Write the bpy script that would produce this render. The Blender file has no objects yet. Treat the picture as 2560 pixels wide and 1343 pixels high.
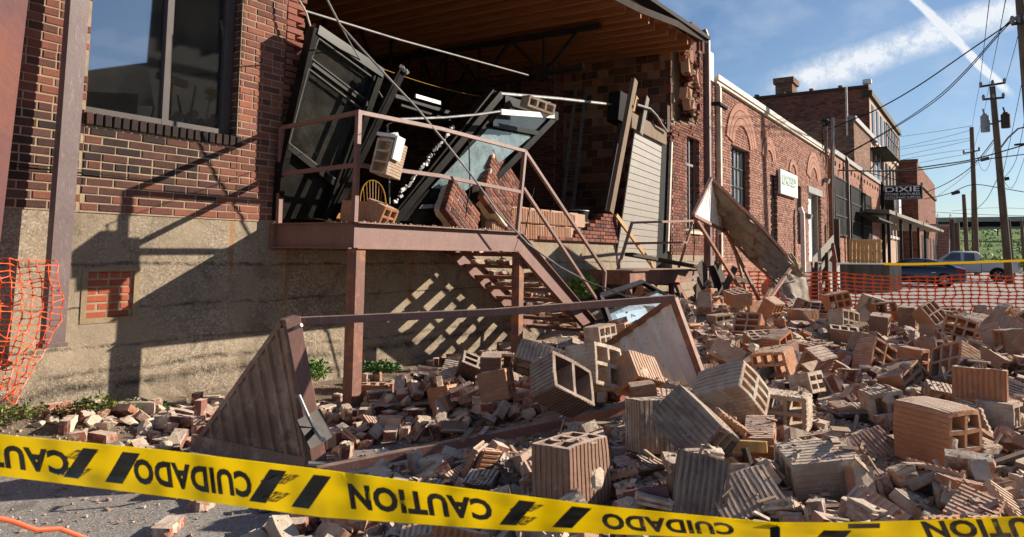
import bpy, bmesh, math, random
from math import radians as R, sin, cos, pi
from mathutils import Vector, Matrix, Quaternion, noise, Euler
rnd = random.Random(7)
scn = bpy.context.scene
col = scn.collection
# ------------------------------------------------------------------ camera
F, PX, PY, PITCH, ROLL, ALPHA, EYE = 1778.0, 1280.0, 489.0, 4.65, 0.85, 34.0, 1.40
_a, _p, _r = R(ALPHA), R(PITCH), R(ROLL)
FW = Vector((cos(_a)*cos(_p), sin(_a)*cos(_p), sin(_p)))
_rt = Vector((sin(_a), -cos(_a), 0)); _up = _rt.cross(FW)
RT = _rt*cos(_r) + _up*sin(_r); UP = -_rt*sin(_r) + _up*cos(_r)
CAM = Vector((0, 0, EYE))
cd = bpy.data.cameras.new('camera'); cam = bpy.data.objects.new('camera', cd); col.objects.link(cam)
cd.sensor_width = 36; cd.lens = F/2560*36
cd.shift_y = (PY - 671.5)/2560; cd.clip_start = 0.05; cd.clip_end = 5000
cam.matrix_world = Matrix.Translation(CAM) @ Matrix((RT, UP, -FW)).transposed().to_4x4()
cd.dof.use_dof = True; cd.dof.focus_distance = 8.0; cd.dof.aperture_fstop = 10
scn.camera = cam
# ------------------------------------------------------------------ light
SUN_TO = Vector((1.5, -1.16, 0.83)).normalized()
EL = math.asin(SUN_TO.z); AZ = math.atan2(SUN_TO.x, SUN_TO.y)
sd = bpy.data.lights.new('sun', 'SUN'); sd.energy = 5.0; sd.angle = R(0.5); sd.color = (1.0, 0.90, 0.76)
so = bpy.data.objects.new('sun', sd); col.objects.link(so)
so.rotation_euler = (-SUN_TO).to_track_quat('-Z', 'Y').to_euler()
w = bpy.data.worlds.new('World'); scn.world = w; w.use_nodes = True
N = w.node_tree.nodes; L = w.node_tree.links; N.clear()
out = N.new('ShaderNodeOutputWorld'); bg = N.new('ShaderNodeBackground'); bg.inputs[1].default_value = 0.06
sky = N.new('ShaderNodeTexSky'); sky.sky_type = 'NISHITA'; sky.sun_disc = False
sky.sun_elevation = EL; sky.sun_rotation = AZ; sky.dust_density = 0.25; sky.air_density = 1.0; sky.ozone_density = 4.0
tc = N.new('ShaderNodeTexCoord')
def ray(x, y): return RT*((x-PX)/F) - UP*((y-PY)/F) + FW
def wm(op, a, b=None, c=None):
    n = N.new('ShaderNodeMath'); n.operation = op
    for i, q in enumerate((a, b, c)):
        if q is None: continue
        if isinstance(q, (int, float)): n.inputs[i].default_value = q
        else: L.new(q, n.inputs[i])
    return n.outputs[0]
def wdot(v):
    n = N.new('ShaderNodeVectorMath'); n.operation = 'DOT_PRODUCT'; L.new(tc.outputs['Generated'], n.inputs[0]); n.inputs[1].default_value = v
    return n.outputs['Value']
def wnoise(scale, detail, rough=0.6, stretch=None):
    n = N.new('ShaderNodeTexNoise'); n.inputs['Scale'].default_value = scale; n.inputs['Detail'].default_value = detail; n.inputs['Roughness'].default_value = rough
    if stretch:
        m = N.new('ShaderNodeMapping'); m.inputs['Scale'].default_value = stretch; m.inputs['Rotation'].default_value = (0.3, 0.5, 0.4); L.new(tc.outputs['Generated'], m.inputs[0]); L.new(m.outputs[0], n.inputs['Vector'])
    else: L.new(tc.outputs['Generated'], n.inputs['Vector'])
    return n.outputs[0]
def trail(p, q, width, lo, hi, amp, wob):
    a, b = ray(*p).normalized(), ray(*q).normalized()
    n = a.cross(b).normalized(); t = (b - a*a.dot(b)).normalized()
    d = wm('ABSOLUTE', wm('ADD', wdot(n), wm('MULTIPLY', wm('SUBTRACT', wnoise(14, 3), 0.5), wob)))
    core = wm('SUBTRACT', 1.0, wm('DIVIDE', d, width)); core = wm('MAXIMUM', core, 0.0)
    along = wdot(t)
    m = N.new('ShaderNodeMapRange'); m.interpolation_type = 'SMOOTHSTEP'; L.new(along, m.inputs[0]); m.inputs[1].default_value = lo[0]; m.inputs[2].default_value = lo[1]
    m2 = N.new('ShaderNodeMapRange'); m2.interpolation_type = 'SMOOTHSTEP'; L.new(along, m2.inputs[0]); m2.inputs[1].default_value = hi[0]; m2.inputs[2].default_value = hi[1]
    puff = wm('MULTIPLY', wm('POWER', wnoise(46, 6, 0.75), 2.2), 5.0)
    v = wm('MULTIPLY', wm('MULTIPLY', core, puff), wm('MULTIPLY', m.outputs[0], wm('SUBTRACT', 1.0, m2.outputs[0])))
    return wm('MULTIPLY', v, amp)
t1 = trail((2290, 0), (2500, 212), 0.0055, (-0.5, -0.3), (0.12, 0.16), 1.5, 0.006)
t2 = trail((1900, 235), (2560, 10), 0.026, (-0.02, 0.1), (0.7, 0.9), 0.8, 0.018)
cir = wm('MULTIPLY', wm('MAXIMUM', wm('SUBTRACT', wnoise(2.2, 6, 0.55, (1.0, 5.0, 9.0)), 0.48), 0.0), 0.7)
cir2 = wm('MULTIPLY', wm('MAXIMUM', wm('SUBTRACT', wnoise(1.4, 4, 0.5), 0.48), 0.0), 0.5)
tot = wm('MINIMUM', wm('ADD', wm('ADD', wm('ADD', t1, t2), cir), cir2), 0.9)
mx = N.new('ShaderNodeMix'); mx.data_type = 'RGBA'; L.new(tot, mx.inputs['Factor']); L.new(sky.outputs[0], mx.inputs['A']); mx.inputs['B'].default_value = (8.6, 8.9, 9.2, 1)
L.new(mx.outputs['Result'], bg.inputs[0]); L.new(bg.outputs[0], out.inputs[0])
scn.view_settings.view_transform = 'Standard'; scn.view_settings.look = 'None'; scn.view_settings.exposure = 0.85; scn.view_settings.gamma = 1.0
scn.cycles.max_bounces = 6; scn.cycles.transparent_max_bounces = 12
# ------------------------------------------------------------------ pixel helpers (photo pixel -> point on a world plane)
def WY(x, y, Y=6.0): d = ray(x, y); return CAM + d*(Y/d.y)
def WX(x, y, X): d = ray(x, y); return CAM + d*(X/d.x)
def WZ(x, y, z=0.0): d = ray(x, y); return CAM + d*((z-EYE)/d.z)
# ------------------------------------------------------------------ materials
def new_mat(name):
    m = bpy.data.materials.new(name); m.use_nodes = True; nt = m.node_tree; nt.nodes.clear()
    o = nt.nodes.new('ShaderNodeOutputMaterial'); b = nt.nodes.new('ShaderNodeBsdfPrincipled'); nt.links.new(b.outputs[0], o.inputs[0])
    return m, nt, b, o
class NT:
    def __init__(s, nt): s.nt = nt
    def n(s, t, **k):
        n = s.nt.nodes.new(t)
        for a, v in k.items(): setattr(n, a, v)
        return n
    def link(s, a, b): s.nt.links.new(a, b)
    def math(s, op, a, b=None, c=None):
        n = s.n('ShaderNodeMath', operation=op)
        for i, q in enumerate((a, b, c)):
            if q is None: continue
            if isinstance(q, (int, float)): n.inputs[i].default_value = q
            else: s.link(q, n.inputs[i])
        return n.outputs[0]
    def coord(s, kind='Object', scale=(1, 1, 1), rnd_off=False):
        t = s.n('ShaderNodeTexCoord'); m = s.n('ShaderNodeMapping'); m.inputs['Scale'].default_value = scale
        s.link(t.outputs[kind], m.inputs[0])
        if rnd_off:
            oi = s.n('ShaderNodeObjectInfo'); v = s.n('ShaderNodeVectorMath', operation='SCALE'); v.inputs[0].default_value = (37, 61, 23); s.link(oi.outputs['Random'], v.inputs['Scale'])
            s.link(v.outputs[0], m.inputs['Location'])
        return m.outputs[0]
    def noise(s, vec, scale, detail=4, rough=0.6, dist=0):
        n = s.n('ShaderNodeTexNoise'); n.inputs['Scale'].default_value = scale; n.inputs['Detail'].default_value = detail
        n.inputs['Roughness'].default_value = rough; n.inputs['Distortion'].default_value = dist; s.link(vec, n.inputs['Vector']); return n.outputs[0]
    def voro(s, vec, scale, out='Distance', feature='F1'):
        n = s.n('ShaderNodeTexVoronoi', feature=feature); n.inputs['Scale'].default_value = scale; s.link(vec, n.inputs['Vector']); return n.outputs[out]
    def ramp(s, fac, stops, interp='LINEAR'):
        n = s.n('ShaderNodeValToRGB'); e = n.color_ramp.elements; n.color_ramp.interpolation = interp
        while len(e) < len(stops): e.new(0.5)
        for i, (p, c) in enumerate(stops):
            e[i].position = p; e[i].color = (c[0], c[1], c[2], 1) if not isinstance(c, (int, float)) else (c, c, c, 1)
        s.link(fac, n.inputs[0]); return n.outputs[0]
    def mix(s, fac, a, b, mode='MIX'):
        n = s.n('ShaderNodeMix', data_type='RGBA', blend_type=mode)
        for i, q in ((0, fac), (6, a), (7, b)):
            if isinstance(q, (int, float)): n.inputs[i].default_value = q
            elif isinstance(q, tuple): n.inputs[i].default_value = (q[0], q[1], q[2], 1)
            else: s.link(q, n.inputs[i])
        return n.outputs[2]
    def bump(s, h, dist, bsdf, strength=1.0, prev=None):
        n = s.n('ShaderNodeBump'); n.inputs['Distance'].default_value = dist; n.inputs['Strength'].default_value = strength
        s.link(h, n.inputs['Height'])
        if prev is not None: s.link(prev, n.inputs['Normal'])
        if bsdf is not None: s.link(n.outputs[0], bsdf.inputs['Normal'])
        return n.outputs[0]
    def attr(s, name='tint'):
        a = s.n('ShaderNodeAttribute', attribute_name=name); sp = s.n('ShaderNodeSeparateColor'); s.link(a.outputs['Color'], sp.inputs[0]); return sp.outputs
def simple(name, c, rough=0.7, c2=None, nscale=8, bumpd=0.0, bscale=60, metal=0.0, spec=0.5, coord='Object', detail=4, rnd_off=False, stretch=(1, 1, 1)):
    m, nt, b, o = new_mat(name); g = NT(nt); v = g.coord(coord, stretch, rnd_off)
    c2 = c2 or tuple(q*0.75 for q in c)
    f = g.ramp(g.noise(v, nscale, detail), [(0.35, 0.0), (0.65, 1.0)])
    g.link(g.mix(f, c, c2), b.inputs['Base Color'])
    b.inputs['Roughness'].default_value = rough; b.inputs['Metallic'].default_value = metal; b.inputs['Specular IOR Level'].default_value = spec
    if bumpd: g.bump(g.noise(v, bscale, 5), bumpd, b)
    return m
M = {}
BR = [(0.0, (0.085, 0.036, 0.032)), (0.2, (0.18, 0.065, 0.05)), (0.45, (0.27, 0.092, 0.064)), (0.75, (0.35, 0.125, 0.075)), (1.0, (0.25, 0.11, 0.095))]
def brick_face(name, ramp, mort=0.35, dirt=0.5, rnd_off=False, use_obj=False, bumpd=0.004, sc=1.0, mcol=(0.62, 0.5, 0.38), dust=False):
    m, nt, b, o = new_mat(name); g = NT(nt); v = g.coord('Object', (1, 1, 1), rnd_off)
    if use_obj:
        oi = g.n('ShaderNodeObjectInfo'); t = oi.outputs['Random']; soot = None
    else:
        a = g.attr(); t = a[0]; soot = a[1]  # soot amount; on the fallen slabs it carries painted shade
    c = g.ramp(t, ramp)
    n1 = g.noise(v, 22*sc, 6, 0.7)
    c = g.mix(g.ramp(n1, [(0.3, 0.0), (0.7, 0.55)]), c, g.mix(0.5, c, (0.05, 0.025, 0.02)), 'MIX')
    if name == 'red_brick': c = g.mix(g.ramp(g.noise(v, 1.1, 6, 0.7), [(0.42, 0.0), (0.62, 0.4)]), c, (0.06, 0.038, 0.03))
    n2 = g.noise(v, 90*sc, 4, 0.7)
    c = g.mix(g.ramp(n2, [(0.55, 0.0), (0.8, 0.5)]), c, (0.42, 0.24, 0.17))
    n3 = g.noise(v, 7*sc, 7, 0.75, 0.4)
    mm = g.ramp(n3, [(mort, 0.0), (mort+0.09, 0.88)])
    c = g.mix(mm, c, g.mix(g.noise(v, 30*sc, 4), mcol, tuple(q*0.68 for q in mcol)))
    if use_obj or dust:
        ge = g.n('ShaderNodeNewGeometry'); sx = g.n('ShaderNodeSeparateXYZ'); g.link(ge.outputs['Normal'], sx.inputs[0])
        up = g.math('MULTIPLY', g.math('MAXIMUM', sx.outputs[2], 0.0), g.ramp(g.noise(v, 10, 5, 0.7), [(0.30, 0.3), (0.56, 0.92)])); c = g.mix(up, c, (0.66, 0.53, 0.42))
    if soot is not None:
        sf = g.math('MULTIPLY', soot, g.ramp(g.noise(v, 3.5, 5, 0.7), [(0.3, 0.65), (0.65, 1.0)])); sf = g.math('MINIMUM', sf, 0.93); c = g.mix(sf, c, (0.022, 0.02, 0.02))
    g.link(c, b.inputs['Base Color']); b.inputs['Roughness'].default_value = 0.92; b.inputs['Specular IOR Level'].default_value = 0.2
    h = g.math('ADD', g.math('ADD', g.noise(v, 60*sc, 6, 0.75), g.math('MULTIPLY', mm, 0.5)), g.math('MULTIPLY', g.noise(v, 14*sc, 4), 0.8))
    g.bump(h, bumpd, b)
    return m
M['brick'] = brick_face('red_brick', BR, mort=0.69)
M['brick_patch'] = brick_face('new_red_brick', [(0, (0.36, 0.085, 0.045)), (1, (0.46, 0.12, 0.06))], mort=0.8)
M['brick_loose'] = brick_face('loose_brick', [(0, (0.15, 0.055, 0.045)), (0.2, (0.30, 0.10, 0.065)), (0.4, (0.42, 0.16, 0.09)), (0.6, (0.50, 0.24, 0.14)), (0.8, (0.52, 0.34, 0.23)), (1, (0.34, 0.17, 0.12))], mort=0.47, use_obj=True, rnd_off=True, bumpd=0.006, mcol=(0.68, 0.55, 0.43))
TC = [(0, (0.48, 0.18, 0.08)), (0.3, (0.55, 0.25, 0.12)), (0.55, (0.50, 0.30, 0.19)), (0.75, (0.22, 0.10, 0.07)), (1, (0.56, 0.33, 0.19))]
M['tile_loose'] = brick_face('loose_clay_tile', TC, mort=0.60, use_obj=True, rnd_off=True, bumpd=0.004, mcol=(0.68, 0.57, 0.46))
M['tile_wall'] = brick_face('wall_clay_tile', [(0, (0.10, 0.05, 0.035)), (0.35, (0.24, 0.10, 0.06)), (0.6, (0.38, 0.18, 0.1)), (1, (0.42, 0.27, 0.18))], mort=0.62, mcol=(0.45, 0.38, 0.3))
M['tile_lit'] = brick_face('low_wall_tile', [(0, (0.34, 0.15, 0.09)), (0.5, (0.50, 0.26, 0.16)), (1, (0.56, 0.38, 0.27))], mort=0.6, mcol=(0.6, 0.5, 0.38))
M['tile_dark'] = brick_face('dark_glazed_tile', [(0, (0.075, 0.05, 0.045)), (1, (0.13, 0.075, 0.06))], mort=0.66, use_obj=True, rnd_off=True, mcol=(0.5, 0.42, 0.33))
M['tile_orange'] = brick_face('orange_clay_tile', [(0, (0.46, 0.19, 0.09)), (1, (0.50, 0.25, 0.13))], mort=0.63, use_obj=True, rnd_off=True, mcol=(0.62, 0.5, 0.38))
M['tile_pale'] = brick_face('pale_mortared_tile', [(0, (0.42, 0.27, 0.18)), (1, (0.50, 0.36, 0.26))], mort=0.47, use_obj=True, rnd_off=True, mcol=(0.62, 0.53, 0.43))
M['tile_brown'] = brick_face('brown_clay_tile', [(0, (0.25, 0.13, 0.085)), (1, (0.33, 0.19, 0.13))], mort=0.6, use_obj=True, rnd_off=True, mcol=(0.55, 0.45, 0.35))
def mortar_mat(name, c, c2, rnd_off=False, bd=0.01):
    m, nt, b, o = new_mat(name); g = NT(nt); v = g.coord('Object', (1, 1, 1), rnd_off)
    f = g.noise(v, 9, 7, 0.7); cc = g.mix(g.ramp(f, [(0.3, 0.0), (0.7, 1.0)]), c, c2)
    cc = g.mix(g.ramp(g.noise(v, 70, 3), [(0.6, 0.0), (0.75, 0.5)]), cc, (0.2, 0.14, 0.1))
    g.link(cc, b.inputs['Base Color']); b.inputs['Roughness'].default_value = 0.95; b.inputs['Specular IOR Level'].default_value = 0.1
    g.bump(g.math('ADD', g.noise(v, 25, 8, 0.8), g.math('MULTIPLY', g.noise(v, 160, 3), 0.3)), bd, b); return m
M['mortar'] = mortar_mat('wall_mortar', (0.42, 0.32, 0.21), (0.25, 0.19, 0.13), bd=0.004)
M['mortar_dark'] = mortar_mat('sooty_mortar', (0.3, 0.22, 0.15), (0.07, 0.055, 0.045), bd=0.004)
M['lump'] = mortar_mat('mortar_lump', (0.70, 0.57, 0.44), (0.52, 0.40, 0.30), True, 0.012)
M['grey_lump'] = mortar_mat('concrete_lump', (0.40, 0.37, 0.33), (0.26, 0.23, 0.2), True, 0.012)
def steel(name, c, rust, amt=0.6, rough=0.5, coord='Object'):
    m, nt, b, o = new_mat(name); g = NT(nt); v = g.coord(coord)
    f = g.ramp(g.noise(v, 6, 8, 0.7, 0.5), [(amt, 0.0), (amt+0.1, 0.8)])
    cc = g.mix(g.ramp(g.noise(v, 2.5, 5), [(0.35, 0.0), (0.65, 1.0)]), c, tuple(q*0.72 for q in c))
    cc = g.mix(g.ramp(g.noise(v, 110, 3), [(0.62, 0.0), (0.7, 0.35)]), cc, tuple(min(1, q*2.2) for q in c))
    cc = g.mix(f, cc, rust)
    cc = g.mix(g.ramp(g.noise(v, 26, 4, 0.7), [(0.63, 0.0), (0.67, 0.8)]), cc, (0.30, 0.13, 0.06))
    sc_ = g.ramp(g.noise(g.coord('Object', (6, 6, 0.8)), 9, 4, 0.7), [(0.58, 0.0), (0.66, 0.5)]); cc = g.mix(sc_, cc, tuple(min(1, q*1.7+.03) for q in c))
    ge = g.n('ShaderNodeNewGeometry'); sx = g.n('ShaderNodeSeparateXYZ'); g.link(ge.outputs['Normal'], sx.inputs[0])
    cc = g.mix(g.math('MULTIPLY', g.math('MAXIMUM', sx.outputs[2], 0.0), g.ramp(g.noise(v, 12, 5), [(0.35, 0.1), (0.6, 0.7)])), cc, (0.42, 0.32, 0.24))
    g.link(cc, b.inputs['Base Color']); b.inputs['Roughness'].default_value = rough; b.inputs['Specular IOR Level'].default_value = 0.5
    g.bump(g.noise(v, 30, 5), 0.0015, b); return m
M['brown_steel'] = steel('brown_painted_steel', (0.235, 0.115, 0.092), (0.30, 0.13, 0.07), 0.62, 0.55)
M['rust_steel'] = steel('rusting_brown_steel', (0.22, 0.10, 0.075), (0.42, 0.15, 0.045), 0.5, 0.7)
M['brown_sheet'] = steel('brown_sheet_metal', (0.31, 0.185, 0.13), (0.44, 0.31, 0.22), 0.50, 0.55)
M['brown_flash'] = steel('brown_flashing', (0.17, 0.115, 0.11), (0.15, 0.10, 0.09), 0.7, 0.5)
M['pale_sheet'] = steel('pale_sheet_metal', (0.86, 0.85, 0.83), (0.66, 0.62, 0.57), 0.74, 0.5)
M['tan_sheet'] = steel('tan_translucent_sheet', (0.27, 0.21, 0.155), (0.16, 0.11, 0.075), 0.52, 0.8)
M['black_frame'] = simple('black_aluminium', (0.006, 0.0055, 0.005), 0.3, (0.018, 0.015, 0.013), 5, spec=0.12)
M['galv'] = simple('galvanised_metal', (0.33, 0.33, 0.33), 0.5, (0.2, 0.2, 0.2), 10, 0.001, 60, metal=0.35)
M['frame_brown'] = simple('dark_brown_window_frame', (0.085, 0.066, 0.06), 0.5, (0.06, 0.047, 0.043), 6, spec=0.3)
M['conduit'] = simple('grey_conduit', (0.27, 0.255, 0.24), 0.55, (0.15, 0.145, 0.14), 6)
M['white'] = simple('white_paint', (0.74, 0.72, 0.68), 0.6, (0.6, 0.58, 0.54), 5)
M['cream'] = simple('cream_paint', (0.62, 0.55, 0.45), 0.6, (0.45, 0.36, 0.27), 5)
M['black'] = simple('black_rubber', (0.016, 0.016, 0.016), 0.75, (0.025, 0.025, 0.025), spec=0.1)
M['dark_steel'] = simple('dark_truss_steel', (0.025, 0.022, 0.02), 0.75, (0.045, 0.038, 0.032), 3, spec=0.15)
def wood(name, c, c2, stretch=(1, 1, 1), rough=0.8, sc=3):
    m, nt, b, o = new_mat(name); g = NT(nt); v = g.coord('Object', stretch)
    f = g.noise(v, sc*6, 6, 0.65, 1.5); cc = g.mix(g.ramp(f, [(0.3, 0.0), (0.7, 1.0)]), c, c2)
    cc = g.mix(g.ramp(g.noise(v, sc*1.2, 3), [(0.45, 0.0), (0.75, 0.6)]), cc, tuple(q*0.5 for q in c2))
    g.link(cc, b.inputs['Base Color']); b.inputs['Roughness'].default_value = rough; b.inputs['Specular IOR Level'].default_value = 0.25
    g.bump(f, 0.002, b); return m
M['wood_ceiling'] = wood('ceiling_timber', (0.46, 0.20, 0.078), (0.33, 0.13, 0.048), (4, 0.3, 4))
M['wood_old'] = wood('weathered_timber', (0.27, 0.19, 0.125), (0.16, 0.105, 0.07), (6, 6, 0.6))
M['wood_grey'] = wood('grey_weathered_boards', (0.30, 0.26, 0.22), (0.17, 0.145, 0.12), (3, 3, 3))
M['wood_new'] = wood('new_timber', (0.60, 0.38, 0.16), (0.50, 0.29, 0.11), (5, 5, 0.6))
M['wood_dark'] = wood('dark_timber', (0.085, 0.06, 0.045), (0.045, 0.033, 0.027), (3, 3, 3))
M['wood_honey'] = wood('honey_varnished_wood', (0.55, 0.30, 0.07), (0.45, 0.22, 0.05), (3, 3, 1), 0.35)
def emit_free_glass(name, tintc, refl, rough=0.02, bumpd=0.0, trans=(0.6, 0.62, 0.6), dustc=None, dusta=0.15):
    m, nt, b, o = new_mat(name); g = NT(nt); nt.nodes.remove(b)
    tr = g.n('ShaderNodeBsdfTransparent'); tr.inputs[0].default_value = (*trans, 1)
    gl = g.n('ShaderNodeBsdfGlossy'); gl.inputs[0].default_value = (*tintc, 1); gl.inputs['Roughness'].default_value = rough
    fr = g.n('ShaderNodeFresnel'); fr.inputs[0].default_value = 1.5
    f = g.math('MINIMUM', g.math('ADD', fr.outputs[0], refl), 1.0)
    mx = g.n('ShaderNodeMixShader'); g.link(f, mx.inputs[0]); g.link(tr.outputs[0], mx.inputs[1]); g.link(gl.outputs[0], mx.inputs[2])
    last = mx.outputs[0]
    if dustc:
        df = g.n('ShaderNodeBsdfDiffuse'); df.inputs[0].default_value = (*dustc, 1); v = g.coord()
        ff = g.math('MULTIPLY', g.ramp(g.noise(v, 3, 8, 0.75), [(0.35, 0.15), (0.75, 1.0)]), dusta)
        m2 = g.n('ShaderNodeMixShader'); g.link(ff, m2.inputs[0]); g.link(last, m2.inputs[1]); g.link(df.outputs[0], m2.inputs[2]); last = m2.outputs[0]
    if bumpd: g.bump(g.noise(g.coord(), 1.5, 2), bumpd, gl)
    g.link(last, o.inputs[0]); return m
M['glass_window'] = emit_free_glass('coated_window_glass', (0.85, 0.9, 1.0), 0.24, 0.02, 0.0, (0.94, 0.94, 0.92), (0.3, 0.28, 0.25), 0.03)
M['glass_dusty'] = emit_free_glass('dusty_loose_glass', (0.9, 0.95, 0.95), 0.05, 0.03, 0.0, (0.55, 0.56, 0.52), (0.38, 0.36, 0.30), 0.12)
M['glass_crazed'] = emit_free_glass('crazed_blue_glass', (0.8, 0.95, 1.0), 0.12, 0.2, 0.0, (0.45, 0.52, 0.52), (0.40, 0.52, 0.55), 0.75)
M['glass_car'] = emit_free_glass('car_glass', (0.8, 0.85, 0.9), 0.12, 0.02, 0.0, (0.25, 0.28, 0.28))
M['glass_far'] = simple('far_window_glass', (0.10, 0.13, 0.17), 0.08, (0.05, 0.07, 0.09), 1.0, metal=0.0, spec=1.0)
M['glass_pale'] = simple('sky_lit_window_glass', (0.48, 0.54, 0.6), 0.15, (0.25, 0.32, 0.4), 1.3, spec=1.0)
def conc(name, kind):
    m, nt, b, o = new_mat(name); g = NT(nt); v = g.coord()
    c = g.mix(g.ramp(g.noise(v, 1.2, 7, 0.7), [(0.3, 0.0), (0.7, 1.0)]), (0.40, 0.315, 0.22), (0.23, 0.18, 0.125))
    # exposed aggregate
    vc = g.n('ShaderNodeTexVoronoi'); vc.inputs['Scale'].default_value = 75; g.link(v, vc.inputs['Vector'])
    sp = g.n('ShaderNodeSeparateColor'); g.link(vc.outputs['Color'], sp.inputs[0])
    stone = g.ramp(sp.outputs[0], [(0.0, (0.08, 0.065, 0.05)), (0.35, (0.22, 0.17, 0.12)), (0.7, (0.36, 0.30, 0.23)), (1.0, (0.62, 0.56, 0.48))])
    amt = g.ramp(g.noise(v, 0.9, 5, 0.65), [(0.40, 0.08), (0.62, 0.55)])
    c = g.mix(amt, c, stone)
    # horizontal pour bands
    se = g.n('ShaderNodeSeparateXYZ'); g.link(v, se.inputs[0])
    zz = g.math('ADD', se.outputs[2], g.math('MULTIPLY', g.noise(v, 1.6, 8, 0.75), 0.14))
    bands = None
    for z0, wd, st in ((0.30, 0.06, 1.0), (0.62, 0.02, 0.8), (0.93, 0.016, 0.8), (1.28, 0.022, 0.9), (0.42, 0.03, 0.7), (0.12, 0.05, 0.5)):
        d = g.math('ABSOLUTE', g.math('SUBTRACT', zz, z0+0.05)); q = g.math('MULTIPLY', g.math('MAXIMUM', g.math('SUBTRACT', 1.0, g.math('DIVIDE', d, wd)), 0.0), st)
        q = g.math('MULTIPLY', q, g.ramp(g.noise(v, 4, 6, 0.8), [(0.4, 0.0), (0.6, 1.0)]))
        bands = q if bands is None else g.math('MAXIMUM', bands, q)
    c = g.mix(bands, c, (0.05, 0.042, 0.034))
    # rust streaks
    vs = g.coord('Object', (3.2, 3.2, 0.12)); st = g.ramp(g.noise(vs, 2.2, 4, 0.5), [(0.60, 0.0), (0.68, 0.8)])
    top = g.ramp(se.outputs[2], [(0.0, 0.0), (0.45, 0.2), (1.0, 1.0)])
    c = g.mix(g.math('MULTIPLY', g.math('MULTIPLY', st, top), g.ramp(g.noise(v, 8, 5), [(0.3, 0.3), (0.6, 1.0)])), c, (0.34, 0.14, 0.04))
    blk = g.ramp(g.noise(v, 2.1, 8, 0.8, 0.6), [(0.52, 0.0), (0.66, 0.6)]); c = g.mix(blk, c, (0.075, 0.065, 0.052))
    g.link(c, b.inputs['Base Color']); b.inputs['Roughness'].default_value = 0.9; b.inputs['Specular IOR Level'].default_value = 0.2
    h = g.math('ADD', g.math('MULTIPLY', g.math('SUBTRACT', 1.0, vc.outputs['Distance']), g.math('MULTIPLY', amt, 0.35)), g.math('SUBTRACT', g.noise(v, 12, 8, 0.8), g.math('MULTIPLY', bands, 1.5)))
    g.bump(h, 0.012, b); return m
M['concrete'] = conc('foundation_concrete', 0)
M['concrete_dock'] = simple('dock_concrete', (0.030, 0.028, 0.026), 0.95, (0.006, 0.006, 0.006), 1.6, 0.01, 20, spec=0.05, stretch=(1, 1, 0.35), detail=8)
M['concrete_top'] = simple('worn_concrete', (0.36, 0.34, 0.31), 0.9, (0.26, 0.24, 0.21), 2, 0.006, 30)
M['plaster_red'] = simple('red_brown_render', (0.23, 0.075, 0.05), 0.75, (0.12, 0.055, 0.06), 1.6, 0.004, 14, detail=8)
M['zinc_dull'] = simple('dull_zinc_plate', (0.06, 0.05, 0.042), 0.75, (0.035, 0.03, 0.025), 14, 0.001, 60)
M['orange_plastic'] = simple('orange_mesh_plastic', (0.85, 0.11, 0.02), 0.5, (0.7, 0.08, 0.015), 5)
def film():
    m, nt, b, o = new_mat('yellow_tape_film'); g = NT(nt); b.inputs['Base Color'].default_value = (0.92, 0.74, 0.0, 1); b.inputs['Roughness'].default_value = 0.35
    t = g.n('ShaderNodeBsdfTranslucent'); t.inputs[0].default_value = (0.95, 0.78, 0.0, 1); x = g.n('ShaderNodeMixShader'); x.inputs[0].default_value = 0.55
    g.bump(g.noise(g.coord('Object', (1, 1, 5)), 9, 4), 0.004, b); g.link(b.outputs[0], x.inputs[1]); g.link(t.outputs[0], x.inputs[2]); g.link(x.outputs[0], o.inputs[0]); return m
M['yellow'] = film()
M['ink'] = simple('black_tape_ink', (0.012, 0.012, 0.010), 0.3, (0.02, 0.02, 0.016), 20)
M['leaf'] = simple('weed_leaf', (0.10, 0.22, 0.03), 0.6, (0.19, 0.29, 0.05), 12)
M['leaf_dark'] = simple('dark_weed_leaf', (0.05, 0.12, 0.02), 0.6, (0.08, 0.17, 0.03), 12)
M['leaf_red'] = simple('reddish_leaf', (0.25, 0.08, 0.03), 0.6, (0.28, 0.2, 0.05), 12)
M['petal'] = simple('pink_petal', (0.75, 0.42, 0.62), 0.6, (0.85, 0.65, 0.78), 20)
M['dry'] = simple('dry_vine', (0.20, 0.12, 0.06), 0.8, (0.12, 0.08, 0.04), 12)
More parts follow.
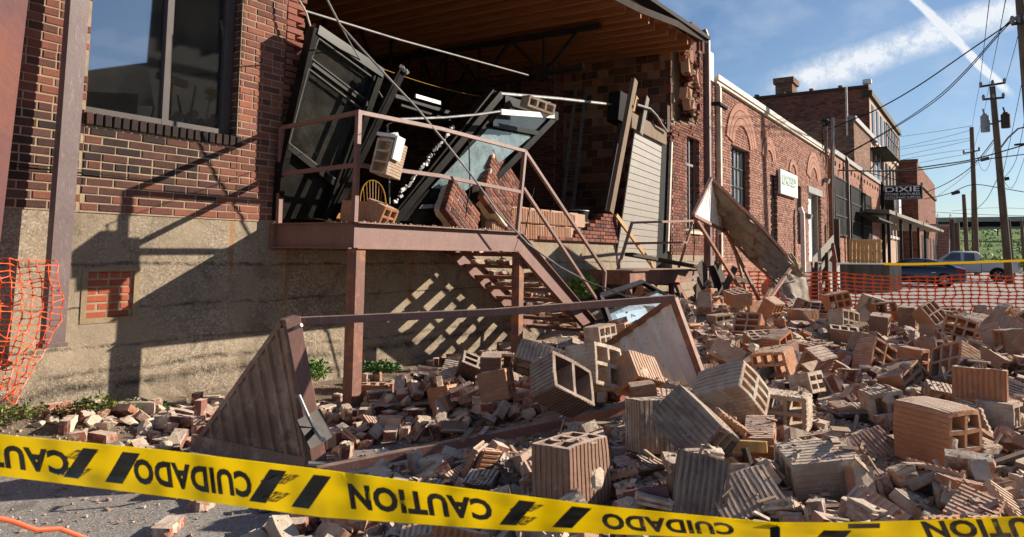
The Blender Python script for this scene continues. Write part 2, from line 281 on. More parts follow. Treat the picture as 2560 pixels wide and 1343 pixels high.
# ------------------------------------------------------------------ mesh builder
class MB:
    def __init__(s): s.v = []; s.f = []; s.t = []; s.m = []
    def add(s, vs, fs, t=(0.5, 0, 0), m=0):
        b = len(s.v); s.v.extend([tuple(q) for q in vs])
        for f in fs: s.f.append([i+b for i in f]); s.t.append(t); s.m.append(m)
    def hexa(s, p, t=(0.5, 0, 0), m=0):   # 8 points: bottom 0-3, top 4-7
        s.add(p, [(3, 2, 1, 0), (4, 5, 6, 7), (0, 1, 5, 4), (1, 2, 6, 5), (2, 3, 7, 6), (3, 0, 4, 7)], t, m)
    def box(s, c, d, Rm=None, t=(0.5, 0, 0), m=0):
        c = Vector(c); x, y, z = d[0]/2, d[1]/2, d[2]/2
        p = [Vector(q) for q in ((-x, -y, -z), (x, -y, -z), (x, y, -z), (-x, y, -z), (-x, -y, z), (x, -y, z), (x, y, z), (-x, y, z))]
        s.hexa([(Rm @ q if Rm else q) + c for q in p], t, m)
    def bb(s, x0, x1, y0, y1, z0, z1, t=(0.5, 0, 0), m=0): s.box(((x0+x1)/2, (y0+y1)/2, (z0+z1)/2), (x1-x0, y1-y0, z1-z0), None, t, m)
    def bar(s, a, b, w, h, up=(0, 0, 1), t=(0.5, 0, 0), m=0):  # w across, h along up
        a, b = Vector(a), Vector(b); d = (b-a).normalized(); u = Vector(up); x = d.cross(u)
        if x.length < 1e-4: x = d.cross(Vector((0, 1, 0)))
        x.normalize(); u = x.cross(d); x *= w/2; u = u*h/2
        s.hexa([a-x-u, a+x-u, b+x-u, b-x-u, a-x+u, a+x+u, b+x+u, b-x+u], t, m)
    def tube(s, pts, r, n=8, caps=True, t=(0.5, 0, 0), m=0):
        pts = [Vector(p) for p in pts]; rs = r if isinstance(r, (list, tuple)) else [r]*len(pts); vs = []; fs = []
        prev = None
        for i, p in enumerate(pts):
            d = (pts[min(i+1, len(pts)-1)] - pts[max(i-1, 0)]).normalized()
            x = (prev - d*prev.dot(d)) if prev is not None else d.cross(Vector((0.13, 0.31, 0.94)))
            x.normalize(); prev = x; y = d.cross(x)
            for k in range(n): a = 2*pi*k/n; vs.append(p + (x*cos(a) + y*sin(a))*rs[i])
        for i in range(len(pts)-1):
            for k in range(n): fs.append((i*n+k, i*n+(k+1) % n, (i+1)*n+(k+1) % n, (i+1)*n+k))
        if caps: fs.append(tuple(range(n-1, -1, -1))); fs.append(tuple((len(pts)-1)*n+k for k in range(n)))
        s.add(vs, fs, t, m)
    def prism(s, poly, vec, t=(0.5, 0, 0), m=0):
        poly = [Vector(p) for p in poly]; vec = Vector(vec); n = len(poly)
        vs = poly + [p+vec for p in poly]
        fs = [tuple(range(n-1, -1, -1)), tuple(range(n, 2*n))] + [(i, (i+1) % n, (i+1) % n+n, i+n) for i in range(n)]
        s.add(vs, fs, t, m)
    def build(s, name, mats, parent=None, off=None, smooth=False, bevel=0):
        me = bpy.data.meshes.new(name); pp_ = parent
        while pp_ is not None and '_L' not in pp_: pp_ = pp_.parent
        o_ = Vector(off) if off is not None else (Vector(pp_['_L']) if pp_ is not None else Vector())
        me.from_pydata([(p[0]-o_.x, p[1]-o_.y, p[2]-o_.z) for p in s.v], [], s.f)
        if not isinstance(mats, (list, tuple)): mats = [mats]
        for q in mats: me.materials.append(q)
        ca = me.color_attributes.new('tint', 'FLOAT_COLOR', 'CORNER'); arr = []
        for f, t in zip(s.f, s.t): arr.extend([t[0], t[1], t[2], 1.0]*len(f))
        ca.data.foreach_set('color', arr)
        me.polygons.foreach_set('material_index', s.m); me.update()
        b = bmesh.new(); b.from_mesh(me); bmesh.ops.recalc_face_normals(b, faces=b.faces)
        if bevel: bmesh.ops.bevel(b, geom=[e for e in b.edges if e.is_manifold and e.calc_face_angle(0) > 0.5], offset=bevel, segments=1, affect='EDGES', clamp_overlap=True)
        b.to_mesh(me); b.free()
        if smooth:
            for p in me.polygons: p.use_smooth = True
            try: me.set_sharp_from_angle(angle=R(40))
            except Exception: pass
        ob = bpy.data.objects.new(name, me); col.objects.link(ob)
        if parent is not None: ob.parent = parent
        else: ob.location = o_
        return ob
def thing(name, label, cat, loc=(0, 0, 0), group=None):
    o = bpy.data.objects.new(name, None); col.objects.link(o); o.location = loc; o['_L'] = tuple(loc); o.empty_display_size = 0.1
    o['label'] = label; o['category'] = cat
    if group: o['group'] = group
    return o
def tag(o, label, cat, group=None):
    o['label'] = label; o['category'] = cat
    if group: o['group'] = group
    return o
def struct(o): o['kind'] = 'structure'; return o
def stuff(o, label=None, cat=None):
    o['kind'] = 'stuff'
    if label: o['label'] = label; o['category'] = cat
    return o
def sag(a, b, s, n=14): a, b = Vector(a), Vector(b); return [a.lerp(b, i/n) - Vector((0, 0, s*4*(i/n)*(1-i/n))) for i in range(n+1)]
# bricks laid one by one on a plane: origin O, unit U (along), unit Vv (up), outward normal Nn
def lay(mb, O, U, Vv, Nn, u0, u1, v0, v1, keep=None, L_=0.203, H_=0.058, J=0.010, T=0.09, tint=None, jit=0.0015, m=0, phase=0.0, ragged=0.0):
    O, U, Vv, Nn = Vector(O), Vector(U).normalized(), Vector(Vv).normalized(), Vector(Nn).normalized()
    rows = int((v1-v0+1e-4)/(H_+J)); c_ = 0.006
    for r in range(rows):
        v = v0 + r*(H_+J); x = u0 - ((r % 2)*0.5 + phase)*(L_+J)
        hdr = (r % 6 == 5)
        Lr = L_ if not hdr else (L_-J)/2
        x -= rnd.random()*0.01
        while x < u1:
            a, b = max(x, u0), min(x+Lr, u1 + (rnd.uniform(-ragged, ragged) if ragged else 0)); x += Lr+J
            if b-a < 0.025: continue
            cx, cv = (a+b)/2, v+H_/2
            if keep and not keep(cx, cv): continue
            tt = (rnd.random(), 0, 0) if tint is None else tint(cx, cv)
            j = [rnd.uniform(-jit, jit) for _ in range(4)]; dn = rnd.uniform(-jit, jit)*1.6; rr = rnd.uniform(-jit, jit)*0.8
            P = lambda uu, vv, nn: O + U*uu + Vv*vv + Nn*(nn+dn)
            b0 = [P(a+j[0], v+j[2]+rr, 0), P(b+j[1], v+j[2]-rr, 0), P(b+j[1], v+H_+j[3]-rr, 0), P(a+j[0], v+H_+j[3]+rr, 0)]
            f0 = [P(a+j[0]+c_, v+j[2]+c_+rr, c_*0.8), P(b+j[1]-c_, v+j[2]+c_-rr, c_*0.8), P(b+j[1]-c_, v+H_+j[3]-c_-rr, c_*0.8), P(a+j[0]+c_, v+H_+j[3]-c_+rr, c_*0.8)]
            k0 = [q - Nn*T for q in b0]
            vs = f0 + b0 + k0
            fs = [(0, 1, 2, 3), (8, 11, 10, 9)]
            for i in range(4): k = (i+1) % 4; fs.append((4+i, 4+k, k, i)); fs.append((8+i, 8+k, 4+k, 4+i))
            mb.add(vs, fs, tt, m)
# ================================================================== GROUND
def ground_mat():
    m, nt, b, o = new_mat('worn_asphalt'); g = NT(nt); v = g.coord()
    c = g.mix(g.ramp(g.noise(v, 0.35, 7, 0.7), [(0.35, 0.0), (0.65, 1.0)]), (0.27, 0.245, 0.22), (0.46, 0.41, 0.36))
    vc = g.n('ShaderNodeTexVoronoi'); vc.inputs['Scale'].default_value = 110; g.link(v, vc.inputs['Vector']); sp = g.n('ShaderNodeSeparateColor'); g.link(vc.outputs['Color'], sp.inputs[0])
    c = g.mix(0.5, c, g.ramp(sp.outputs[0], [(0, (0.06, 0.055, 0.05)), (0.6, (0.2, 0.18, 0.165)), (1, (0.5, 0.46, 0.42))]))
    crack = g.voro(g.coord('Object', (1, 1, 1)), 0.55, 'Distance', 'DISTANCE_TO_EDGE')
    nz = g.math('ADD', crack, g.math('MULTIPLY', g.math('SUBTRACT', g.noise(v, 3, 6, 0.7), 0.5), 0.10))
    cr = g.ramp(nz, [(0.0, 0.5), (0.008, 0.0)]); c = g.mix(cr, c, (0.09, 0.08, 0.07))
    g.link(c, b.inputs['Base Color']); b.inputs['Roughness'].default_value = 0.9
    g.bump(g.math('ADD', g.noise(v, 90, 4, 0.7), g.math('MULTIPLY', g.noise(v, 8, 6), 1.0)), 0.012, b); return m
M['asphalt'] = ground_mat()
mb = MB(); mb.add([(-400, -400, 0), (1500, -400, 0), (1500, 1200, 0), (-400, 1200, 0)], [(0, 1, 2, 3)])
struct(mb.build('ground', M['asphalt']))
# strip of earth at the foot of the wall
mb = MB(); n = 60
for i in range(n):
    x0, x1 = 0.5+i*0.11, 0.5+(i+1)*0.11
    f = lambda x: 5.15 - 0.25*noise.noise((x*2, 0, 0)) - 0.1*noise.noise((x*7, 3, 0))
    z = lambda x, k: 0.004 + (0.16*max(0, min(1, (5.2-x)/2.5)) if k else 0)
    mb.add([(x0, f(x0), 0.004), (x1, f(x1), 0.004), (x1, 6.02, z(x1, 1)), (x0, 6.02, z(x0, 1))], [(0, 1, 2, 3)])
M['earth'] = mortar_mat('dusty_earth', (0.30, 0.24, 0.18), (0.16, 0.12, 0.085), bd=0.02)
struct(mb.build('earth_strip', M['earth']))

# ================================================================== DAMAGED WAREHOUSE (foreground)
FL = 1.67          # floor level inside
bld = thing('collapsed_warehouse', 'long brick warehouse with its front wall torn away, timber ceiling and clay tile interior exposed', 'building', (8, 6, 0))
# foundation
mb = MB()
mb.bb(1.2, 2.84, 6.0, 6.4, -0.2, 1.675); mb.bb(2.84, 3.24, 6.0, 6.4, -0.2, 0.815); mb.bb(2.84, 3.24, 6.0, 6.4, 1.215, 1.675)
mb.bb(3.24, 4.66, 6.0, 6.4, -0.2, 1.675); mb.bb(4.66, 12.5, 6.0, 6.4, -0.2, 1.62); mb.bb(2.84, 3.24, 6.06, 6.4, 0.8, 1.22)
mb.bb(12.5, 15.35, 6.0, 6.4, -0.2, 1.12); mb.bb(15.35, 18.3, 5.98, 6.4, -0.2, 1.42)
mb.build('foundation', M['concrete'], bld)
M['patch'] = mortar_mat('patch_render', (0.38, 0.28, 0.17), (0.27, 0.20, 0.125), bd=0.01)
mb = MB(); mb.bb(2.81, 3.27, 5.994, 6.03, 0.79, 0.83); mb.bb(2.81, 3.27, 5.993, 6.03, 1.205, 1.235); mb.bb(2.81, 2.855, 5.9925, 6.03, 0.83, 1.205); mb.bb(3.225, 3.27, 5.9925, 6.03, 0.83, 1.205)
mb.build('patch_surround', M['patch'], bld)
mb = MB(); mb.bb(2.82, 3.26, 6.018, 6.05, 0.8, 1.24, m=1)
lay(mb, (0, 6.018, 0), (1, 0, 0), (0, 0, 1), (0, -1, 0), 2.86, 3.235, 0.83, 1.215, T=0.03, L_=0.165, H_=0.05, J=0.014)
mb.build('brick_patch', [M['brick_patch'], M['mortar']], bld)
# ---- front brick wall left of the collapse
WX0, WX1 = 2.12, 4.66
def win_r(z): return 4.14          # right reveal of the opening
def sstep0(a, b, x): t = max(0.0, min(1.0, (x-a)/(b-a))); return t*t*(3-2*t)
def soot(x, z):
    t = rnd.random(); s = 0.0
    # sooty bricks below the sill, and along the window
    d = sstep0(1.65, 2.15, z)*(1-sstep0(3.55, 4.35, x))*(1-sstep0(2.4, 2.5, z)); s = d**0.5*rnd.uniform(0.6, 1.25)
    if z > 2.35 and x < 2.9: s = max(s, 0.25*rnd.random())
    return (t, s, 0)
inwin = lambda x, z: 2.78 < x < 4.13 and z > 2.39
keep = lambda x, z: not inwin(x, z)
mb = MB()
lay(mb, (0, 5.992, 0), (1, 0, 0), (0, 0, 1), (0, -1, 0), WX0, 2.755, 1.69, 7.4, tint=soot, L_=0.203, phase=0.1)
lay(mb, (0, 5.990, 0), (1, 0, 0), (0, 0, 1), (0, -1, 0), 2.755, 4.14, 1.69, 2.38, tint=soot, phase=0.3)
lay(mb, (0, 5.990, 0), (1, 0, 0), (0, 0, 1), (0, -1, 0), 4.14, WX1, 1.69, 4.9, tint=soot, phase=0.24, ragged=0.012)
# reveals of the window
lay(mb, (4.128, 0, 0), (0, 1, 0), (0, 0, 1), (-1, 0, 0), 6.0, 6.16, 2.44, 4.9, tint=lambda x, z: (rnd.random(), 0.75, 0), L_=0.1, T=0.05)
# toothed extra bricks on the broken edge, corbelling outward toward the top
for i in range(46):
    z = 1.69+i*0.068
    ext = 0.16*max(0, (z-2.0)/2.6) + (0.1 if i % 2 else 0.0)
    if i in (22, 23, 27): ext += 0.12
    if ext > 0.03: mb.box((WX1+ext/2+0.004, 6.035, z+0.029), (ext, 0.1, 0.056), Euler((rnd.uniform(-.03, .03), rnd.uniform(-.02, .02), rnd.uniform(-.03, .03))).to_matrix(), (rnd.random(), 0, 0))
    mb.box((WX1+ext*0.6, 6.18, z+0.029), (0.16+ext, 0.18, 0.056), None, (rnd.random(), 0.1, 0))
mb.build('front_brickwork', M['brick'], bld)
mb = MB()
mb.bb(WX0, 2.752, 5.993, 6.4, 1.676, 7.4); mb.bb(2.752, 4.132, 5.991, 6.3, 1.676, 2.39); mb.bb(4.132, WX1-0.01, 5.991, 6.3, 1.676, 4.95)
mb.build('mortar_bed', M['mortar'], bld)
# rowlock sill
mb = MB()
n = 20
for i in range(n):
    x = 2.74+i*(1.44/n)
    mb.box((x+0.033, 6.03, 2.428), (0.058, 0.15, 0.098), Euler((rnd.uniform(-.02, .02), rnd.uniform(-.04, .04), 0)).to_matrix(), (rnd.random(), rnd.uniform(0.9, 1.4), 0))
mb.bb(2.73, 4.18, 5.985, 6.1, 2.385, 2.462, (0.1, 0.9, 0), 1)
mb.build('rowlock_sill', [M['brick'], M['mortar_dark']], bld, bevel=0.006)
# window
mb = MB()
YW = 6.12
for x0, x1 in ((2.70, 2.77), (3.44, 3.50), (4.04, 4.12)): mb.bb(x0, x1, YW-0.03, YW+0.04, 2.485, 4.9)
mb.bb(2.77, 3.44, YW-0.028, YW+0.038, 2.485, 2.545); mb.bb(3.50, 4.04, YW-0.028, YW+0.038, 2.485, 2.545)
fr = mb.build('window_frame', M['frame_brown'], bld)
mb = MB(); mb.bb(2.77, 3.44, YW, YW+0.006, 2.545, 4.9); mb.build('window_pane', M['glass_window'], fr)
mb = MB(); mb.bb(3.50, 4.04, YW, YW+0.006, 2.545, 4.9); mb.build('window_pane', M['glass_window'], fr)
# ---- inside: floor, back wall, end wall, ceiling
M['floor_in'] = simple('dark_concrete_floor', (0.12, 0.10, 0.085), 0.8, (0.07, 0.06, 0.05), 2)
mb = MB(); mb.bb(2.3, 12.48, 6.4, 20, 1.5, FL); mb.bb(12.48, 16.0, 6.4, 20, 0.9, 1.2); mb.build('inner_floor', M['floor_in'], bld)
mb = MB(); mb.bb(2.0, 16.4, 20, 20.3, 1.2, 7.6); mb.bb(1.9, 2.2, 6.4, 20, 1.2, 7.6); mb.bb(2.2, 16, 6.4, 20, -0.2, 0.9)
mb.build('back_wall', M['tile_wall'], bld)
# end wall of clay tiles (plane X = 16)
def tilecol(u, v):
    q = noise.noise((u*0.8, v*0.8, 5)); return (min(1, max(0, rnd.random()*0.85+q*0.3)), 0.25*rnd.random() + (0.5 if rnd.random() < 0.16 else 0), 0)
mb = MB()
lay(mb, (16.0, 0, 0), (0, 1, 0), (0, 0, 1), (-1, 0, 0), 6.25, 9.2, 1.2, 6.35, L_=0.29, H_=0.19, J=0.014, T=0.1, tint=tilecol, jit=0.004)
lay(mb, (16.0, 0, 0), (0, 1, 0), (0, 0, 1), (-1, 0, 0), 10.3, 19.9, 1.2, 6.9, L_=0.29, H_=0.19, J=0.014, T=0.1, tint=lambda u, v: (rnd.random()*0.5, 0.4*rnd.random(), 0), jit=0.004)
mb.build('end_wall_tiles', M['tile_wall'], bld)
mb = MB(); mb.bb(16.012, 16.4, 6.33, 20, 0.9, 7.4); mb.bb(16.4, 18.2, 6.42, 6.6, 4.3, 7.2); mb.bb(15.62, 16.012, 9.22, 10.28, 0.9, 7.0)
mb.build('end_wall_core', M['mortar'], bld)
mb = MB(); lay(mb, (15.61, 0, 0), (0, 1, 0), (0, 0, 1), (-1, 0, 0), 9.25, 10.25, 1.2, 6.8, tint=lambda u, v: (rnd.random(), 0.5*rnd.random(), 0)); lay(mb, (0, 9.21, 0), (1, 0, 0), (0, 0, 1), (0, -1, 0), 15.62, 16.0, 1.2, 6.8, tint=lambda u, v: (rnd.random(), 0.3*rnd.random(), 0))
mb.build('brick_pilaster', M['brick'], bld)
# ceiling: boards + joists
def ceil_z(x, y): return 6.05 + 0.028*(x-11.5) + 0.02*(y-6) + 0.28
mb = MB(); nseg = 14
for i in range(56):
    y0 = 5.66+i*0.26; xs = [2.0+14.1*k/nseg for k in range(nseg+1)]
    for k in range(nseg):
        p = [(xs[k], y0), (xs[k+1], y0), (xs[k+1], y0+0.252), (xs[k], y0+0.252)]
        if i < 4 and xs[k] < 3: pass
        mb.hexa([(a, b, ceil_z(a, b)) for a, b in p]+[(a, b, ceil_z(a, b)+0.03) for a, b in p])
mb.build('roof_boards', M['wood_ceiling'], bld)
for i in range(27):
    x = 3.4+i*0.475; mb = MB(); a = rnd.uniform(5.55, 5.8) if x > 9 else 5.6
    mb.bar((x, a, ceil_z(x, a)-0.125), (x, 19.8, ceil_z(x, 19.8)-0.125), 0.05, 0.24); mb.build('joist', M['wood_ceiling'], bld)
# roof covering + brown metal edge
mb = MB(); mb.hexa([(1.8, 5.5, ceil_z(1.8, 5.5)+0.034), (16.2, 5.35, ceil_z(16.2, 5.35)+0.034), (16.2, 20.2, ceil_z(16.2, 20.2)+0.034), (1.8, 20.2, ceil_z(1.8, 20.2)+0.034)] + [(1.8, 5.5, ceil_z(1.8, 5.5)+0.12), (16.2, 5.35, ceil_z(16.2, 5.35)+0.12), (16.2, 20.2, ceil_z(16.2, 20.2)+0.12), (1.8, 20.2, ceil_z(1.8, 20.2)+0.12)])
mb.build('roof_deck', M['black'], bld)
mb = MB(); pts = [WY(1380, -95, 5.45), WY(1530, -3, 5.45), WY(1600, 32, 5.45), WY(1690, 66, 5.42), WX(1768, 108, 16.2)]
pts[0] = Vector((2.0, 5.45, pts[0].z-0.1))
for a, b in zip(pts[:-1], pts[1:]):
    d = Vector((0, 0.02, -0.13)); mb.hexa([a, b, b+Vector((0, 0.02, 0)), a+Vector((0, 0.02, 0)), a-d, b-d, b-d+Vector((0, 0.02, 0)), a-d+Vector((0, 0.02, 0))])
M['dark_flash'] = simple('dark_brown_roof_flashing', (0.07, 0.052, 0.047), 0.85, (0.045, 0.034, 0.03), 3, spec=0.08)
mb.build('roof_edge_flashing', M['dark_flash'], bld)
# ---- right hand stub of the front wall: curved broken edge
def edge_x(z):     # left limit of remaining wall, read from the photograph
    pts = [(1.42, 15.35), (2.6, 15.35), (3.3, 15.42), (3.9, 15.45), (4.15, 15.45), (4.4, 15.25), (4.5, 15.8), (4.65, 17.0), (5.2, 17.35), (5.7, 17.35), (6.2, 17.35), (6.5, 17.3), (6.9, 17.0)]
    for (z0, x0), (z1, x1) in zip(pts[:-1], pts[1:]):
        if z <= z1: return x0+(x1-x0)*(z-z0)/(z1-z0)
    return 15.8
mb = MB()
win = lambda x, z: 16.35 < x < 17.25 and 2.0 < z < 4.3
lay(mb, (0, 5.99, 0), (1, 0, 0), (0, 0, 1), (0, -1, 0), 15.2, 18.25, 1.43, 6.6, keep=lambda x, z: x > edge_x(z)+rnd.uniform(-0.05, 0.06) and not win(x, z), tint=lambda x, z: (rnd.random(), 0.08, 0))
# ragged inner wythe bricks, corbelled and loose
z = 3.9
while z < 6.6:
    e = edge_x(z)
    for k in range(3):
        mb.box((e+rnd.uniform(-0.16, 0.05), 6.1+k*0.11, z+0.03), (rnd.uniform(0.1, 0.2), 0.1, 0.056), Euler((rnd.uniform(-.1, .1), rnd.uniform(-.15, .15), rnd.uniform(-.5, .5))).to_matrix(), (rnd.random(), 0.05, 0))
    if rnd.random() < 0.75: mb.box((e-rnd.uniform(0.15, 0.4), 6.16+rnd.uniform(0, .2), z+0.03), (rnd.uniform(0.12, 0.22), 0.12, 0.056), Euler((rnd.uniform(-.3, .3), rnd.uniform(-.3, .3), rnd.uniform(-.7, .7))).to_matrix(), (rnd.random(), 0.05, 0))
    z += 0.066
lay(mb, (16.34, 0, 0), (0, 1, 0), (0, 0, 1), (1, 0, 0), 6.0, 6.2, 2.0, 4.3, T=0.05, L_=0.1); lay(mb, (17.26, 0, 0), (0, 1, 0), (0, 0, 1), (-1, 0, 0), 6.0, 6.2, 2.0, 4.3, T=0.05, L_=0.1)
lay(mb, (15.34, 0, 0), (0, 1, 0), (0, 0, 1), (-1, 0, 0), 6.0, 6.3, 1.43, 4.2, T=0.05)
lay(mb, (17.3, 0, 0), (0, 1, 0), (0, 0, 1), (-1, 0, 0), 5.99, 6.35, 4.5, 6.9, T=0.04)
# crumbling column of brick and mortar left hanging along the tear
def tear(y_):   # photo row -> photo column of the tear
    P9 = [(70, 1712), (130, 1716), (190, 1722), (240, 1732), (280, 1738), (310, 1728), (335, 1706), (352, 1690)]
    for (a, xa), (b_, xb) in zip(P9[:-1], P9[1:]):
        if y_ <= b_: return xa+(xb-xa)*(y_-a)/(b_-a)
    return 1690
tm = MB()
for i in range(150):
    y_ = 66+i*1.95; px_ = tear(y_); wdt = 26 if y_ < 240 else 16 if y_ < 300 else 30
    for k in range(2):
        c = WY(px_+(rnd.random()-.35)*wdt, y_+rnd.uniform(-2, 2), 6.0+rnd.uniform(.02, .3)); tgt = mb if rnd.random() < .6 else tm
        tgt.box(c, (rnd.uniform(.10, .21), rnd.uniform(.08, .11), rnd.uniform(.05, .075)), Euler((rnd.gauss(0, .12), rnd.gauss(0, .15), rnd.gauss(0, .5))).to_matrix(), (rnd.random(), 0, 0))
tm.build('hanging_mortar', M['mortar'], bld, bevel=0.01)
mb.build('torn_brick_stub', M['brick'], bld)
mb = MB(); z = 1.42
while z < 6.55:
    e = edge_x(z)+0.06
    if 2.0 < z < 4.3: mb.bb(e, 16.34, 6.0, 6.32, z, z+0.07); mb.bb(17.26, 18.25, 6.0, 6.32, z, z+0.07)
    else: mb.bb(e, 18.25, 6.0, 6.32, z, z+0.07)
    z += 0.0702
mb.build('stub_core', M['mortar'], bld)
mb = MB(); mb.bb(16.3, 17.3, 5.93, 6.1, 1.93, 2.0); mb.build('stub_sill', M['cream'], bld)
mb = MB()
for x in (16.36, 16.78, 17.2): mb.bb(x, x+0.05, 6.1, 6.14, 2.0, 4.3)
mb.bb(16.41, 16.78, 6.1, 6.14, 3.6, 3.66); mb.bb(16.83, 17.2, 6.1, 6.14, 3.6, 3.66)
f = mb.build('stub_window_frame', M['brown_flash'], bld); mb = MB(); mb.bb(16.37, 17.24, 6.125, 6.13, 2.0, 4.3); mb.build('pane', M['glass_window'], f)
# clay tiles hanging on the broken edge
for i, (px, py, s) in enumerate(((1708, 112, .42), (1715, 142, .34), (1716, 168, .36), (1737, 196, .36), (1714, 235, .28), (1722, 262, .26))):
    mb = MB(); mb.box((0, 0, 0), (s, 0.2, s*0.95), Euler((rnd.uniform(-.15, .15), (0.05, 0.0, 0.05, 0.7, 0.1, -.1)[i], rnd.uniform(-.3, .3))).to_matrix(), (rnd.uniform(.4, 1), 0, 0))
    for k in range(-4, 5): mb.box((k*s/9.5, -0.104, 0), (s/22, 0.012, s*0.9), None, (0.7, 0, 0))
    for v in range(len(mb.v)): mb.v[v] = tuple(Vector(mb.v[v]) + WY(px, py, 6.08))
    mb.build('edge_tile', M['tile_lit'], bld, bevel=0.008)
# white parapet cap behind
mb = MB(); p = WY(1746, 60, 6.1); mb.bb(16.9, 18.2, 6.05, 6.5, 6.3, 7.25, (0.3, 0.1, 0)); mb.build('parapet_end', M['brick'], bld)
mb = MB(); mb.bb(18.0, 18.28, 5.95, 6.5, 6.0, 6.75); mb.build('white_parapet_corner', M['white'], bld)
# steel trusses inside
def truss(x, yb):
    mb = MB(); y0, y1 = 6.5, 19.6; zb = 4.75; 
    zt = lambda y: ceil_z(x, y)-0.3
    mb.bar((x, y0, zt(y0)), (x, y1, zt(y1)), 0.12, 0.1); mb.bar((x, y0+0.4, zb+.55), (x, y1, zb), 0.12, 0.09)
    n = 7
    for i in range(n):
        ya = y0+0.5+(y1-y0-1)*i/n; yc = y0+0.5+(y1-y0-1)*(i+0.5)/n; ye = y0+0.5+(y1-y0-1)*(i+1)/n
        zl = lambda y: zb+.55*(1-(y-y0)/(y1-y0))
        mb.bar((x, ya, zt(ya)), (x, yc, zl(yc)), 0.06, 0.06); mb.bar((x, yc, zl(yc)), (x, ye, zt(ye)), 0.06, 0.06); mb.bar((x, yc, zl(yc)), (x, yc, zt(yc)), 0.05, 0.05)
        mb.bb(x-0.07, x+0.07, yc-0.16, yc+0.16, zl(yc)-0.12, zl(yc)+0.12)
    mb.build('roof_truss', M['dark_steel'], bld)
for x in (6.2, 12.8): truss(x, 0)
mb = MB()   # longitudinal chord seen across the opening
mb.bar((5.6, 11.4, 4.9), (15.9, 11.4, 4.9), 0.1, 0.12); mb.bar((5.6, 11.4, 6.3), (15.9, 11.4, 6.6), 0.1, 0.12)
for i in range(5):
    x = 5.8+i*2; mb.bar((x, 11.45, 4.9), (x+1, 11.45, 6.4), 0.06, 0.06); mb.bar((x+1, 11.45, 6.4), (x+2, 11.45, 4.9), 0.06, 0.06); mb.bar((x, 11.4, 4.9), (x, 11.4, 6.4), .06, .06)
mb.build('lattice_girder', M['dark_steel'], bld)
# low remnant of the tile wall at floor level, brick faced at its right end
mb = MB()
def lowtop(x): return 2.12 + 0.07*noise.noise((x*3, 1, 1)) - 0.42*max(0, min(1, (8.75-x)/0.5))
lay(mb, (0, 5.985, 0), (1, 0, 0), (0, 0, 1), (0, -1, 0), 8.35, 11.9, 1.62, 2.18, keep=lambda x, z: z < lowtop(x)+.02 and not (x > 10.7+(z-1.62)*1.2), L_=0.285, H_=0.235, J=0.02, T=0.12, m=0, tint=lambda x, z: (rnd.uniform(0.45, 1), 0, 0), jit=0.008)
for x in [8.4+i*0.05 for i in range(49)]:     # combed ribs of the tiles
    for z0, z1 in ((1.63, 1.85), (1.885, lowtop(x)-0.03)):
        if z1 > z0+0.05 and x < 10.68+(z0-1.62)*1.2: mb.box((x, 5.966, (z0+z1)/2), (0.024, 0.014, z1-z0), None, (rnd.uniform(.3, 1), 0, 0))
mb.bb(8.5, 12.2, 6.02, 6.28, 1.62, 1.98, (0.8, 0, 0), 1)
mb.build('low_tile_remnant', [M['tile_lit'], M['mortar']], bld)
mb = MB()
lay(mb, (0, 5.94, 0), (1, 0, 0), (0, 0, 1), (0, -1, 0), 9.6, 12.45, 1.625, 2.2, keep=lambda x, z: z < 1.69 or z < 1.68+0.5*max(0, (x-10.5)/1.5)+rnd.uniform(-.04, .02), T=0.12)
mb.build('low_brick_remnant', M['brick'], bld)
# ================================================================== left edge: rendered pier of the neighbour, flashing column
mb = MB(); pl = []
for k in range(26):
    z = 0.0+k*0.28; pl.append(z)
mb.hexa([(0.9, 5.86, -.1), (2.12, 5.86, -.1), (2.12, 6.4, -.1), (0.9, 6.4, -.1), (0.9, 5.86, 7.4), (2.40, 5.86, 7.4), (2.40, 6.4, 7.4), (0.9, 6.4, 7.4)])
tag(mb.build('rendered_wall_pier', M['plaster_red'], off=(1.6, 6, 0)), 'smooth red-brown rendered wall end at the far left edge beside the brickwork', 'wall')
mb = MB(); a = WY(205, -40, 5.78); b = WY(133, 868, 5.74)
mb.bar((a.x, 5.80, a.z+2), (b.x, 5.76, b.z), 0.135, 0.09, up=(0, -1, 0)); 
mb.bar((b.x, 5.76, b.z), (b.x, 5.76, b.z+0.03), 0.17, 0.11, up=(0, -1, 0))
tag(mb.build('metal_downspout', M['brown_flash'], off=(b.x, 5.8, b.z)), 'wide brown square metal downspout standing in front of the brick wall left of the window', 'downspout')
mb = MB()
for z, x1 in ((2.02, 2.9), (2.0, 3.35)): mb.tube([(1.9, 5.84, z), (2.3, 5.95, z-0.015), (2.6, 5.96, z-0.01), (x1, 5.97, z-0.02)], 0.004, 5)
tag(mb.build('wall_cable', M['black'], off=(2.5, 5.95, 2)), 'two thin black cables running level across the bricks at the left', 'cable')

# ================================================================== objects behind the window
def broom(name, p0, p1, r, hm, label, head=None):
    t = thing(name, label, 'broom', p0, 'tools leaning inside the window')
    mb = MB(); mb.tube([p0, p1], r, 8); mb.build('handle', hm, t)
    if head: head(t, Vector(p1))
YI = 6.25
def P_(x, y, Y=YI): return WY(x, y, Y)
def push_head(t, p): mb = MB(); mb.box(p, (0.30, 0.05, 0.07), Euler((0, 0.12, 0)).to_matrix()); mb.build('broom_head', M['wood_new'], t, bevel=0.008); 
def yellow_head(t, p):
    mb = MB()
    for i in range(90):
        d = Vector((rnd.gauss(0, .6), rnd.gauss(0, .5), rnd.gauss(0.5, .8))).normalized(); mb.bar(p+d*0.01, p+d*rnd.uniform(0.05, 0.085), 0.006, 0.006)
    mb.build('mop_head', M['yellow'], t)
broom('push_broom', P_(424, 290), P_(431, 200), 0.011, M['wood_honey'], 'push broom with a wide pale head standing upright inside the window', push_head)
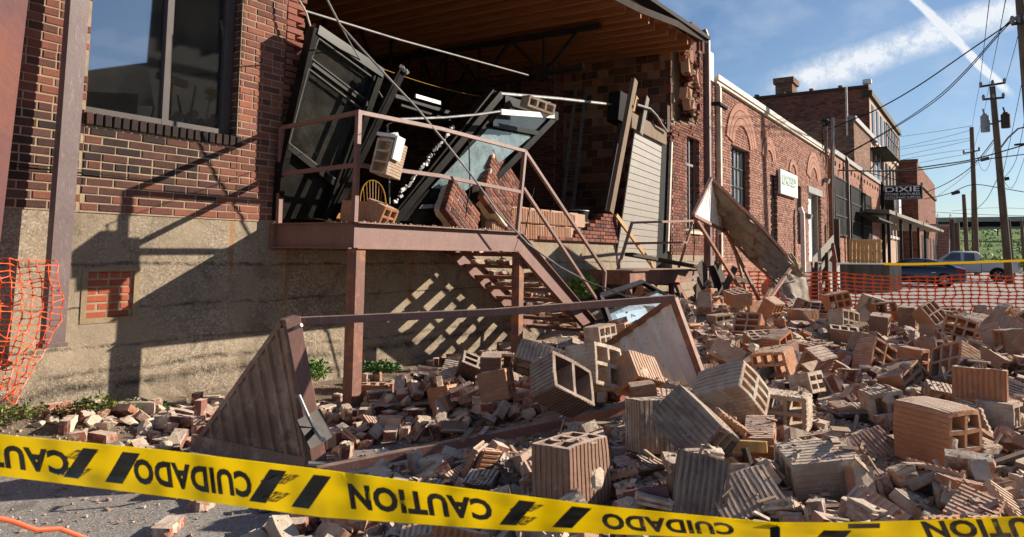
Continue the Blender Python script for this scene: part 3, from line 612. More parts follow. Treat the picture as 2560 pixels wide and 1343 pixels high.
broom('broom_handle', P_(474, 300), P_(490, 215), 0.012, M['wood_honey'], 'bare honey coloured pole leaning inside the right pane')
broom('yellow_mop', P_(514, 305), P_(527, 238), 0.011, M['white'], 'yellow headed mop on a white handle inside the right pane', yellow_head)
broom('thin_pole', P_(452, 280), P_(444, 238), 0.010, M['plaster_red'], 'short thin red pole between the brooms behind the glass')
t = thing('leaf_rake', 'fan shaped wire leaf rake with thin tines behind the left pane', 'rake', P_(370, 300), None)
mb = MB(); c0 = P_(385, 265)
for i in range(22):
    a = R(100+i*4.2-0); e = c0 + Vector((cos(a)*0.32-0.02, 0, sin(a)*0.32-0.0)); mb.tube([c0, e, e+Vector((-0.005, -0.03, -0.01))], 0.0025, 5)
mb.build('tines', M['galv'], t); mb = MB(); mb.tube([c0, P_(378, 300)], 0.012); mb.build('handle', M['wood_honey'], t)
mb = MB(); a, b = P_(218, 227), P_(360, 232); mb.hexa([(a.x, 6.3, 2.3), (b.x, 6.34, 2.3), (b.x, 6.36, 2.3), (a.x, 6.32, 2.3), (a.x, 6.3, a.z), (b.x, 6.34, b.z), (b.x, 6.36, b.z), (a.x, 6.32, a.z)])
M['cardboard'] = simple('cardboard', (0.33, 0.25, 0.15), 0.85, (0.28, 0.21, 0.13), 3)
tag(mb.build('cardboard_sheet', M['cardboard'], off=(a.x, 6.3, 2.3)), 'tan cardboard sheet standing inside the bottom of the left pane', 'cardboard')
mb = MB()
for i in range(12): mb.box(P_(rnd.uniform(430, 540), rnd.uniform(285, 315), rnd.uniform(6.4, 6.6)), (rnd.uniform(.03, .1), .06, rnd.uniform(.04, .12)), Euler((rnd.random(), rnd.random(), rnd.random())).to_matrix())
tag(mb.build('rag_bundle', M['white'], off=P_(480, 310)), 'crumpled white rags heaped on the inside window ledge', 'rags')
mb = MB(); mb.bb(2.4, 4.12, 6.31, 6.6, 2.2, 2.36); tag(mb.build('window_ledge', M['wood_dark'], off=(3.4, 6.5, 2.2)), 'dark inner ledge carrying the brooms and rags behind the window', 'ledge')
# black partition, added to keep the room behind the window dark
mb = MB(); mb.bb(2.2, 5.6, 8.6, 8.7, 1.67, 6.0); tag(mb.build('added_partition', M['black'], off=(4, 8.6, 1.67)), 'black partition added behind the brooms to keep the room dark', 'partition')

# ================================================================== STEEL LANDING WITH STAIRS (big)
BS, RS = M['brown_steel'], M['rust_steel']
ld = thing('steel_landing', 'large red-brown steel landing with railing and stairs in front of the collapsed wall', 'landing', (4.6, 4.84, 0))
X0, X1, YF, YB_, ZT, ZB = 4.6, 7.36, 4.84, 5.98, 1.665, 1.42
def cbeam(p0, p1, z0, z1, out, name='edge_channel', mat=BS):
    mb = MB(); a, b = Vector(p0), Vector(p1); o_ = Vector(out)
    def seg(oa, ob, za, zb): 
        q = [a+o_*oa, b+o_*oa, b+o_*ob, a+o_*ob]; mb.hexa([Vector((v.x, v.y, za)) for v in q]+[Vector((v.x, v.y, zb)) for v in q])
    seg(-0.008, 0, z0+0.0105, z1-0.0105); seg(-0.01, 0.055, z1-0.010, z1); seg(-0.01, 0.055, z0, z0+0.010)
    return mb.build(name, mat, ld)
cbeam((X0, YF, 0), (X1, YF, 0), ZB, ZT, (0, -1, 0)); cbeam((X0, YF+0.012, 0), (X0, YB_, 0), ZB, ZT, (-1, 0, 0)); cbeam((X1-0.02, YF+0.012, 0), (X1-0.02, YB_, 0), ZB, ZT, (1, 0, 0))
mb = MB(); mb.bb(X0-0.05, X1+0.3, 5.93, 5.985, ZB-0.02, ZT-0.01); 
mb.build('wall_ledger', RS, ld)
for i in range(8):
    mb = MB(); c = Vector((4.72+i*0.42, 5.92, 1.47)); mb.tube([c, c+Vector((0, -0.035, 0))], 0.018, 6); mb.build('anchor_bolt', M['galv'], ld)
mb = MB(); mb.bb(X0+0.01, X1-0.03, YF+0.01, YB_, ZT-0.018, ZT-0.002); 
for x in (5.3, 6.0, 6.7): mb.bb(x, x+0.05, YF+0.01, YB_, ZB+0.05, ZT-0.02)
mb.build('deck_plate', RS, ld)
def post(x, y, z0, z1, w=0.10, m=RS, name='support_post', par=None): mb = MB(); mb.bb(x-w/2, x+w/2, y-w/2, y+w/2, z0, z1); return mb.build(name, m, par or ld, bevel=0.004)
post(4.66, 4.865, 0, ZB-0.001, 0.12, RS); post(7.42, 4.90, 0, ZB-0.001, 0.11, RS)
# railing
def rail(pts, w=0.038, name='guard_rail', par=None, m=BS):
    mb = MB()
    for a, b in zip(pts[:-1], pts[1:]):
        a, b = Vector(a), Vector(b); mb.bar(a, b, w, w)
    return mb.build(name, m, par or ld)
c0 = WY(892, 548, YF); 
cr, cm_ = WY(897, 281, YF), WY(893, 412, YF); lt, lm, lb = WY(705, 320, 5.9), WY(700, 436, 5.9), WY(697, 552, 5.9)
rt_, rm, rb_ = WY(1312, 378, YF), WY(1305, 481, YF), WY(1293, 580, YF)
rail([cr+Vector((0, 0, .02)), (cr.x-0.01, YF, ZT)], 0.045, 'rail_post'); rail([lt, (lb.x, 5.9, ZT)], 0.045, 'rail_post'); rail([rt_, rb_], 0.045, 'rail_post')
rail([lt, cr]); rail([lm, cm_]); rail([cr, WY(1100, 322, YF-0.02), rt_]); rail([cm_, WY(1100, 440, YF), rm])
# stairs
s0, s1 = WY(1300, 585, YF), WY(1515, 838, YF)
dirv = (s1-s0).normalized(); end = s0 + dirv*3.0
def stringer(y, p0, p1, name='stringer'):
    mb = MB(); nrm = Vector((-dirv.z, 0, dirv.x)); 
    if nrm.z < 0: nrm = -nrm
    a, b = Vector((p0.x, y, p0.z)), Vector((p1.x, y, p1.z)); h = 0.24
    def seg(n0, n1, y0, y1): mb.hexa([a+nrm*n0+Vector((0, y0, 0)), b+nrm*n0+Vector((0, y0, 0)), b+nrm*n0+Vector((0, y1, 0)), a+nrm*n0+Vector((0, y1, 0)), a+nrm*n1+Vector((0, y0, 0)), b+nrm*n1+Vector((0, y0, 0)), b+nrm*n1+Vector((0, y1, 0)), a+nrm*n1+Vector((0, y1, 0))])
    seg(-h, -0.01, -0.005, 0.005); seg(-0.0095, 0, -0.055, 0.006); seg(-h-0.01, -h-0.0005, -0.055, 0.006)
    mb.build(name, BS, ld)
stop = s0+dirv*2.35
stringer(YF, s0, stop); stringer(5.88, s0+Vector((-0.05, 0, -0.05)), stop)
nst = 8
for i in range(nst):
    k = (i+0.55)/nst; p = s0.lerp(stop, k); mb = MB()
    mb.bb(p.x-0.16, p.x+0.12, YF+0.008, 5.87, p.z-0.165, p.z-0.155); mb.bb(p.x-0.168, p.x-0.16, YF+0.008, 5.87, p.z-0.20, p.z-0.155); mb.bb(p.x+0.12, p.x+0.128, YF+0.008, 5.87, p.z-0.165, p.z-0.115)
    mb.build('tread', RS, ld)
h1, h2, h3 = WY(1312, 378, YF), WY(1513, 680, YF), WY(1510, 727, YF)
rail([h1, h2, h3], 0.04, 'stair_handrail'); rail([WY(1308, 470, YF), WY(1500, 762, YF)], 0.038, 'stair_mid_rail')
rail([WY(1170, 660, 5.86)+Vector((0, 0, -.02)), WY(1170, 660, 5.86)+Vector((0.05, 0, -.02))], 0.02, 'tread_clip')
# ================================================================== SMALL LANDING further along
l2 = thing('small_steel_landing', 'small red-brown steel landing with bent railing below the leaning garage door', 'landing', (12.6, 5, 0))
def rail2(pts, w=0.04, name='guard_rail'):
    mb = MB(); pts = [Vector(p) for p in pts]
    for a, b in zip(pts[:-1], pts[1:]): mb.bar(a, b, w, w)
    mb.build(name, BS, l2)
A, B_ = WY(1541, 684, 5.3), WY(1742, 684, 5.3)
mb = MB(); mb.bb(A.x, 15.2, 5.05, 5.06, 0.90, 1.13); mb.bb(A.x, 15.2, 5.0, 5.05, 1.13, 1.14); mb.bb(A.x, 15.2, 5.0, 5.05, 0.89, 0.90); mb.build('edge_channel', RS, l2)
mb = MB(); mb.bb(A.x, A.x+.01, 5.06, 5.98, 0.90, 1.14); mb.bb(A.x+0.01, 15.19, 5.07, 5.98, 1.10, 1.12); mb.build('deck_plate', RS, l2)
for x in (A.x+0.1, 13.1, 15.1): post(x, 5.12, 0, 0.889, 0.09, RS, 'support_post', l2)
Y2 = 5.05
a, b, c, d = WY(1546, 668, Y2), WY(1580, 557, Y2), WY(1733, 552, Y2), WY(1697, 668, Y2)
rail2([a, b, c, d]); rail2([WY(1562, 609, Y2), WY(1716, 606, Y2)])
for i in range(5):
    p = Vector((13.3+i*0.22, 5.1, 0.82-i*0.17)); mb = MB(); mb.bb(p.x, p.x+0.27, 5.12, 5.9, p.z, p.z+0.03); mb.build('tread', RS, l2)
for y in (5.08, 5.92):
    mb = MB(); mb.bar((13.2, y, 0.9), (14.5, y, -0.05), 0.02, 0.2); mb.build('stringer', RS, l2)
# ---------------------------------------------------------------- hollow clay tile builder
def tile_mb(w=0.30, h=0.30, d=0.20, nx=3, nz=2, wall=0.018, rib=True, m=0, cut=None):
    """hollow block: cells run along Y (depth d)"""
    mb = MB()
    gx = [-w/2 + i*(w-wall)/nx for i in range(nx+1)]; gz = [-h/2 + i*(h-wall)/nz for i in range(nz+1)]
    for i, x in enumerate(gx):
        for k in range(nz):
            mb.bb(x, x+wall, -d/2, d/2, gz[k]+wall, gz[k+1], (0.5, 0, 0), m)
    for z in gz: mb.bb(-w/2, w/2, -d/2, d/2, z, z+wall, (0.5, 0, 0), m)
    if rib:
        n = int(w/0.026)
        for i in range(n):
            x = -w/2+0.012+i*(w-0.024)/(n-1)
            for z in (-h/2, h/2): mb.bb(x-0.0092, x+0.0092, -d/2+0.002, d/2-0.002, z-0.004, z+0.004, (0.5, 0, 0), m)
        n = int(h/0.026)
        for i in range(n):
            z = -h/2+0.012+i*(h-0.024)/(n-1)
            for x in (-w/2, w/2): mb.bb(x-0.004, x+0.004, -d/2+0.002, d/2-0.002, z-0.0092, z+0.0092, (0.5, 0, 0), m)
    return mb
def roughen(ob, amp=0.006, cuts=1, seed=0.0, knock=0.0, sub=True):
    me = ob.data; b = bmesh.new(); b.from_mesh(me)
    if sub: 
        es = [e for e in b.edges if e.calc_length() > 0.09]; bmesh.ops.subdivide_edges(b, edges=es, cuts=cuts, use_grid_fill=True)
    for v in b.verts:
        q = v.co*16 + Vector((seed, seed*1.7, 0)); v.co += noise.noise_vector(q)*amp + noise.noise_vector(v.co*6+Vector((seed, 0, 3)))*amp
        if knock:
            d = noise.noise(v.co*5+Vector((seed*3, 0, 9)))
            if d > 0.25: v.co *= (1-knock*(d-0.25))
    b.to_mesh(me); b.free()
def crust(mb, c, r, n=1, m=1, flat=(1, 1, 1), seed=0):
    b = bmesh.new(); bmesh.ops.create_icosphere(b, subdivisions=2, radius=1)
    vs = []
    for v in b.verts:
        k = 1+0.45*noise.noise(v.co*1.7+Vector((seed, 2, 1)))+0.2*noise.noise(v.co*5+Vector((seed, 2, 1)))
        vs.append(Vector(c)+Vector((v.co.x*r*flat[0]*k, v.co.y*r*flat[1]*k, v.co.z*r*flat[2]*k)))
    b.verts.index_update(); fs = [[v.index for v in f.verts] for f in b.faces]; b.free(); mb.add(vs, fs, (0.5, 0, 0), m)
# ================================================================== BROKEN STOREFRONT FRAMES
BF = M['black_frame']
def pbar(mb, p, q, w, d, t=(0.5, 0, 0)):   # bar lying in the plane of the facade: w across, d deep
    mb.bar(p, q, w, d, up=(0, 1, 0), t=t)
def sheet(mb, ps, nrm, th):
    mb.prism(ps, Vector(nrm)*th)
ya = lambda y: 5.95 - 0.22*(1-(y-67)/480)   # the frame leans outward at the top
A = lambda x, y, dy=0: WY(x, y, ya(y)+dy)
t = thing('fallen_window_frame', 'large black framed storefront window tipped sideways against the brick pier, glass still in it', 'window frame', A(800, 550))
mb = MB(); pbar(mb, A(783, 72), A(702, 428), 0.07, 0.12); pbar(mb, A(702, 428), A(692, 552), 0.06, 0.10); mb.build('left_stile', BF, t)
mb = MB(); pbar(mb, A(946, 186), A(818, 552), 0.08, 0.12); pbar(mb, A(926, 190), A(800, 548), 0.03, 0.16); mb.build('right_stile', BF, t)
mb = MB(); pbar(mb, A(785, 76), A(948, 186), 0.10, 0.14); pbar(mb, A(797, 70, -0.03), A(955, 176, -0.03), 0.04, 0.05)
for k in range(9):
    p = A(786+k*1.2, 66+k*3); mb.box(p, (0.03, 0.1, 0.03), Euler((rnd.random(), rnd.random(), rnd.random())).to_matrix())
mb.build('top_rail', BF, t)
mb = MB(); pbar(mb, A(774, 158), A(913, 262), 0.06, 0.10); mb.build('transom', BF, t)
mb = MB(); pbar(mb, A(712, 366), A(842, 470), 0.065, 0.12); mb.build('bottom_rail', BF, t)
mb = MB(); sheet(mb, [A(716, 372), A(838, 474), A(812, 545), A(700, 548)], (0, 1, 0), 0.03); mb.build('kick_panel', BF, t)
mb = MB(); sheet(mb, [A(795, 90), A(934, 190), A(912, 252), A(776, 148)], (0, 1, 0), 0.006); mb.build('upper_pane', M['glass_dusty'], t)
mb = MB(); sheet(mb, [A(774, 166), A(908, 268), A(842, 458), A(718, 362)], (0, 1, 0), 0.006); mb.build('lower_pane', M['glass_dusty'], t)
mb = MB()
for p, q in (((796, 96), (931, 194)), ((778, 146), (911, 248)), ((771, 172), (903, 272)), ((722, 358), (843, 452)), ((771, 172), (722, 358)), ((796, 96), (779, 146))): pbar(mb, A(*p, dy=-0.05), A(*q, dy=-0.05), 0.014, 0.02)
mb.build('glazing_bead', M['zinc_dull'], t)
# bent mullion
t = thing('bent_mullion', 'long black aluminium mullion leaning from the landing up to the right of the tipped window', 'mullion', WY(826, 548, 5.7))
mb = MB(); pbar(mb, WY(1006, 178, 5.5), WY(826, 550, 5.75), 0.075, 0.06); pbar(mb, WY(998, 172, 5.44), WY(812, 550, 5.7), 0.02, 0.05); mb.build('channel', BF, t)
mb = MB()
for k in range(5): mb.box(WY(1004+k*3, 168+k*3, 5.46), (0.03, 0.05, 0.04), Euler((rnd.random(), rnd.random(), rnd.random())).to_matrix())
mb.build('torn_end', M['conduit'], t)
# door frame
B = lambda x, y, dy=0: WY(x, y, 6.0-0.12*(1-(y-230)/330)+dy)
t = thing('fallen_door_frame', 'black glass door and frame lying diagonally across the opening above the landing', 'door', B(1000, 552))
mb = MB(); pbar(mb, B(1248, 236), B(982, 552), 0.10, 0.10); pbar(mb, B(1225, 226), B(968, 545), 0.025, 0.14); mb.build('outer_jamb', BF, t)
mb = MB(); pbar(mb, B(1262, 262, .04), B(1030, 556, .04), 0.17, 0.06); mb.build('door_stile', BF, t)
mb = MB(); pbar(mb, B(1386, 292), B(1128, 556), 0.10, 0.10); mb.build('right_jamb', BF, t)
mb = MB(); pbar(mb, B(1255, 250), B(1388, 292), 0.13, 0.12); pbar(mb, B(1226, 312), B(1340, 334), 0.07, 0.1); mb.build('head_rail', BF, t)
mb = MB(); sheet(mb, [B(1262, 262), B(1372, 292), B(1340, 326), B(1232, 306)], (0, 1, 0), 0.006); mb.build('transom_pane', M['glass_dusty'], t)
mb = MB(); sheet(mb, [B(1220, 322), B(1330, 340), B(1166, 476), B(1078, 470)], (0, 1, 0), 0.006); mb.build('crazed_pane', M['glass_crazed'], t)
mb = MB(); sheet(mb, [B(1070, 474, .02), B(1165, 480, .02), B(1110, 556, .02), B(1000, 552, .02)], (0, 1, 0), 0.03); mb.build('kick_panel', BF, t)
mb = MB(); sheet(mb, [B(1048, 522, -.02), B(1090, 520, -.02), B(1098, 510, -.02), B(1056, 512, -.02)], (0, 1, 0), 0.01); mb.build('metal_plate', M['galv'], t)
mb = MB()
for k in range(60):
    u = k/59; p = B(990+145*u+rnd.uniform(-3, 3), 502-185*u+rnd.uniform(-4, 4), -0.08); s = rnd.uniform(0.012, 0.04); mb.box(p, (s, s*0.6, s*1.3), Euler((rnd.random()*3, rnd.random()*3, rnd.random()*3)).to_matrix())
mb.build('foam_filler', M['white'], t)
mbk = tile_mb(.5, .16, .2, 3, 1, .03)
c9, R9 = WY(1345, 264, 5.55), Euler((R(8), R(9), R(-20))).to_matrix(); mbk.v = [tuple(R9 @ Vector(q)+c9) for q in mbk.v]; crust(mbk, c9+Vector((.2, -.05, .02)), .10, m=0, flat=(1, .6, .7))
tag(mbk.build('clay_block', M['tile_pale'], off=c9), 'pale mortared block perched on top of the fallen black door', 'clay block')
# window tracks and conduits crossing the opening
def poletube(name, label, cat, pts, r, m, group=None, n=8):
    mb = MB(); mb.tube(pts, r, n); o = mb.build(name, m, off=pts[0], smooth=True); return tag(o, label, cat, group)
t = thing('aluminium_track', 'pair of black aluminium tracks hanging across the opening behind the hanging block', 'track', WY(985, 245, 6.3))
mb = MB(); pbar(mb, WY(985, 240, 6.3), WY(1235, 318, 6.3), 0.05, 0.06); mb.build('upper_track', BF, t)
mb = MB(); pbar(mb, WY(1000, 262, 6.35), WY(1225, 330, 6.35), 0.04, 0.05); mb.build('lower_track', BF, t)
mb = MB(); pbar(mb, WY(1038, 240, 6.24), WY(1100, 258, 6.24), 0.05, 0.03); mb.build('bracket', M['galv'], t)
poletube('lit_conduit', 'pale metal strip lying level above the landing railing, bright in the sun', 'metal strip', [WY(1000, 298, 5.6), WY(1110, 294, 5.6), WY(1190, 287, 5.55), WY(1260, 277, 5.5)], 0.016, M['galv'])
mb = MB(); pbar(mb, WY(1252, 280, 5.5), WY(1384, 290, 5.5), 0.075, 0.03); tag(mb.build('white_trim', M['white'], off=WY(1252, 280, 5.5)), 'short white metal trim strip under the block on top of the fallen door', 'trim')
poletube('long_grey_pipe', 'long straight grey pipe sloping across the whole dark opening under the trusses', 'pipe', [WY(745, 22, 6.5), WY(1000, 100, 6.6), WY(1320, 188, 7.0)], 0.014, M['conduit'])
poletube('support_pipe', 'straight galvanised pipe running to the dark heater beside the timber post', 'pipe', [WY(1235, 233, 6.6), WY(1400, 247, 6.6), WY(1532, 262, 6.6)], 0.03, M['galv'])
poletube('yellow_string', 'thin yellow string stretched across the dark interior below the grey pipe', 'string', sag(WY(925, 160, 7.5), WY(1240, 246, 8.5), 0.08), 0.004, M['wood_honey'])
poletube('grey_service_cable', 'long twisted grey cable hanging from the roof down past the landing to the fallen awning', 'cable', [WY(808, -20, 5.3), WY(850, 62, 5.2), WY(900, 118, 5.1), WY(962, 185, 4.95), WY(1040, 268, 4.85), WY(1110, 352, 4.78), WY(1180, 440, 4.7), WY(1245, 532, 4.65), WY(1320, 610, 4.6), WY(1400, 668, 4.4), WY(1468, 704, 4.2), WY(1560, 738, 3.6), WY(1640, 746, 2.9)], 0.011, M['conduit'])
poletube('short_hanging_wire', 'second thin wire forking off the long grey cable near the roof', 'wire', [WY(850, 62, 5.2), WY(878, 112, 5.6), WY(945, 225, 5.9), WY(968, 265, 6.0)], 0.007, M['conduit'])
poletube('looped_hose', 'pinkish grey cable loop hanging beside the top of the brick pier', 'cable', [WY(742, -10, 5.85), WY(765, 30, 5.8), WY(777, 70, 5.8), WY(773, 105, 5.8), WY(762, 122, 5.85), WY(744, 136, 5.95)], 0.010, M['cream'])
poletube('vertical_rod', 'thin bright vertical rod standing behind the railing next to the chairs', 'rod', [WY(973, 430, 6.3), WY(974, 528, 6.3)], 0.011, M['galv'])
poletube('black_wire', 'black wire dangling in front of the fallen door and brick slab', 'wire', [WY(1172, 350, 5.3), WY(1175, 470, 5.3), WY(1168, 510, 5.3), WY(1164, 544, 5.35)], 0.008, M['black'])
poletube('red_string', 'dark drop wire hanging over the left end of the low tile wall', 'wire', [WY(1335, 470, 5.8), WY(1320, 540, 5.75), WY(1312, 590, 5.7)], 0.008, M['black'])
# block hanging by a wire over the railing
hb = WY(972, 398, 4.62)
t = thing('hanging_block', 'hollow clay block with white painted back dangling on wires in front of the landing railing', 'clay block', hb)
Rm = Euler((R(-6), R(10), R(-78))).to_matrix()
mb = tile_mb(0.17, 0.32, 0.26, 1, 3); 
for i in range(len(mb.v)): x, y, z = mb.v[i]; mb.v[i] = tuple(Rm @ Vector((x, y, z)) + hb)
ob = mb.build('tile', M['tile_pale'], t)
mb = MB(); mb.box(hb + Rm @ Vector((0.0, -0.05, 0.20)), (0.20, 0.18, 0.03), Rm); mb.box(hb + Rm @ Vector((0.11, -0.06, 0.10)), (0.02, 0.14, 0.22), Rm); crust(mb, hb + Rm @ Vector((0.0, 0, 0.19)), 0.07, m=0); mb.build('white_face', M['white'], t)
mb = MB()
for dx in (-0.012, 0.0, 0.012): mb.tube([WY(968, 312, 4.62)+Vector((dx, 0, 0)), WY(970, 338, 4.62)+Vector((-dx*2, 0, 0)), hb+Vector((dx*2, 0, 0.2))], 0.005, 5)
mb.tube([WY(1000, 298, 5.3), WY(968, 312, 4.62)], 0.004, 5)
mb.build('hanging_wire', M['black'], t)
# ---------------------------------------------------------------- chairs
def chair(loc, rz, label):
    t = thing('spindle_chair', label, 'chair', loc, 'bow-back chairs in the collapsed room')
    t.rotation_euler = (0, 0, rz); t['_L'] = (0, 0, 0); W_ = M['wood_honey']
    def part(name, f): mb = MB(); f(mb); o = mb.build(name, W_, t, smooth=True); return o
    def bow(mb):
        pts = [Vector((-0.21*cos(pi*k/16)*(1 if 1 else 1), 0.2+0.06*sin(pi*k/16), 0.45+0.52*sin(pi*k/16)**0.6)) for k in range(17)]; mb.tube(pts, 0.012, 8)
    part('bow', bow)
    for i in range(7):
        x = -0.15+i*0.05; h = 0.45+0.52*(1-(x/0.21)**2)**0.3
        mb = MB(); mb.tube([(x*0.8, 0.19, 0.45), (x, 0.25, h)], 0.006, 6); mb.build('spindle', W_, t)
    mb = MB(); mb.prism([(0.21*cos(a)*1.05, 0.21*sin(a), 0.43) for a in [2*pi*k/16 for k in range(16)]], (0, 0, 0.035)); mb.build('seat', W_, t, bevel=0.006)
    for sx in (-1, 1):
        for sy in (-1, 1): mb = MB(); mb.tube([(sx*0.14, sy*0.13, 0.43), (sx*0.2, sy*0.19, 0)], [0.016, 0.011], 8); mb.build('leg', W_, t)
chair((7.25, 7.4, FL-0.12), R(25), 'honey wood bow-back chair behind the corner railing post, left of the pair')
chair((7.95, 7.9, FL-0.12), R(-30), 'honey wood bow-back chair partly hidden behind the one at the railing post')
chair((9.75, 6.9, FL-0.22), R(200), 'honey wood bow-back chair showing only spindles between the fallen brick slabs')
t = thing('wooden_table', 'low brown wooden table edge behind the chairs in the collapsed room', 'table', (7.3, 7.9, FL))
mb = MB(); mb.bb(6.3, 8.8, 8.2, 9.0, FL+0.22, FL+0.3); mb.build('tabletop', M['wood_ceiling'], t)
for x in (6.4, 8.7): mb = MB(); mb.bb(x-0.03, x+0.03, 8.25, 8.31, FL, FL+0.22); mb.build('leg', M['wood_ceiling'], t)
# ---------------------------------------------------------------- ladder and oddments inside
t = thing('extension_ladder', 'tall grey ladder leaning on the brick pilaster deep inside the room', 'ladder', (13.6, 8.9, FL))
a0, a1, b0, b1 = WY(1405, 530, 8.6), WY(1440, 215, 8.8), WY(1432, 530, 8.3), WY(1465, 215, 8.5)
for p, q in ((a0, a1), (b0, b1)): mb = MB(); mb.bar(p, q, 0.03, 0.08, up=(0, 1, 0)); mb.build('side_rail', M['galv'], t)
for k in range(14): u = (k+0.5)/14; mb = MB(); mb.tube([a0.lerp(a1, u), b0.lerp(b1, u)], 0.012, 6); mb.build('rung', M['galv'], t)
poletube('red_tool', 'thin red upright tool standing by the end wall inside', 'tool', [WY(1500, 480, 7.5), WY(1500, 530, 7.5)], 0.015, M['plaster_red'])
t = thing('round_drum', 'dark round drum top with a pale rim behind the low tile wall', 'drum', WY(1440, 530, 6.7))
mb = MB(); c = WY(1440, 528, 6.7); mb.tube([c-Vector((0, 0, 0.5)), c], 0.26, 20); mb.build('body', M['black'], t); mb = MB(); mb.tube([c+Vector((0.26*cos(a), 0.26*sin(a), 0)) for a in [2*pi*k/24 for k in range(25)]], 0.01, 6); mb.build('rim', M['galv'], t)
# ---------------------------------------------------------------- fallen slabs of brickwork
def slab(name, label, c, U, Vv, uw, vw, th, seed, poly=None):
    U, Vv = Vector(U).normalized(), Vector(Vv); Vv = (Vv-U*U.dot(Vv)).normalized(); Nn = U.cross(Vv).normalized()
    if Nn.dot(CAM-c) < 0: Nn = -Nn
    t = thing(name, label, 'brick slab', c, None)
    inside = lambda u, v, k=0: (abs(u) < uw/2*(1-0.22*abs(noise.noise((v*5, seed, 0)))) and abs(v) < vw/2*(1-0.3*abs(noise.noise((u*5, seed, 3)))))
    mb = MB(); lay(mb, c, U, Vv, Nn, -uw/2, uw/2, -vw/2, vw/2, keep=inside, tint=lambda a, b: (rnd.random(), 0.45*rnd.random(), 0)); mb.build('brick_face', M['brick'], t)  # slab bricks darkened in tint, shade put into their colour
    mb = MB(); n = 14
    pu = []
    for k in range(n*2):
        a = 2*pi*k/(n*2); r = 1/max(abs(cos(a)), abs(sin(a)))*0.46*(1+0.10*noise.noise((cos(a)*3, sin(a)*3, seed)))
        pu.append(c+U*(cos(a)*r*uw)+Vv*(sin(a)*r*vw)-Nn*0.004)
    mb.prism(pu, -Nn*th); 
    for k in range(26):
        a = rnd.uniform(-.55, 1.0)*pi*0.62; r = 1/max(abs(cos(a)), abs(sin(a)))*0.46; crust(mb, c+U*(cos(a)*r*uw)+Vv*(sin(a)*r*vw)-Nn*(th*rnd.uniform(0.35, 1)), rnd.uniform(0.03, 0.075), m=0, seed=k*3.1+seed)
    mb.build('mortar_back', M['lump'], t)
def pxdir(p, q, Y): return WY(*q, Y)-WY(*p, Y)
slab('brick_slab', 'big tilted slab of brickwork with crumbling pale edge leaning behind the right railing post', WY(1262, 478, 5.95), pxdir((1230, 420), (1300, 500), 5.85)+Vector((0, .1, 0)), Vector((0.5, 0.15, 0.8)), 1.15, 0.98, 0.22, 1.3)
slab('brick_slab', 'lower dark slab of brickwork wedged on the landing edge left of the leaning slab', WY(1160, 530, 5.75), pxdir((1140, 480), (1200, 560), 5.75), Vector((0.6, 0.2, 0.75)), 0.75, 0.55, 0.2, 4.7)
# ---------------------------------------------------------------- garage door, timbers, heater
G = lambda x, y, Y=6.02: WY(x, y, Y)
t = thing('garage_door', 'grey-tan sectional garage door leaning to the right in its broken opening', 'garage door', G(1600, 668))
n = 21
def Lx(k): return (1590-(1590-1538)*k, 312+(672-312)*k)
def Rx(k): return (1655-(1655-1640)*k, 352+(672-352)*k)
for i in range(n):
    k0, k1 = i/n, (i+1)/n; p = [G(*Lx(k0)), G(*Rx(k0)), G(*Rx(k1)), G(*Lx(k1))]
    e = 0.12; q = [p[0].lerp(p[3], e*0), p[1].lerp(p[2], 0), p[2].lerp(p[1], e), p[3].lerp(p[0], e)]
    mb = MB(); mb.prism(q, (0, 0.03, 0)); mb.prism([p[3].lerp(p[0], e)+Vector((0, .012, 0)), p[2].lerp(p[1], e)+Vector((0, .012, 0)), p[2]+Vector((0, .012, 0)), p[3]+Vector((0, .012, 0))], (0, 0.015, 0))
    M.setdefault('door_tan', simple('grey_tan_door_paint', (0.30, 0.26, 0.215), 0.45, (0.26, 0.225, 0.19), 4, 0.001, 40)); mb.build('door_panel', M['door_tan'], t)
mb = MB(); mb.prism([G(1656, 356, 6.05), G(1679, 352, 6.05), G(1676, 640, 6.05), G(1640, 668, 6.05)], (0, 0.02, 0)); mb.build('dark_reveal', M['black'], t)
mb = MB(); pbar(mb, G(1678, 355, 6.0), G(1668, 628, 6.0), 0.08, 0.06); mb.build('pale_jamb', M['cream'], t)
def timber(name, label, a, b, w, d, m='wood_old'):
    mb = MB(); mb.bar(a, b, w, d, up=(0, 1, 0)); return tag(mb.build(name, M[m], off=b, bevel=0.004), label, 'timber')
timber('timber_post', 'long weathered timber post standing left of the garage door', WY(1586, 200, 5.95), WY(1524, 532, 5.98), 0.17, 0.09)
timber('timber_offcut', 'short bright split board beside the top of the timber post', WY(1592, 243, 6.05), WY(1580, 292, 6.05), 0.11, 0.04, 'wood_new')
timber('timber_header', 'mould-stained header board across the top of the leaning garage door', WY(1577, 300, 5.98), WY(1664, 346, 5.98), 0.32, 0.05)
timber('steel_strap', 'grey upright strap fixed over the header board', WY(1619, 243, 5.9), WY(1602, 336, 5.9), 0.15, 0.03, 'wood_grey')
timber('side_strap', 'dark upright strap near the torn brick edge', WY(1670, 264, 5.95), WY(1670, 330, 5.95), 0.16, 0.03, 'wood_dark')
timber('inner_jamb_board', 'dark narrow board just left of the timber post', WY(1552, 312, 6.25), WY(1512, 530, 6.25), 0.12, 0.08, 'wood_dark')
timber('splintered_board', 'yellowish splintered board leaning on the garage door below the brick remnant', WY(1540, 538, 5.9), WY(1634, 668, 5.6), 0.09, 0.04, 'wood_honey')
poletube('bent_conduit', 'bent conduit with elbows above the garage door header', 'conduit', [WY(1592, 262, 5.85), WY(1625, 272, 5.85), WY(1642, 290, 5.85), WY(1655, 312, 5.85), WY(1668, 330, 5.9)], 0.026, M['conduit'])
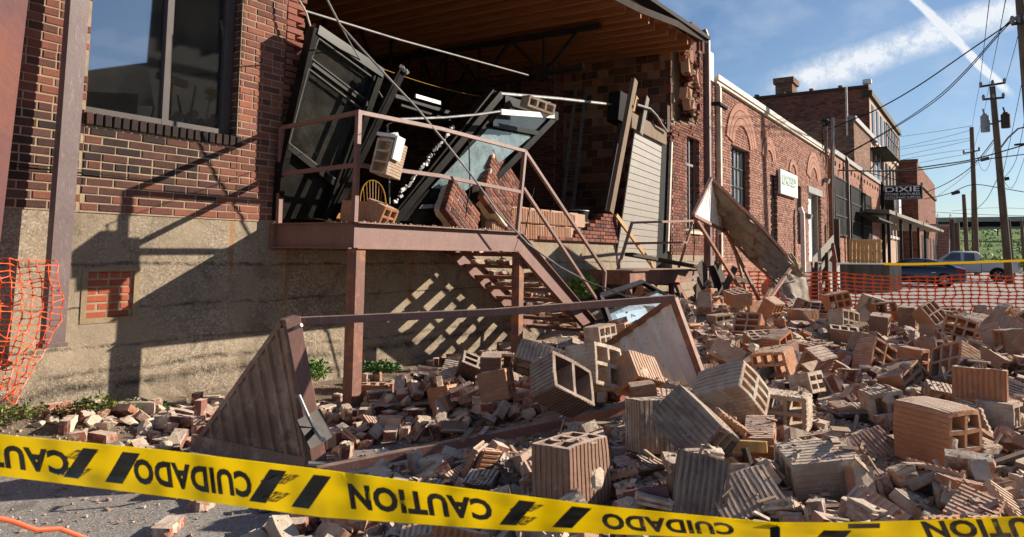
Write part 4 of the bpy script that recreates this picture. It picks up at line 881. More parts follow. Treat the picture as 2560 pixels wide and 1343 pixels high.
t = thing('wall_heater', 'dark boxy heater with a pale blue grille hung left of the timber post top', 'heater', WY(1548, 270, 6.5))
c = WY(1547, 272, 6.5); Rm = Euler((0, R(8), R(-10))).to_matrix(); mb = MB(); mb.box(c, (0.42, 0.3, 0.66), Rm); mb.build('casing', M['black'], t, bevel=0.02)
for k in range(5): mb = MB(); mb.box(c+Rm @ Vector((0.10+0.02*k, -0.16, 0)), (0.010, 0.02, 0.5), Rm); mb.build('grille_slat', M['galv'], t)
# things on the small landing
timber('dark_plank', 'long dark plank lying across the small landing', WY(1572, 636, 5.0), WY(1745, 668, 4.9), 0.06, 0.16, 'wood_dark')
def board(label, pts, Y, m='wood_dark', n=(0.1, 0.03, 0)):
    t_ = MB(); t_.prism([WY(x, y, Y) for x, y in pts], n); return tag(t_.build('leaning_board', M[m], off=WY(*pts[-1], Y)), label, 'board', None)
board('dark pointed board standing upright at the end of the small landing', [(1744, 660), (1754, 650), (1768, 668), (1772, 806), (1738, 800)], 4.35, 'wood_dark')
board('dark brown board crossing in front of the pile of planks at the small landing', [(1832, 664), (1846, 672), (1778, 808), (1760, 800)], 4.1, 'wood_dark')
board('dark board leaning left behind the crossed planks', [(1786, 652), (1800, 662), (1848, 780), (1832, 800)], 4.4, 'wood_dark')
board('short board jutting right from the crossed planks', [(1836, 690), (1878, 700), (1876, 709), (1834, 700)], 4.2, 'wood_dark')
board('wide board standing behind the pointed board', [(1772, 665), (1790, 662), (1812, 740), (1806, 800), (1776, 800)], 4.5, 'wood_dark')
board('grey sharp splinter sticking out left of the standing boards', [(1716, 700), (1744, 682), (1752, 688), (1722, 704)], 4.3, 'wood_grey')
# ================================================================== FALLEN AWNING (centre)
def corrugated(ps_a, ps_b, n, depth, nrm, th=0.004, ribw=0.25):
    """sheet between edge a (p0->p1) and edge b (q0->q1): raised ribs run from a to b"""
    mb = MB(); nrm = Vector(nrm).normalized(); prof = []
    for i in range(n):
        prof += [((i+0.0)/n, 0), ((i+0.42)/n, 0), ((i+0.5)/n, depth), ((i+0.70)/n, depth), ((i+0.78)/n, 0), ((i+0.86)/n, depth*0.35), ((i+0.92)/n, 0)]
    prof.append((1, 0)); vs = []
    for u, d in prof:
        a = Vector(ps_a[0]).lerp(Vector(ps_a[1]), u); b = Vector(ps_b[0]).lerp(Vector(ps_b[1]), u)
        for q in (a, b): vs += [q+nrm*d, q+nrm*(d-th)]
    fs = []
    for i in range(len(prof)-1):
        o = i*4; fs += [(o, o+2, o+6, o+4), (o+1, o+5, o+7, o+3), (o, o+4, o+5, o+1), (o+2, o+3, o+7, o+6)]
    k = (len(prof)-1)*4; fs += [(0, 1, 3, 2), (k, k+2, k+3, k+1)]
    mb.add(vs, fs); return mb
TL, BL, BB = WX(708, 806, 3.0), Vector((3.14, 3.64, 0.02)), Vector((2.98, 4.62, 0.05))
TL = Vector((TL.x, 3.68, WY(708, 806, 3.68).z)); TL = WY(706, 806, 3.72)
BRt = WZ(1775, 980, 0.42); RB = WZ(1482, 884, 0.50); TRt = WY(1684, 746, BRt.y+0.22)
t = thing('fallen_awning', 'overturned brown steel awning frame with triangular ribbed ends lying in front of the stairs', 'awning', (4.6, 3.2, 0))
t['_L'] = (4.6, 3.2, 0)
nl = (TL-BL).cross(BB-BL).normalized(); nl = nl if nl.x < 0 else -nl
mb = corrugated((BB+(BL-BB)*0.02, BL), (BB.lerp(TL, 0.02)+Vector((0, 0, .0)), TL+Vector((0.0, 0, -0.02))), 9, 0.022, nl); mb.build('brown_end_panel', M['brown_sheet'], t)
mb = MB(); mb.bar(BB-nl*0.0+Vector((-.03, 0, .02)), BL+Vector((-.03, 0, .02)), 0.02, 0.11); mb.build('bottom_flashing', M['brown_sheet'], t)
mb = MB(); mb.bar(BB, TL, 0.03, 0.035, up=nl); mb.build('rake_trim', M['brown_sheet'], t)
def ab(p, q, w, h, up, name, m='brown_steel'): mb = MB(); mb.bar(p, q, w, h, up=up); mb.build(name, M[m], t, bevel=0.003)
ab(TL+Vector((0.03, -0.03, 0.03)), BL+Vector((0.05, -0.03, -0.02)), 0.10, 0.10, (0.3, 1, 0), 'front_post')
ab(TL+Vector((0.0, -0.005, -0.03)), BL+Vector((0.0, 0.03, 0)), 0.035, 0.10, (0.3, 1, 0), 'dark_edge_angle', 'brown_sheet')
mid = TL.lerp(TRt, 0.5)+Vector((0, 0, -0.02))
ab(TL+Vector((0.08, 0, 0.0)), mid, 0.05, 0.05, (0, 0, 1), 'top_beam'); ab(mid, TRt, 0.05, 0.05, (0, 0, 1), 'top_beam')
ab(WZ(792, 1180, 0.18), BRt+Vector((-0.05, 0, 0.0)), 0.05, 0.055, (0, 0, 1), 'bottom_beam')
ab(TRt, BRt+Vector((0, 0, -0.05)), 0.045, 0.07, (1, 0, 0), 'right_post', 'rust_steel'); ab(TRt, RB+Vector((0, 0.05, -0.05)), 0.04, 0.06, (1, 0, 0), 'right_rake', 'rust_steel')
nr = (TRt-BRt).cross(RB-BRt).normalized(); nr = nr if nr.dot(CAM-BRt) > 0 else -nr
mb = corrugated((BRt-(RB-BRt)*0.0, RB), (TRt, RB.lerp(TRt, 0.04)), 6, 0.028, nr); mb.build('pale_end_panel', M['pale_sheet'], t)
mb = MB(); p = TL+Vector((0.03, -0.085, -0.04)); mb.tube([p+Vector((0, .02, 0)), p+Vector((0.01, -0.05, 0.03))], 0.012, 8); mb.build('bolt', M['galv'], t)
# base plate with rod lying at the foot of the post
c = WY(787, 1072, 3.45); Rm = Euler((R(62), R(-8), R(10))).to_matrix(); mb = MB(); mb.box(c, (0.21, 0.19, 0.012), Rm)
mb.build('base_plate', M['zinc_dull'], t); mb = MB(); mb.tube([WY(738, 990, 3.5), WY(748, 990, 3.42), WY(770, 1040, 3.38), c, WY(808, 1100, 3.25)], 0.011, 8); mb.tube([c, WY(808, 1100, 3.25)], 0.018, 6); mb.build('anchor_rod', M['galv'], t)
poletube('flexible_conduit', 'short ribbed grey hose end poking out at the foot of the awning post', 'hose', [WY(770, 1160, 3.5), WY(810, 1160, 3.45), WY(845, 1168, 3.42), WY(862, 1185, 3.4)], 0.017, M['conduit'])
# metal sheets under the awning beam
def crumple(label, pts, z, m, seed, name='metal_sheet', amp=0.05, n=9):
    P4 = [WZ(x, y, z_) for (x, y), z_ in zip(pts, z)]; vs = []; fs = []
    for i in range(n+1):
        for j in range(n+1):
            a = P4[0].lerp(P4[1], i/n); b = P4[3].lerp(P4[2], i/n); q = a.lerp(b, j/n)
            q = q + Vector((0, 0, amp*(abs(noise.noise((i*0.6, seed, j*0.5)))*1.6+0.3*noise.noise((i*2, j*2, seed))))); vs.append(q)
    k = len(vs); vs += [v-Vector((0, 0, 0.004)) for v in vs]
    for i in range(n):
        for j in range(n):
            a = i*(n+1)+j; f = (a, a+1, a+n+2, a+n+1); fs.append(f); fs.append(tuple(q+k for q in reversed(f)))
    mb = MB(); mb.add(vs, fs); return tag(mb.build(name, m, off=P4[0]), label, 'metal sheet')
crumple('crumpled pale metal sheet sticking out below the lower beam of the fallen awning', [(835, 1190), (850, 1168), (1180, 1110), (1200, 1150)], (0.06, 0.09, 0.22, 0.16), M['pale_sheet'], 2)
crumple('bent silver sheet under the far end of the lower awning beam', [(1370, 1090), (1400, 1040), (1600, 1000), (1590, 1050)], (0.2, 0.25, 0.3, 0.24), M['galv'], 7)
crumple('rusty brown metal panel lying flat among bricks behind the lower awning beam', [(930, 1020), (960, 985), (1140, 965), (1090, 1010)], (0.10, 0.14, 0.16, 0.14), M['brown_sheet'], 4, amp=0.02)
# smashed black window frame beside the stairs
t = thing('smashed_window', 'black window frame with crazed blue glass dropped behind the awning at the foot of the stairs', 'window frame', (9, 4.0, 0.3))
K = lambda x, y, Y: WY(x, y, Y)
q = [K(1500, 742, 4.2), K(1604, 706, 4.6), K(1700, 760, 4.2), K(1560, 905, 3.7)]
mb = MB()
for a, b in zip(q, q[1:]+q[:1]): mb.bar(a, b, 0.07, 0.06, up=(0, -0.7, 0.7))
mb.bar(q[0].lerp(q[3], .28), q[1].lerp(q[2], .42), 0.04, 0.04, up=(0, -.7, .7)); mb.build('frame', BF, t)
mb = MB(); mb.prism([q[0].lerp(q[3], .3), q[1].lerp(q[2], .45), q[2]+Vector((-.05, 0, .05)), q[3]+Vector((0.03, 0, .08))], (0, 0.008, -0.008)); mb.build('crazed_pane', M['glass_crazed'], t)
crumple('pale glass shard sheet at the foot of the big stairs', [(1490, 800), (1540, 790), (1545, 850), (1530, 865)], (0.5, 0.5, 0.42, 0.4), M['glass_dusty'], 5, 'glass_shard', amp=0.0)
for i, (pa, pb, Ya, Yb, lab) in enumerate((((1700, 835), (1930, 905), 3.6, 3.2, 'long black window rail lying in the rubble right of the pale awning end'), ((1720, 812), (1945, 872), 3.9, 3.5, 'second long black window rail just behind the first'), ((1850, 800), (2070, 812), 4.4, 3.9, 'black rail lying level at the foot of the twisted canopy'))):
    a, b = WY(*pa, Ya), WY(*pb, Yb); mb = MB(); mb.bar(a, b, 0.11, 0.07); mb.bar(a+Vector((0, 0, .05)), b+Vector((0, 0, .05)), 0.02, 0.05); tag(mb.build('black_rail', BF, off=a), lab, 'window rail')
poletube('coiled_conduit', 'grey cable curling down beside the pale awning end', 'cable', [WY(1735, 872, 2.9), WY(1752, 868, 2.95), WY(1768, 882, 3.0), WY(1780, 905, 3.0), WY(1795, 935, 3.0)], 0.012, M['conduit'])
# ================================================================== TWISTED CANOPY (right)
t = thing('twisted_canopy', 'buckled brown canopy frame with torn tan sheeting standing on the rubble past the stairs', 'canopy', (14.5, 3.6, 0))
t['label'] = 'buckled brown canopy frame with torn tan sheeting standing in the rubble beyond the stairs'
AA, Bq, Cq = WY(1778, 446, 4.2), WY(1733, 538, 4.0), WY(1812, 580, 4.5)
Eq, Gq, Hq = WY(2012, 690, 3.0), WY(1948, 712, 3.3), WY(1985, 655, 3.2)
n3 = Vector((-0.7, -0.7, 0.1))
mb = corrugated((Bq, Cq), (AA.lerp(Bq, .03), AA), 6, 0.02, n3); mb.build('pale_end_sheet', M['pale_sheet'], t)
def warp_sheet(P4, n, amp, seed, m, name, th=0.005):
    vs = []; fs = []; nn = (P4[1]-P4[0]).cross(P4[3]-P4[0]).normalized()
    for i in range(n+1):
        for j in range(n+1):
            a = P4[0].lerp(P4[1], i/n); b = P4[3].lerp(P4[2], i/n); q = a.lerp(b, j/n)
            vs.append(q+nn*amp*(noise.noise((i*0.5, j*0.35, seed))*1.2+0.25*sin(j/n*pi*7)-0.9*sin(j/n*pi)*0.5))
    k = len(vs); vs += [v-nn*th for v in vs]
    for i in range(n):
        for j in range(n): a = i*(n+1)+j; f = (a, a+1, a+n+2, a+n+1); fs.append(f); fs.append(tuple(q+k for q in reversed(f)))
    mb = MB(); mb.add(vs, fs); return mb.build(name, m, t, smooth=True)
warp_sheet([AA, Eq, Gq, Cq], 22, 0.10, 3, M['tan_sheet'], 'tan_roof_sheet')
warp_sheet([Eq, WY(2034, 794, 2.8), WY(2000, 792, 2.9), Gq], 10, 0.06, 8, M['tan_sheet'], 'hanging_sheet')
warp_sheet([WY(1980, 630, 3.0), WY(2014, 690, 2.95), WY(1990, 690, 3.05), WY(1960, 640, 3.05)], 8, 0.05, 5, M['tan_sheet'], 'curled_edge')
def tb(p, q, w=0.055, name='frame_bar', m='rust_steel'): mb = MB(); mb.bar(p, q, w, w); mb.build(name, M[m], t)
mA, mC = AA.lerp(Eq, .5)+Vector((0, 0, .06)), Cq.lerp(Gq, .5)+Vector((0, 0, -.04))
for p, q in ((AA, mA), (mA, Eq), (Cq, mC), (mC, Gq), (AA, Cq), (Bq, Cq), (AA, Bq), (Gq, Hq), (Hq, Eq), (mA, mC)): tb(p, q)
tb(WY(1790, 480, 4.3), WY(1950, 700, 3.5), 0.05)
for p, q, Ya, Yb in (((1815, 580), (1905, 765), 4.4, 3.6), ((1738, 545), (1880, 770), 4.1, 3.9), ((1830, 600), (1868, 740), 4.5, 4.2), ((1765, 560), (1762, 660), 4.6, 4.9), ((1800, 585), (1800, 660), 4.7, 4.8), ((1940, 700), (1905, 765), 3.4, 3.3), ((1985, 660), (1925, 745), 3.2, 3.1), ((1948, 700), (1960, 760), 3.3, 3.1)):
    tb(WY(*p, Ya), WY(*q, Yb), 0.05, 'leg')
mb = MB(); c = WY(1936, 722, 3.2); mb.box(c, (0.16, 0.02, 0.18), Euler((0.1, 0.3, 0.2)).to_matrix()); mb.build('bracket_plate', M['rust_steel'], t)
poletube('hanging_chain', 'thin dark chain hanging at the right end of the small landing', 'chain', [WY(1733, 560, 5), WY(1736, 610, 5), WY(1734, 652, 5)], 0.012, M['black'])
# ================================================================== ORANGE SAFETY MESH
def mesh_fence(name, label, S, nu, nv, w, gap_wob=0.0, th=0.003):
    """S(u,v)->point; strands drawn as flat ribbons with swollen crossings"""
    mb = MB(); P_ = [[S(i/nu, j/nv, i, j) for j in range(nv+1)] for i in range(nu+1)]
    def strand(a, b):
        d = (b-a); 
        if d.length > 0.6: return
        m_ = a.lerp(b, 0.5); 
        for p, q, w0, w1 in ((a, m_, w*1.7, w*0.7), (m_, b, w*0.7, w*1.7)):
            dd = (q-p).normalized(); view = (p-CAM).normalized(); s_ = dd.cross(Vector((0, 1, 0.01)) if abs(dd.y) < .9 else Vector((1, 0, 0))).normalized() if False else dd.cross(FWN).normalized()
            n_ = s_.cross(dd)*th
            mb.hexa([p-s_*w0/2-n_, p+s_*w0/2-n_, q+s_*w1/2-n_, q-s_*w1/2-n_, p-s_*w0/2+n_, p+s_*w0/2+n_, q+s_*w1/2+n_, q-s_*w1/2+n_])
    for i in range(nu+1):
        for j in range(nv+1):
            if i < nu: strand(P_[i][j], P_[i+1][j])
            if j < nv: strand(P_[i][j], P_[i][j+1])
    return tag(mb.build(name, M['orange_plastic'], off=P_[0][0]), label, 'safety fence')
FWN = Vector((0.8, -0.55, 0))     # normal of the far fence
FWN = Vector((-0.9, -0.42, 0)).normalized()
fa, fb = Vector((15.9, 5.4, 0)), Vector((20.6, -1.9, 0))
def S1(u, v, i, j):
    base = fa.lerp(fb, u); top = 1.08 + 0.03*sin(u*9) - 0.05*abs(sin(u*pi*3)) + 0.015*noise.noise((i*0.9, 0, 0))
    z = top*(1-v) + 0.02*v; base = base + Vector((0.10, 0.05, 0))*noise.noise((i*0.4, j*0.35, 0))*1.2 + Vector((0.03, -0.05, 0))*noise.noise((i*.8, j*.8, 4))
    return Vector((base.x, base.y, z+0.012*noise.noise((i*1.3, j*0.9, 7))))
mesh_fence('orange_mesh_fence', 'long orange plastic mesh fence stretched across the lot behind the rubble', S1, 44, 12, 0.026)
FWN = Vector((0, -1, 0))
def S2(u, v, i, j):
    y = 652 + (1005-652)*v
    xr = [138, 150, 156, 150, 122, 92, 66, 40]; k = min(v*7, 6.999); a = int(k); xe = xr[a]+(xr[a+1]-xr[a])*(k-a)
    x = -60 + (xe+60)*u**0.9 + 7*noise.noise((i*.7, j*.6, 0)); yy = y + 16*noise.noise((i*.6, j*.5, 8)) - (1-u)*6
    return WY(x, yy, 5.25+0.22*noise.noise((i*0.5, j*0.4, 3)))
mesh_fence('orange_mesh_scrap', 'torn orange mesh sagging in front of the rendered pier at the left edge', S2, 8, 24, 0.005)
def S3(u, v, i, j): return WZ(-120+380*u+40*v, 1296+u*70+v*120+8*noise.noise((i, j, 0)), 0.62)
FWN = Vector((0, 0, 1)); 
poletube('orange_mesh_strand', 'blurred orange mesh strand crossing the bottom left corner under the tape', 'mesh strand', [WY(-40, 1288, 1.05), WY(30, 1303, 1.05), WY(90, 1325, 1.05), WY(150, 1322, 1.05), WY(230, 1352, 1.05)], 0.003, M['orange_plastic'])
# ================================================================== CAUTION TAPE
def tape(name, label, mids, width_px, Zs, tilt, texts, blocks, r=80):
    """mids: list of (x, ytop, ybot, Z)"""
    n = len(mids)
    def at(s):
        xs = [m_[0] for m_ in mids]; k = 0
        while k < n-2 and s > xs[k+1]: k += 1
        u = (s-xs[k])/(xs[k+1]-xs[k]); u_ = u
        return [mids[k][q]*(1-u_)+mids[k+1][q]*u_ for q in (1, 2, 3, 4)]
    def P(s, v, off=0.0):    # v 0 top .. 1 bottom
        yt, yb, z, dz = at(s); y = yt+(yb-yt)*v
        d = ray(s, y); zz = z + dz*(v-0.5) + 0.004*sin(s*0.012+v*2) + 0.003*sin(s*.05) + 0.010*noise.noise((s*0.006, v*2.5, 1))+0.002*noise.noise((s*0.03, v*5, 2))
        return CAM + d*(zz-off)
    t = thing(name, label, 'caution tape', P(mids[0][0], 0.5))
    mb = MB(); N_ = 260; vs = []; fs = []; nv = 8
    x0, x1 = mids[0][0], mids[-1][0]
    for i in range(N_+1):
        for j in range(nv+1): vs.append(P(x0+(x1-x0)*i/N_, j/nv))
    k = len(vs)
    for i in range(N_+1):
        for j in range(nv+1): vs.append(P(x0+(x1-x0)*i/N_, j/nv, -0.0006))
    for i in range(N_):
        for j in range(nv): a = i*(nv+1)+j; f = (a, a+1, a+nv+2, a+nv+1); fs.append(f); fs.append(tuple(q+k for q in reversed(f)))
    mb.add(vs, fs); mb.build('film', M['yellow'], t, smooth=True)
    for txt, sr, sl, v0, v1, shear in texts:     # upside-down text: starts at the right (sr) and runs left (sl)
        cu = bpy.data.curves.new('t', 'FONT'); cu.body = txt; cu.size = 1; cu.offset = 0.045; cu.space_character = 1.08; cu.resolution_u = 3
        o = bpy.data.objects.new('t', cu); col.objects.link(o); dg = bpy.context.evaluated_depsgraph_get(); me = bpy.data.meshes.new_from_object(o.evaluated_get(dg))
        bpy.data.objects.remove(o)
        b = bmesh.new(); b.from_mesh(me); 
        for ax in (0.0,):
            xs = [v.co.x for v in b.verts]; ys = [v.co.y for v in b.verts]; a0, a1, b0, b1 = min(xs), max(xs), min(ys), max(ys)
        kx = int((a1-a0)/0.12)
        for q in range(1, kx): bmesh.ops.bisect_plane(b, geom=list(b.verts)+list(b.edges)+list(b.faces), plane_co=(a0+(a1-a0)*q/kx, 0, 0), plane_no=(1, 0, 0))
        mb = MB(); b.verts.ensure_lookup_table(); b.verts.index_update()
        vv = []
        for v in b.verts:
            uu = (v.co.x-a0)/(a1-a0); hh = (v.co.y-b0)/(b1-b0); s = sr+(sl-sr)*uu + shear*hh; vv.append(P(s, v0+(v1-v0)*hh, 0.0022))
        mb.add(vv, [[q.index for q in f.verts] for f in b.faces]); b.free(); mb.build('lettering', M['ink'], t)
    for s0_, s1_, v0, v1, sh in blocks:
        mb = MB(); m_ = 8; vs = []
        for i in range(m_+1): s = s0_+(s1_-s0_)*i/m_; vs += [P(s+sh*(1-q/5), v0+(v1-v0)*q/5, .0022) for q in range(6)]
        mb.add(vs, [(6*i+q, 6*i+q+1, 6*i+q+7, 6*i+q+6) for i in range(m_) for q in range(5)]); mb.build('black_bar', M['ink'], t)
mids = [(-160, 1068, 1168, 1.34, 0), (0, 1086, 1190, 1.32, 0), (400, 1124, 1240, 1.22, 0), (800, 1173, 1293, 1.14, 0), (1250, 1232, 1325, 1.12, 0.035), (1500, 1264, 1334, 1.13, 0.045), (1700, 1284, 1342, 1.14, 0.05), (1850, 1298, 1346, 1.15, 0.05), (1940, 1306, 1344, 1.16, 0.05)]
tape('caution_tape', 'yellow caution tape sagging upside down across the whole foreground', mids, 0, 0, 0,
     [('CAUTION', 168, -190, 0.24, 0.80, 8), ('CUIDADO', 625, 330, 0.24, 0.80, 8), ('CAUTION', 1225, 868, 0.22, 0.78, 10), ('CUIDADO', 1830, 1500, 0.25, 0.85, 10),
      ('REINFORCED', 248, 192, .18, .42, -40), ('REFORZADO', 232, 176, .58, .82, -36), ('REINFORCED', 752, 690, .18, .42, -44), ('REFORZADO', 728, 668, .58, .82, -40), ('REINFORCED', 1362, 1305, .2, .45, -36), ('REFORZADO', 1345, 1290, .58, .85, -34)],
     [(158, 196, .13, .84, 50), (262, 306, .13, .84, 44), (622, 664, .13, .86, 52), (728, 772, .13, .86, 56), (1248, 1290, .14, .86, 50), (1380, 1430, .14, .86, 50)])
mids2 = [(1938, 1306, 1345, 1.16, 0.04), (2100, 1306, 1352, 1.17, 0.04), (2300, 1301, 1352, 1.18, 0.04), (2560, 1290, 1350, 1.20, 0.03), (2720, 1284, 1350, 1.22, 0.03)]
tape('caution_tape', 'second length of caution tape tied on at the knot and running to the right edge', mids2, 0, 0, 0, [('CAUTION', 2690, 2300, 0.05, 0.9, 20)], [(2120, 2200, .1, .35, 0), (2040, 2110, 0.45, .9, 20)])
mb = MB(); c = CAM+ray(1938, 1324)*1.15; mb.tube([c+Vector((0, 0, 0.02)), c-Vector((0.002, 0, 0.03))], 0.008, 8); tag(mb.build('tape_tie', M['black'], off=c), 'black tie knotting the two tapes together at the bottom', 'tie')
# far yellow tape across the lot
mb = MB(); pts = [WY(2205, 659, 3.2), WY(2300, 660, 2.2), WY(2440, 655, 0.9), WY(2570, 650, -0.3)]; pts = [CAM+ray(x, y)*17 for x, y in ((2210, 660), (2260, 661), (2320, 660), (2440, 656), (2600, 650))]
for a, b in zip(pts[:-1], pts[1:]): mb.bar(a, b, 0.004, 0.055)
tag(mb.build('far_caution_tape', M['yellow'], off=pts[0]), 'thin yellow tape stretched level in front of the parked vehicles', 'caution tape')
# ================================================================== NEIGHBOURING BRICK BUILDINGS
def brick_tex(name, c1, c2, mortar, scale=1.0, dirt=(0.05, 0.04, 0.035), damt=0.3):
    m, nt, b, o = new_mat(name); g = NT(nt); v = g.coord(); s = g.n('ShaderNodeSeparateXYZ'); g.link(v, s.inputs[0])
    c = g.n('ShaderNodeCombineXYZ'); g.link(g.math('ADD', s.outputs[0], s.outputs[1]), c.inputs[0]); g.link(s.outputs[2], c.inputs[1])
    bt = g.n('ShaderNodeTexBrick'); g.link(c.outputs[0], bt.inputs['Vector']); bt.inputs['Scale'].default_value = 1.0
    bt.inputs['Brick Width'].default_value = 0.213*scale; bt.inputs['Row Height'].default_value = 0.068*scale; bt.inputs['Mortar Size'].default_value = 0.007*scale
    bt.inputs['Color1'].default_value = (0, 0, 0, 1); bt.inputs['Color2'].default_value = (1, 1, 1, 1); bt.inputs['Mortar'].default_value = (0.5, 0.5, 0.5, 1)
    sc = g.n('ShaderNodeSeparateColor'); g.link(bt.outputs['Color'], sc.inputs[0])
    cc = g.ramp(sc.outputs[0], [(0, tuple(q*0.5 for q in c1)), (0.3, c1), (0.7, c2), (1, tuple(min(1, q*1.25) for q in c2))])
    cc = g.mix(g.ramp(g.noise(v, 0.35, 6, 0.7), [(0.4, 0.0), (0.7, damt)]), cc, dirt)
    cc = g.mix(g.ramp(g.noise(v, 1.7, 5, 0.7), [(0.5, 0.0), (0.75, 0.35)]), cc, tuple(min(1, q*1.5) for q in c2))
    cc = g.mix(bt.outputs['Fac'], cc, mortar); g.link(cc, b.inputs['Base Color']); b.inputs['Roughness'].default_value = 0.92; b.inputs['Specular IOR Level'].default_value = 0.15
    g.bump(g.math('SUBTRACT', g.noise(v, 20, 4), g.math('MULTIPLY', bt.outputs['Fac'], 2.0)), 0.006, b); return m
M['far_brick'] = brick_tex('orange_brick_wall', (0.34, 0.145, 0.095), (0.44, 0.20, 0.13), (0.26, 0.19, 0.15))
M['far_brown'] = brick_tex('brown_brick_wall', (0.17, 0.085, 0.055), (0.26, 0.13, 0.08), (0.20, 0.15, 0.115), 1.6)
M['far_dark'] = brick_tex('dark_red_brick_wall', (0.21, 0.085, 0.058), (0.26, 0.10, 0.066), (0.12, 0.07, 0.055), 1.8)
M['render_tan'] = simple('tan_rendered_wall', (0.42, 0.28, 0.20), 0.9, (0.32, 0.20, 0.14), 0.6)
M['lbrick'] = brick_face('weathered_pink_brick', [(0, (0.20, 0.085, 0.06)), (0.3, (0.36, 0.16, 0.115)), (0.6, (0.44, 0.215, 0.15)), (0.85, (0.50, 0.27, 0.19)), (1, (0.30, 0.13, 0.1))], mort=0.70, bumpd=0.003)
M['lmortar'] = simple('dark_old_mortar', (0.13, 0.09, 0.07), 0.95, (0.2, 0.15, 0.12), 3)
LB = thing('signed_brick_building', 'low pink brick building with arched lintels, barred windows and a white shop sign', 'building', (26, 6, 0))
XA, XB, ZP = 18.3, 34.2, 6.05
wins = [(19.85, 21.7, 1.75, 4.56), (24.1, 25.0, 1.9, 4.15), (27.9, 28.7, 1.9, 4.12), (29.95, 32.5, 1.25, 4.25)]
hole = lambda x, z: any(a < x < b and c < z < d for a, b, c, d in wins)
def lt_(x, z):
    t_ = rnd.random(); 
    if 19.5 < x < 22.4 and z < 5.5 and (x > 21.7 or z > 4.5): t_ = 0.25+0.3*rnd.random()
    return (t_, 0.12*rnd.random(), 0)
mb = MB(); lay(mb, (0, 5.99, 0), (1, 0, 0), (0, 0, 1), (0, -1, 0), XA, XB, 1.3, ZP-0.05, keep=lambda x, z: not hole(x, z), tint=lt_, L_=0.2, H_=0.062, J=0.014, jit=0.003)
for a, b_, c, d in wins:
    lay(mb, (b_-0.003, 0, 0), (0, 1, 0), (0, 0, 1), (-1, 0, 0), 6.0, 6.24, c, d, L_=0.1, T=0.05, tint=lambda u, v: (rnd.random(), 0.2, 0))
def arch(cx, cz, r, rings, a0=0.0):
    for k in range(rings):
        rr = r + k*0.24; n = int(pi*rr/0.085)
        for i in range(n):
            a = R(12)+(pi-R(24))*(i+0.5)/n
            mb.box((cx+rr*cos(a), 5.966, cz+rr*sin(a)*0.92), (0.2, 0.035, 0.066), Euler((0, -a, 0)).to_matrix(), (rnd.uniform(0.5, 0.9), 0.0, 0))
arch(20.85, 4.45, 0.95, 3); arch(23.9, 4.5, 0.55, 2); arch(27.3, 4.4, 0.55, 1); arch(31.0, 4.45, 0.8, 3)
mb.build('brick_facade', M['lbrick'], LB)
mb = MB(); segs = []
xs = sorted([XA, XB]+[q for a, b_, c, d in wins for q in (a, b_)])
for x0, x1 in zip(xs[:-1], xs[1:]):
    w_ = [q for q in wins if abs(q[0]-x0) < 1e-6]
    if w_: mb.bb(x0, x1, 6.0, 6.3, 1.25, w_[0][2]); mb.bb(x0, x1, 6.0, 6.3, w_[0][3], ZP)
    else: mb.bb(x0, x1, 6.0, 6.3, 1.25, ZP)
mb.bb(XA, XB, 6.5, 25, 0, 5.8); mb.build('wall_core', M['lmortar'], LB)
mb = MB(); mb.bb(XA, XB, 5.94, 6.3, -0.2, 1.25); mb.build('base_course', M['far_brick'], LB)
mb = MB(); mb.bb(XA+0.1, XB, 5.9, 6.35, ZP-0.06, ZP+0.12); mb.bb(XA+0.1, XB, 5.86, 5.9, ZP+0.02, ZP+0.17); mb.build('parapet_cap', M['cream'], LB)
# steel window
a, b_, c, d = wins[0]
mb = MB(); nc, nr_ = 5, 5
for i in range(nc+1): x = a+0.02+(b_-a-0.08)*i/nc; mb.bb(x, x+(0.05 if i in (0, 5, 2) else 0.028), 6.14, 6.18, c, d)
for j in range(nr_+1): z = c+0.02+(d-c-0.06)*j/nr_; mb.bb(a+.02, b_-.02, 6.145, 6.185, z, z+0.035)
fr = mb.build('window_frame', M['wood_dark'], LB); mb = MB(); mb.bb(a, b_, 6.19, 6.2, c, d); mb.build('window_pane', M['glass_pale'], fr)
for a, b_, c, d in wins[1:3]:
    mb = MB(); mb.bb(a, b_, 6.24, 6.26, c, d); f = mb.build('barred_window', M['black'], LB); mb = MB()
    for i in range(8): x = a+0.05+(b_-a-.1)*i/7; mb.tube([(x, 6.08, c), (x, 6.08, d)], 0.012, 5)
    for z in (c+.5, (c+d)/2, d-.5): mb.bb(a, b_, 6.09, 6.1, z, z+0.04)
    mb.build('bars', M['dark_steel'], f)
a, b_, c, d = wins[3]
mb = MB(); mb.bb(a, b_, 6.2, 6.24, c, 4.0); mb.build('service_door', M['white'], LB); mb = MB(); mb.bb(a-.1, b_+.15, 5.95, 6.2, 4.0, 4.26); mb.build('door_lintel', M['conduit'], LB)
mb = MB(); mb.bb(b_-0.75, b_-0.7, 6.0, 6.2, c, 4.0); mb.build('door_post', M['wood_grey'], LB)
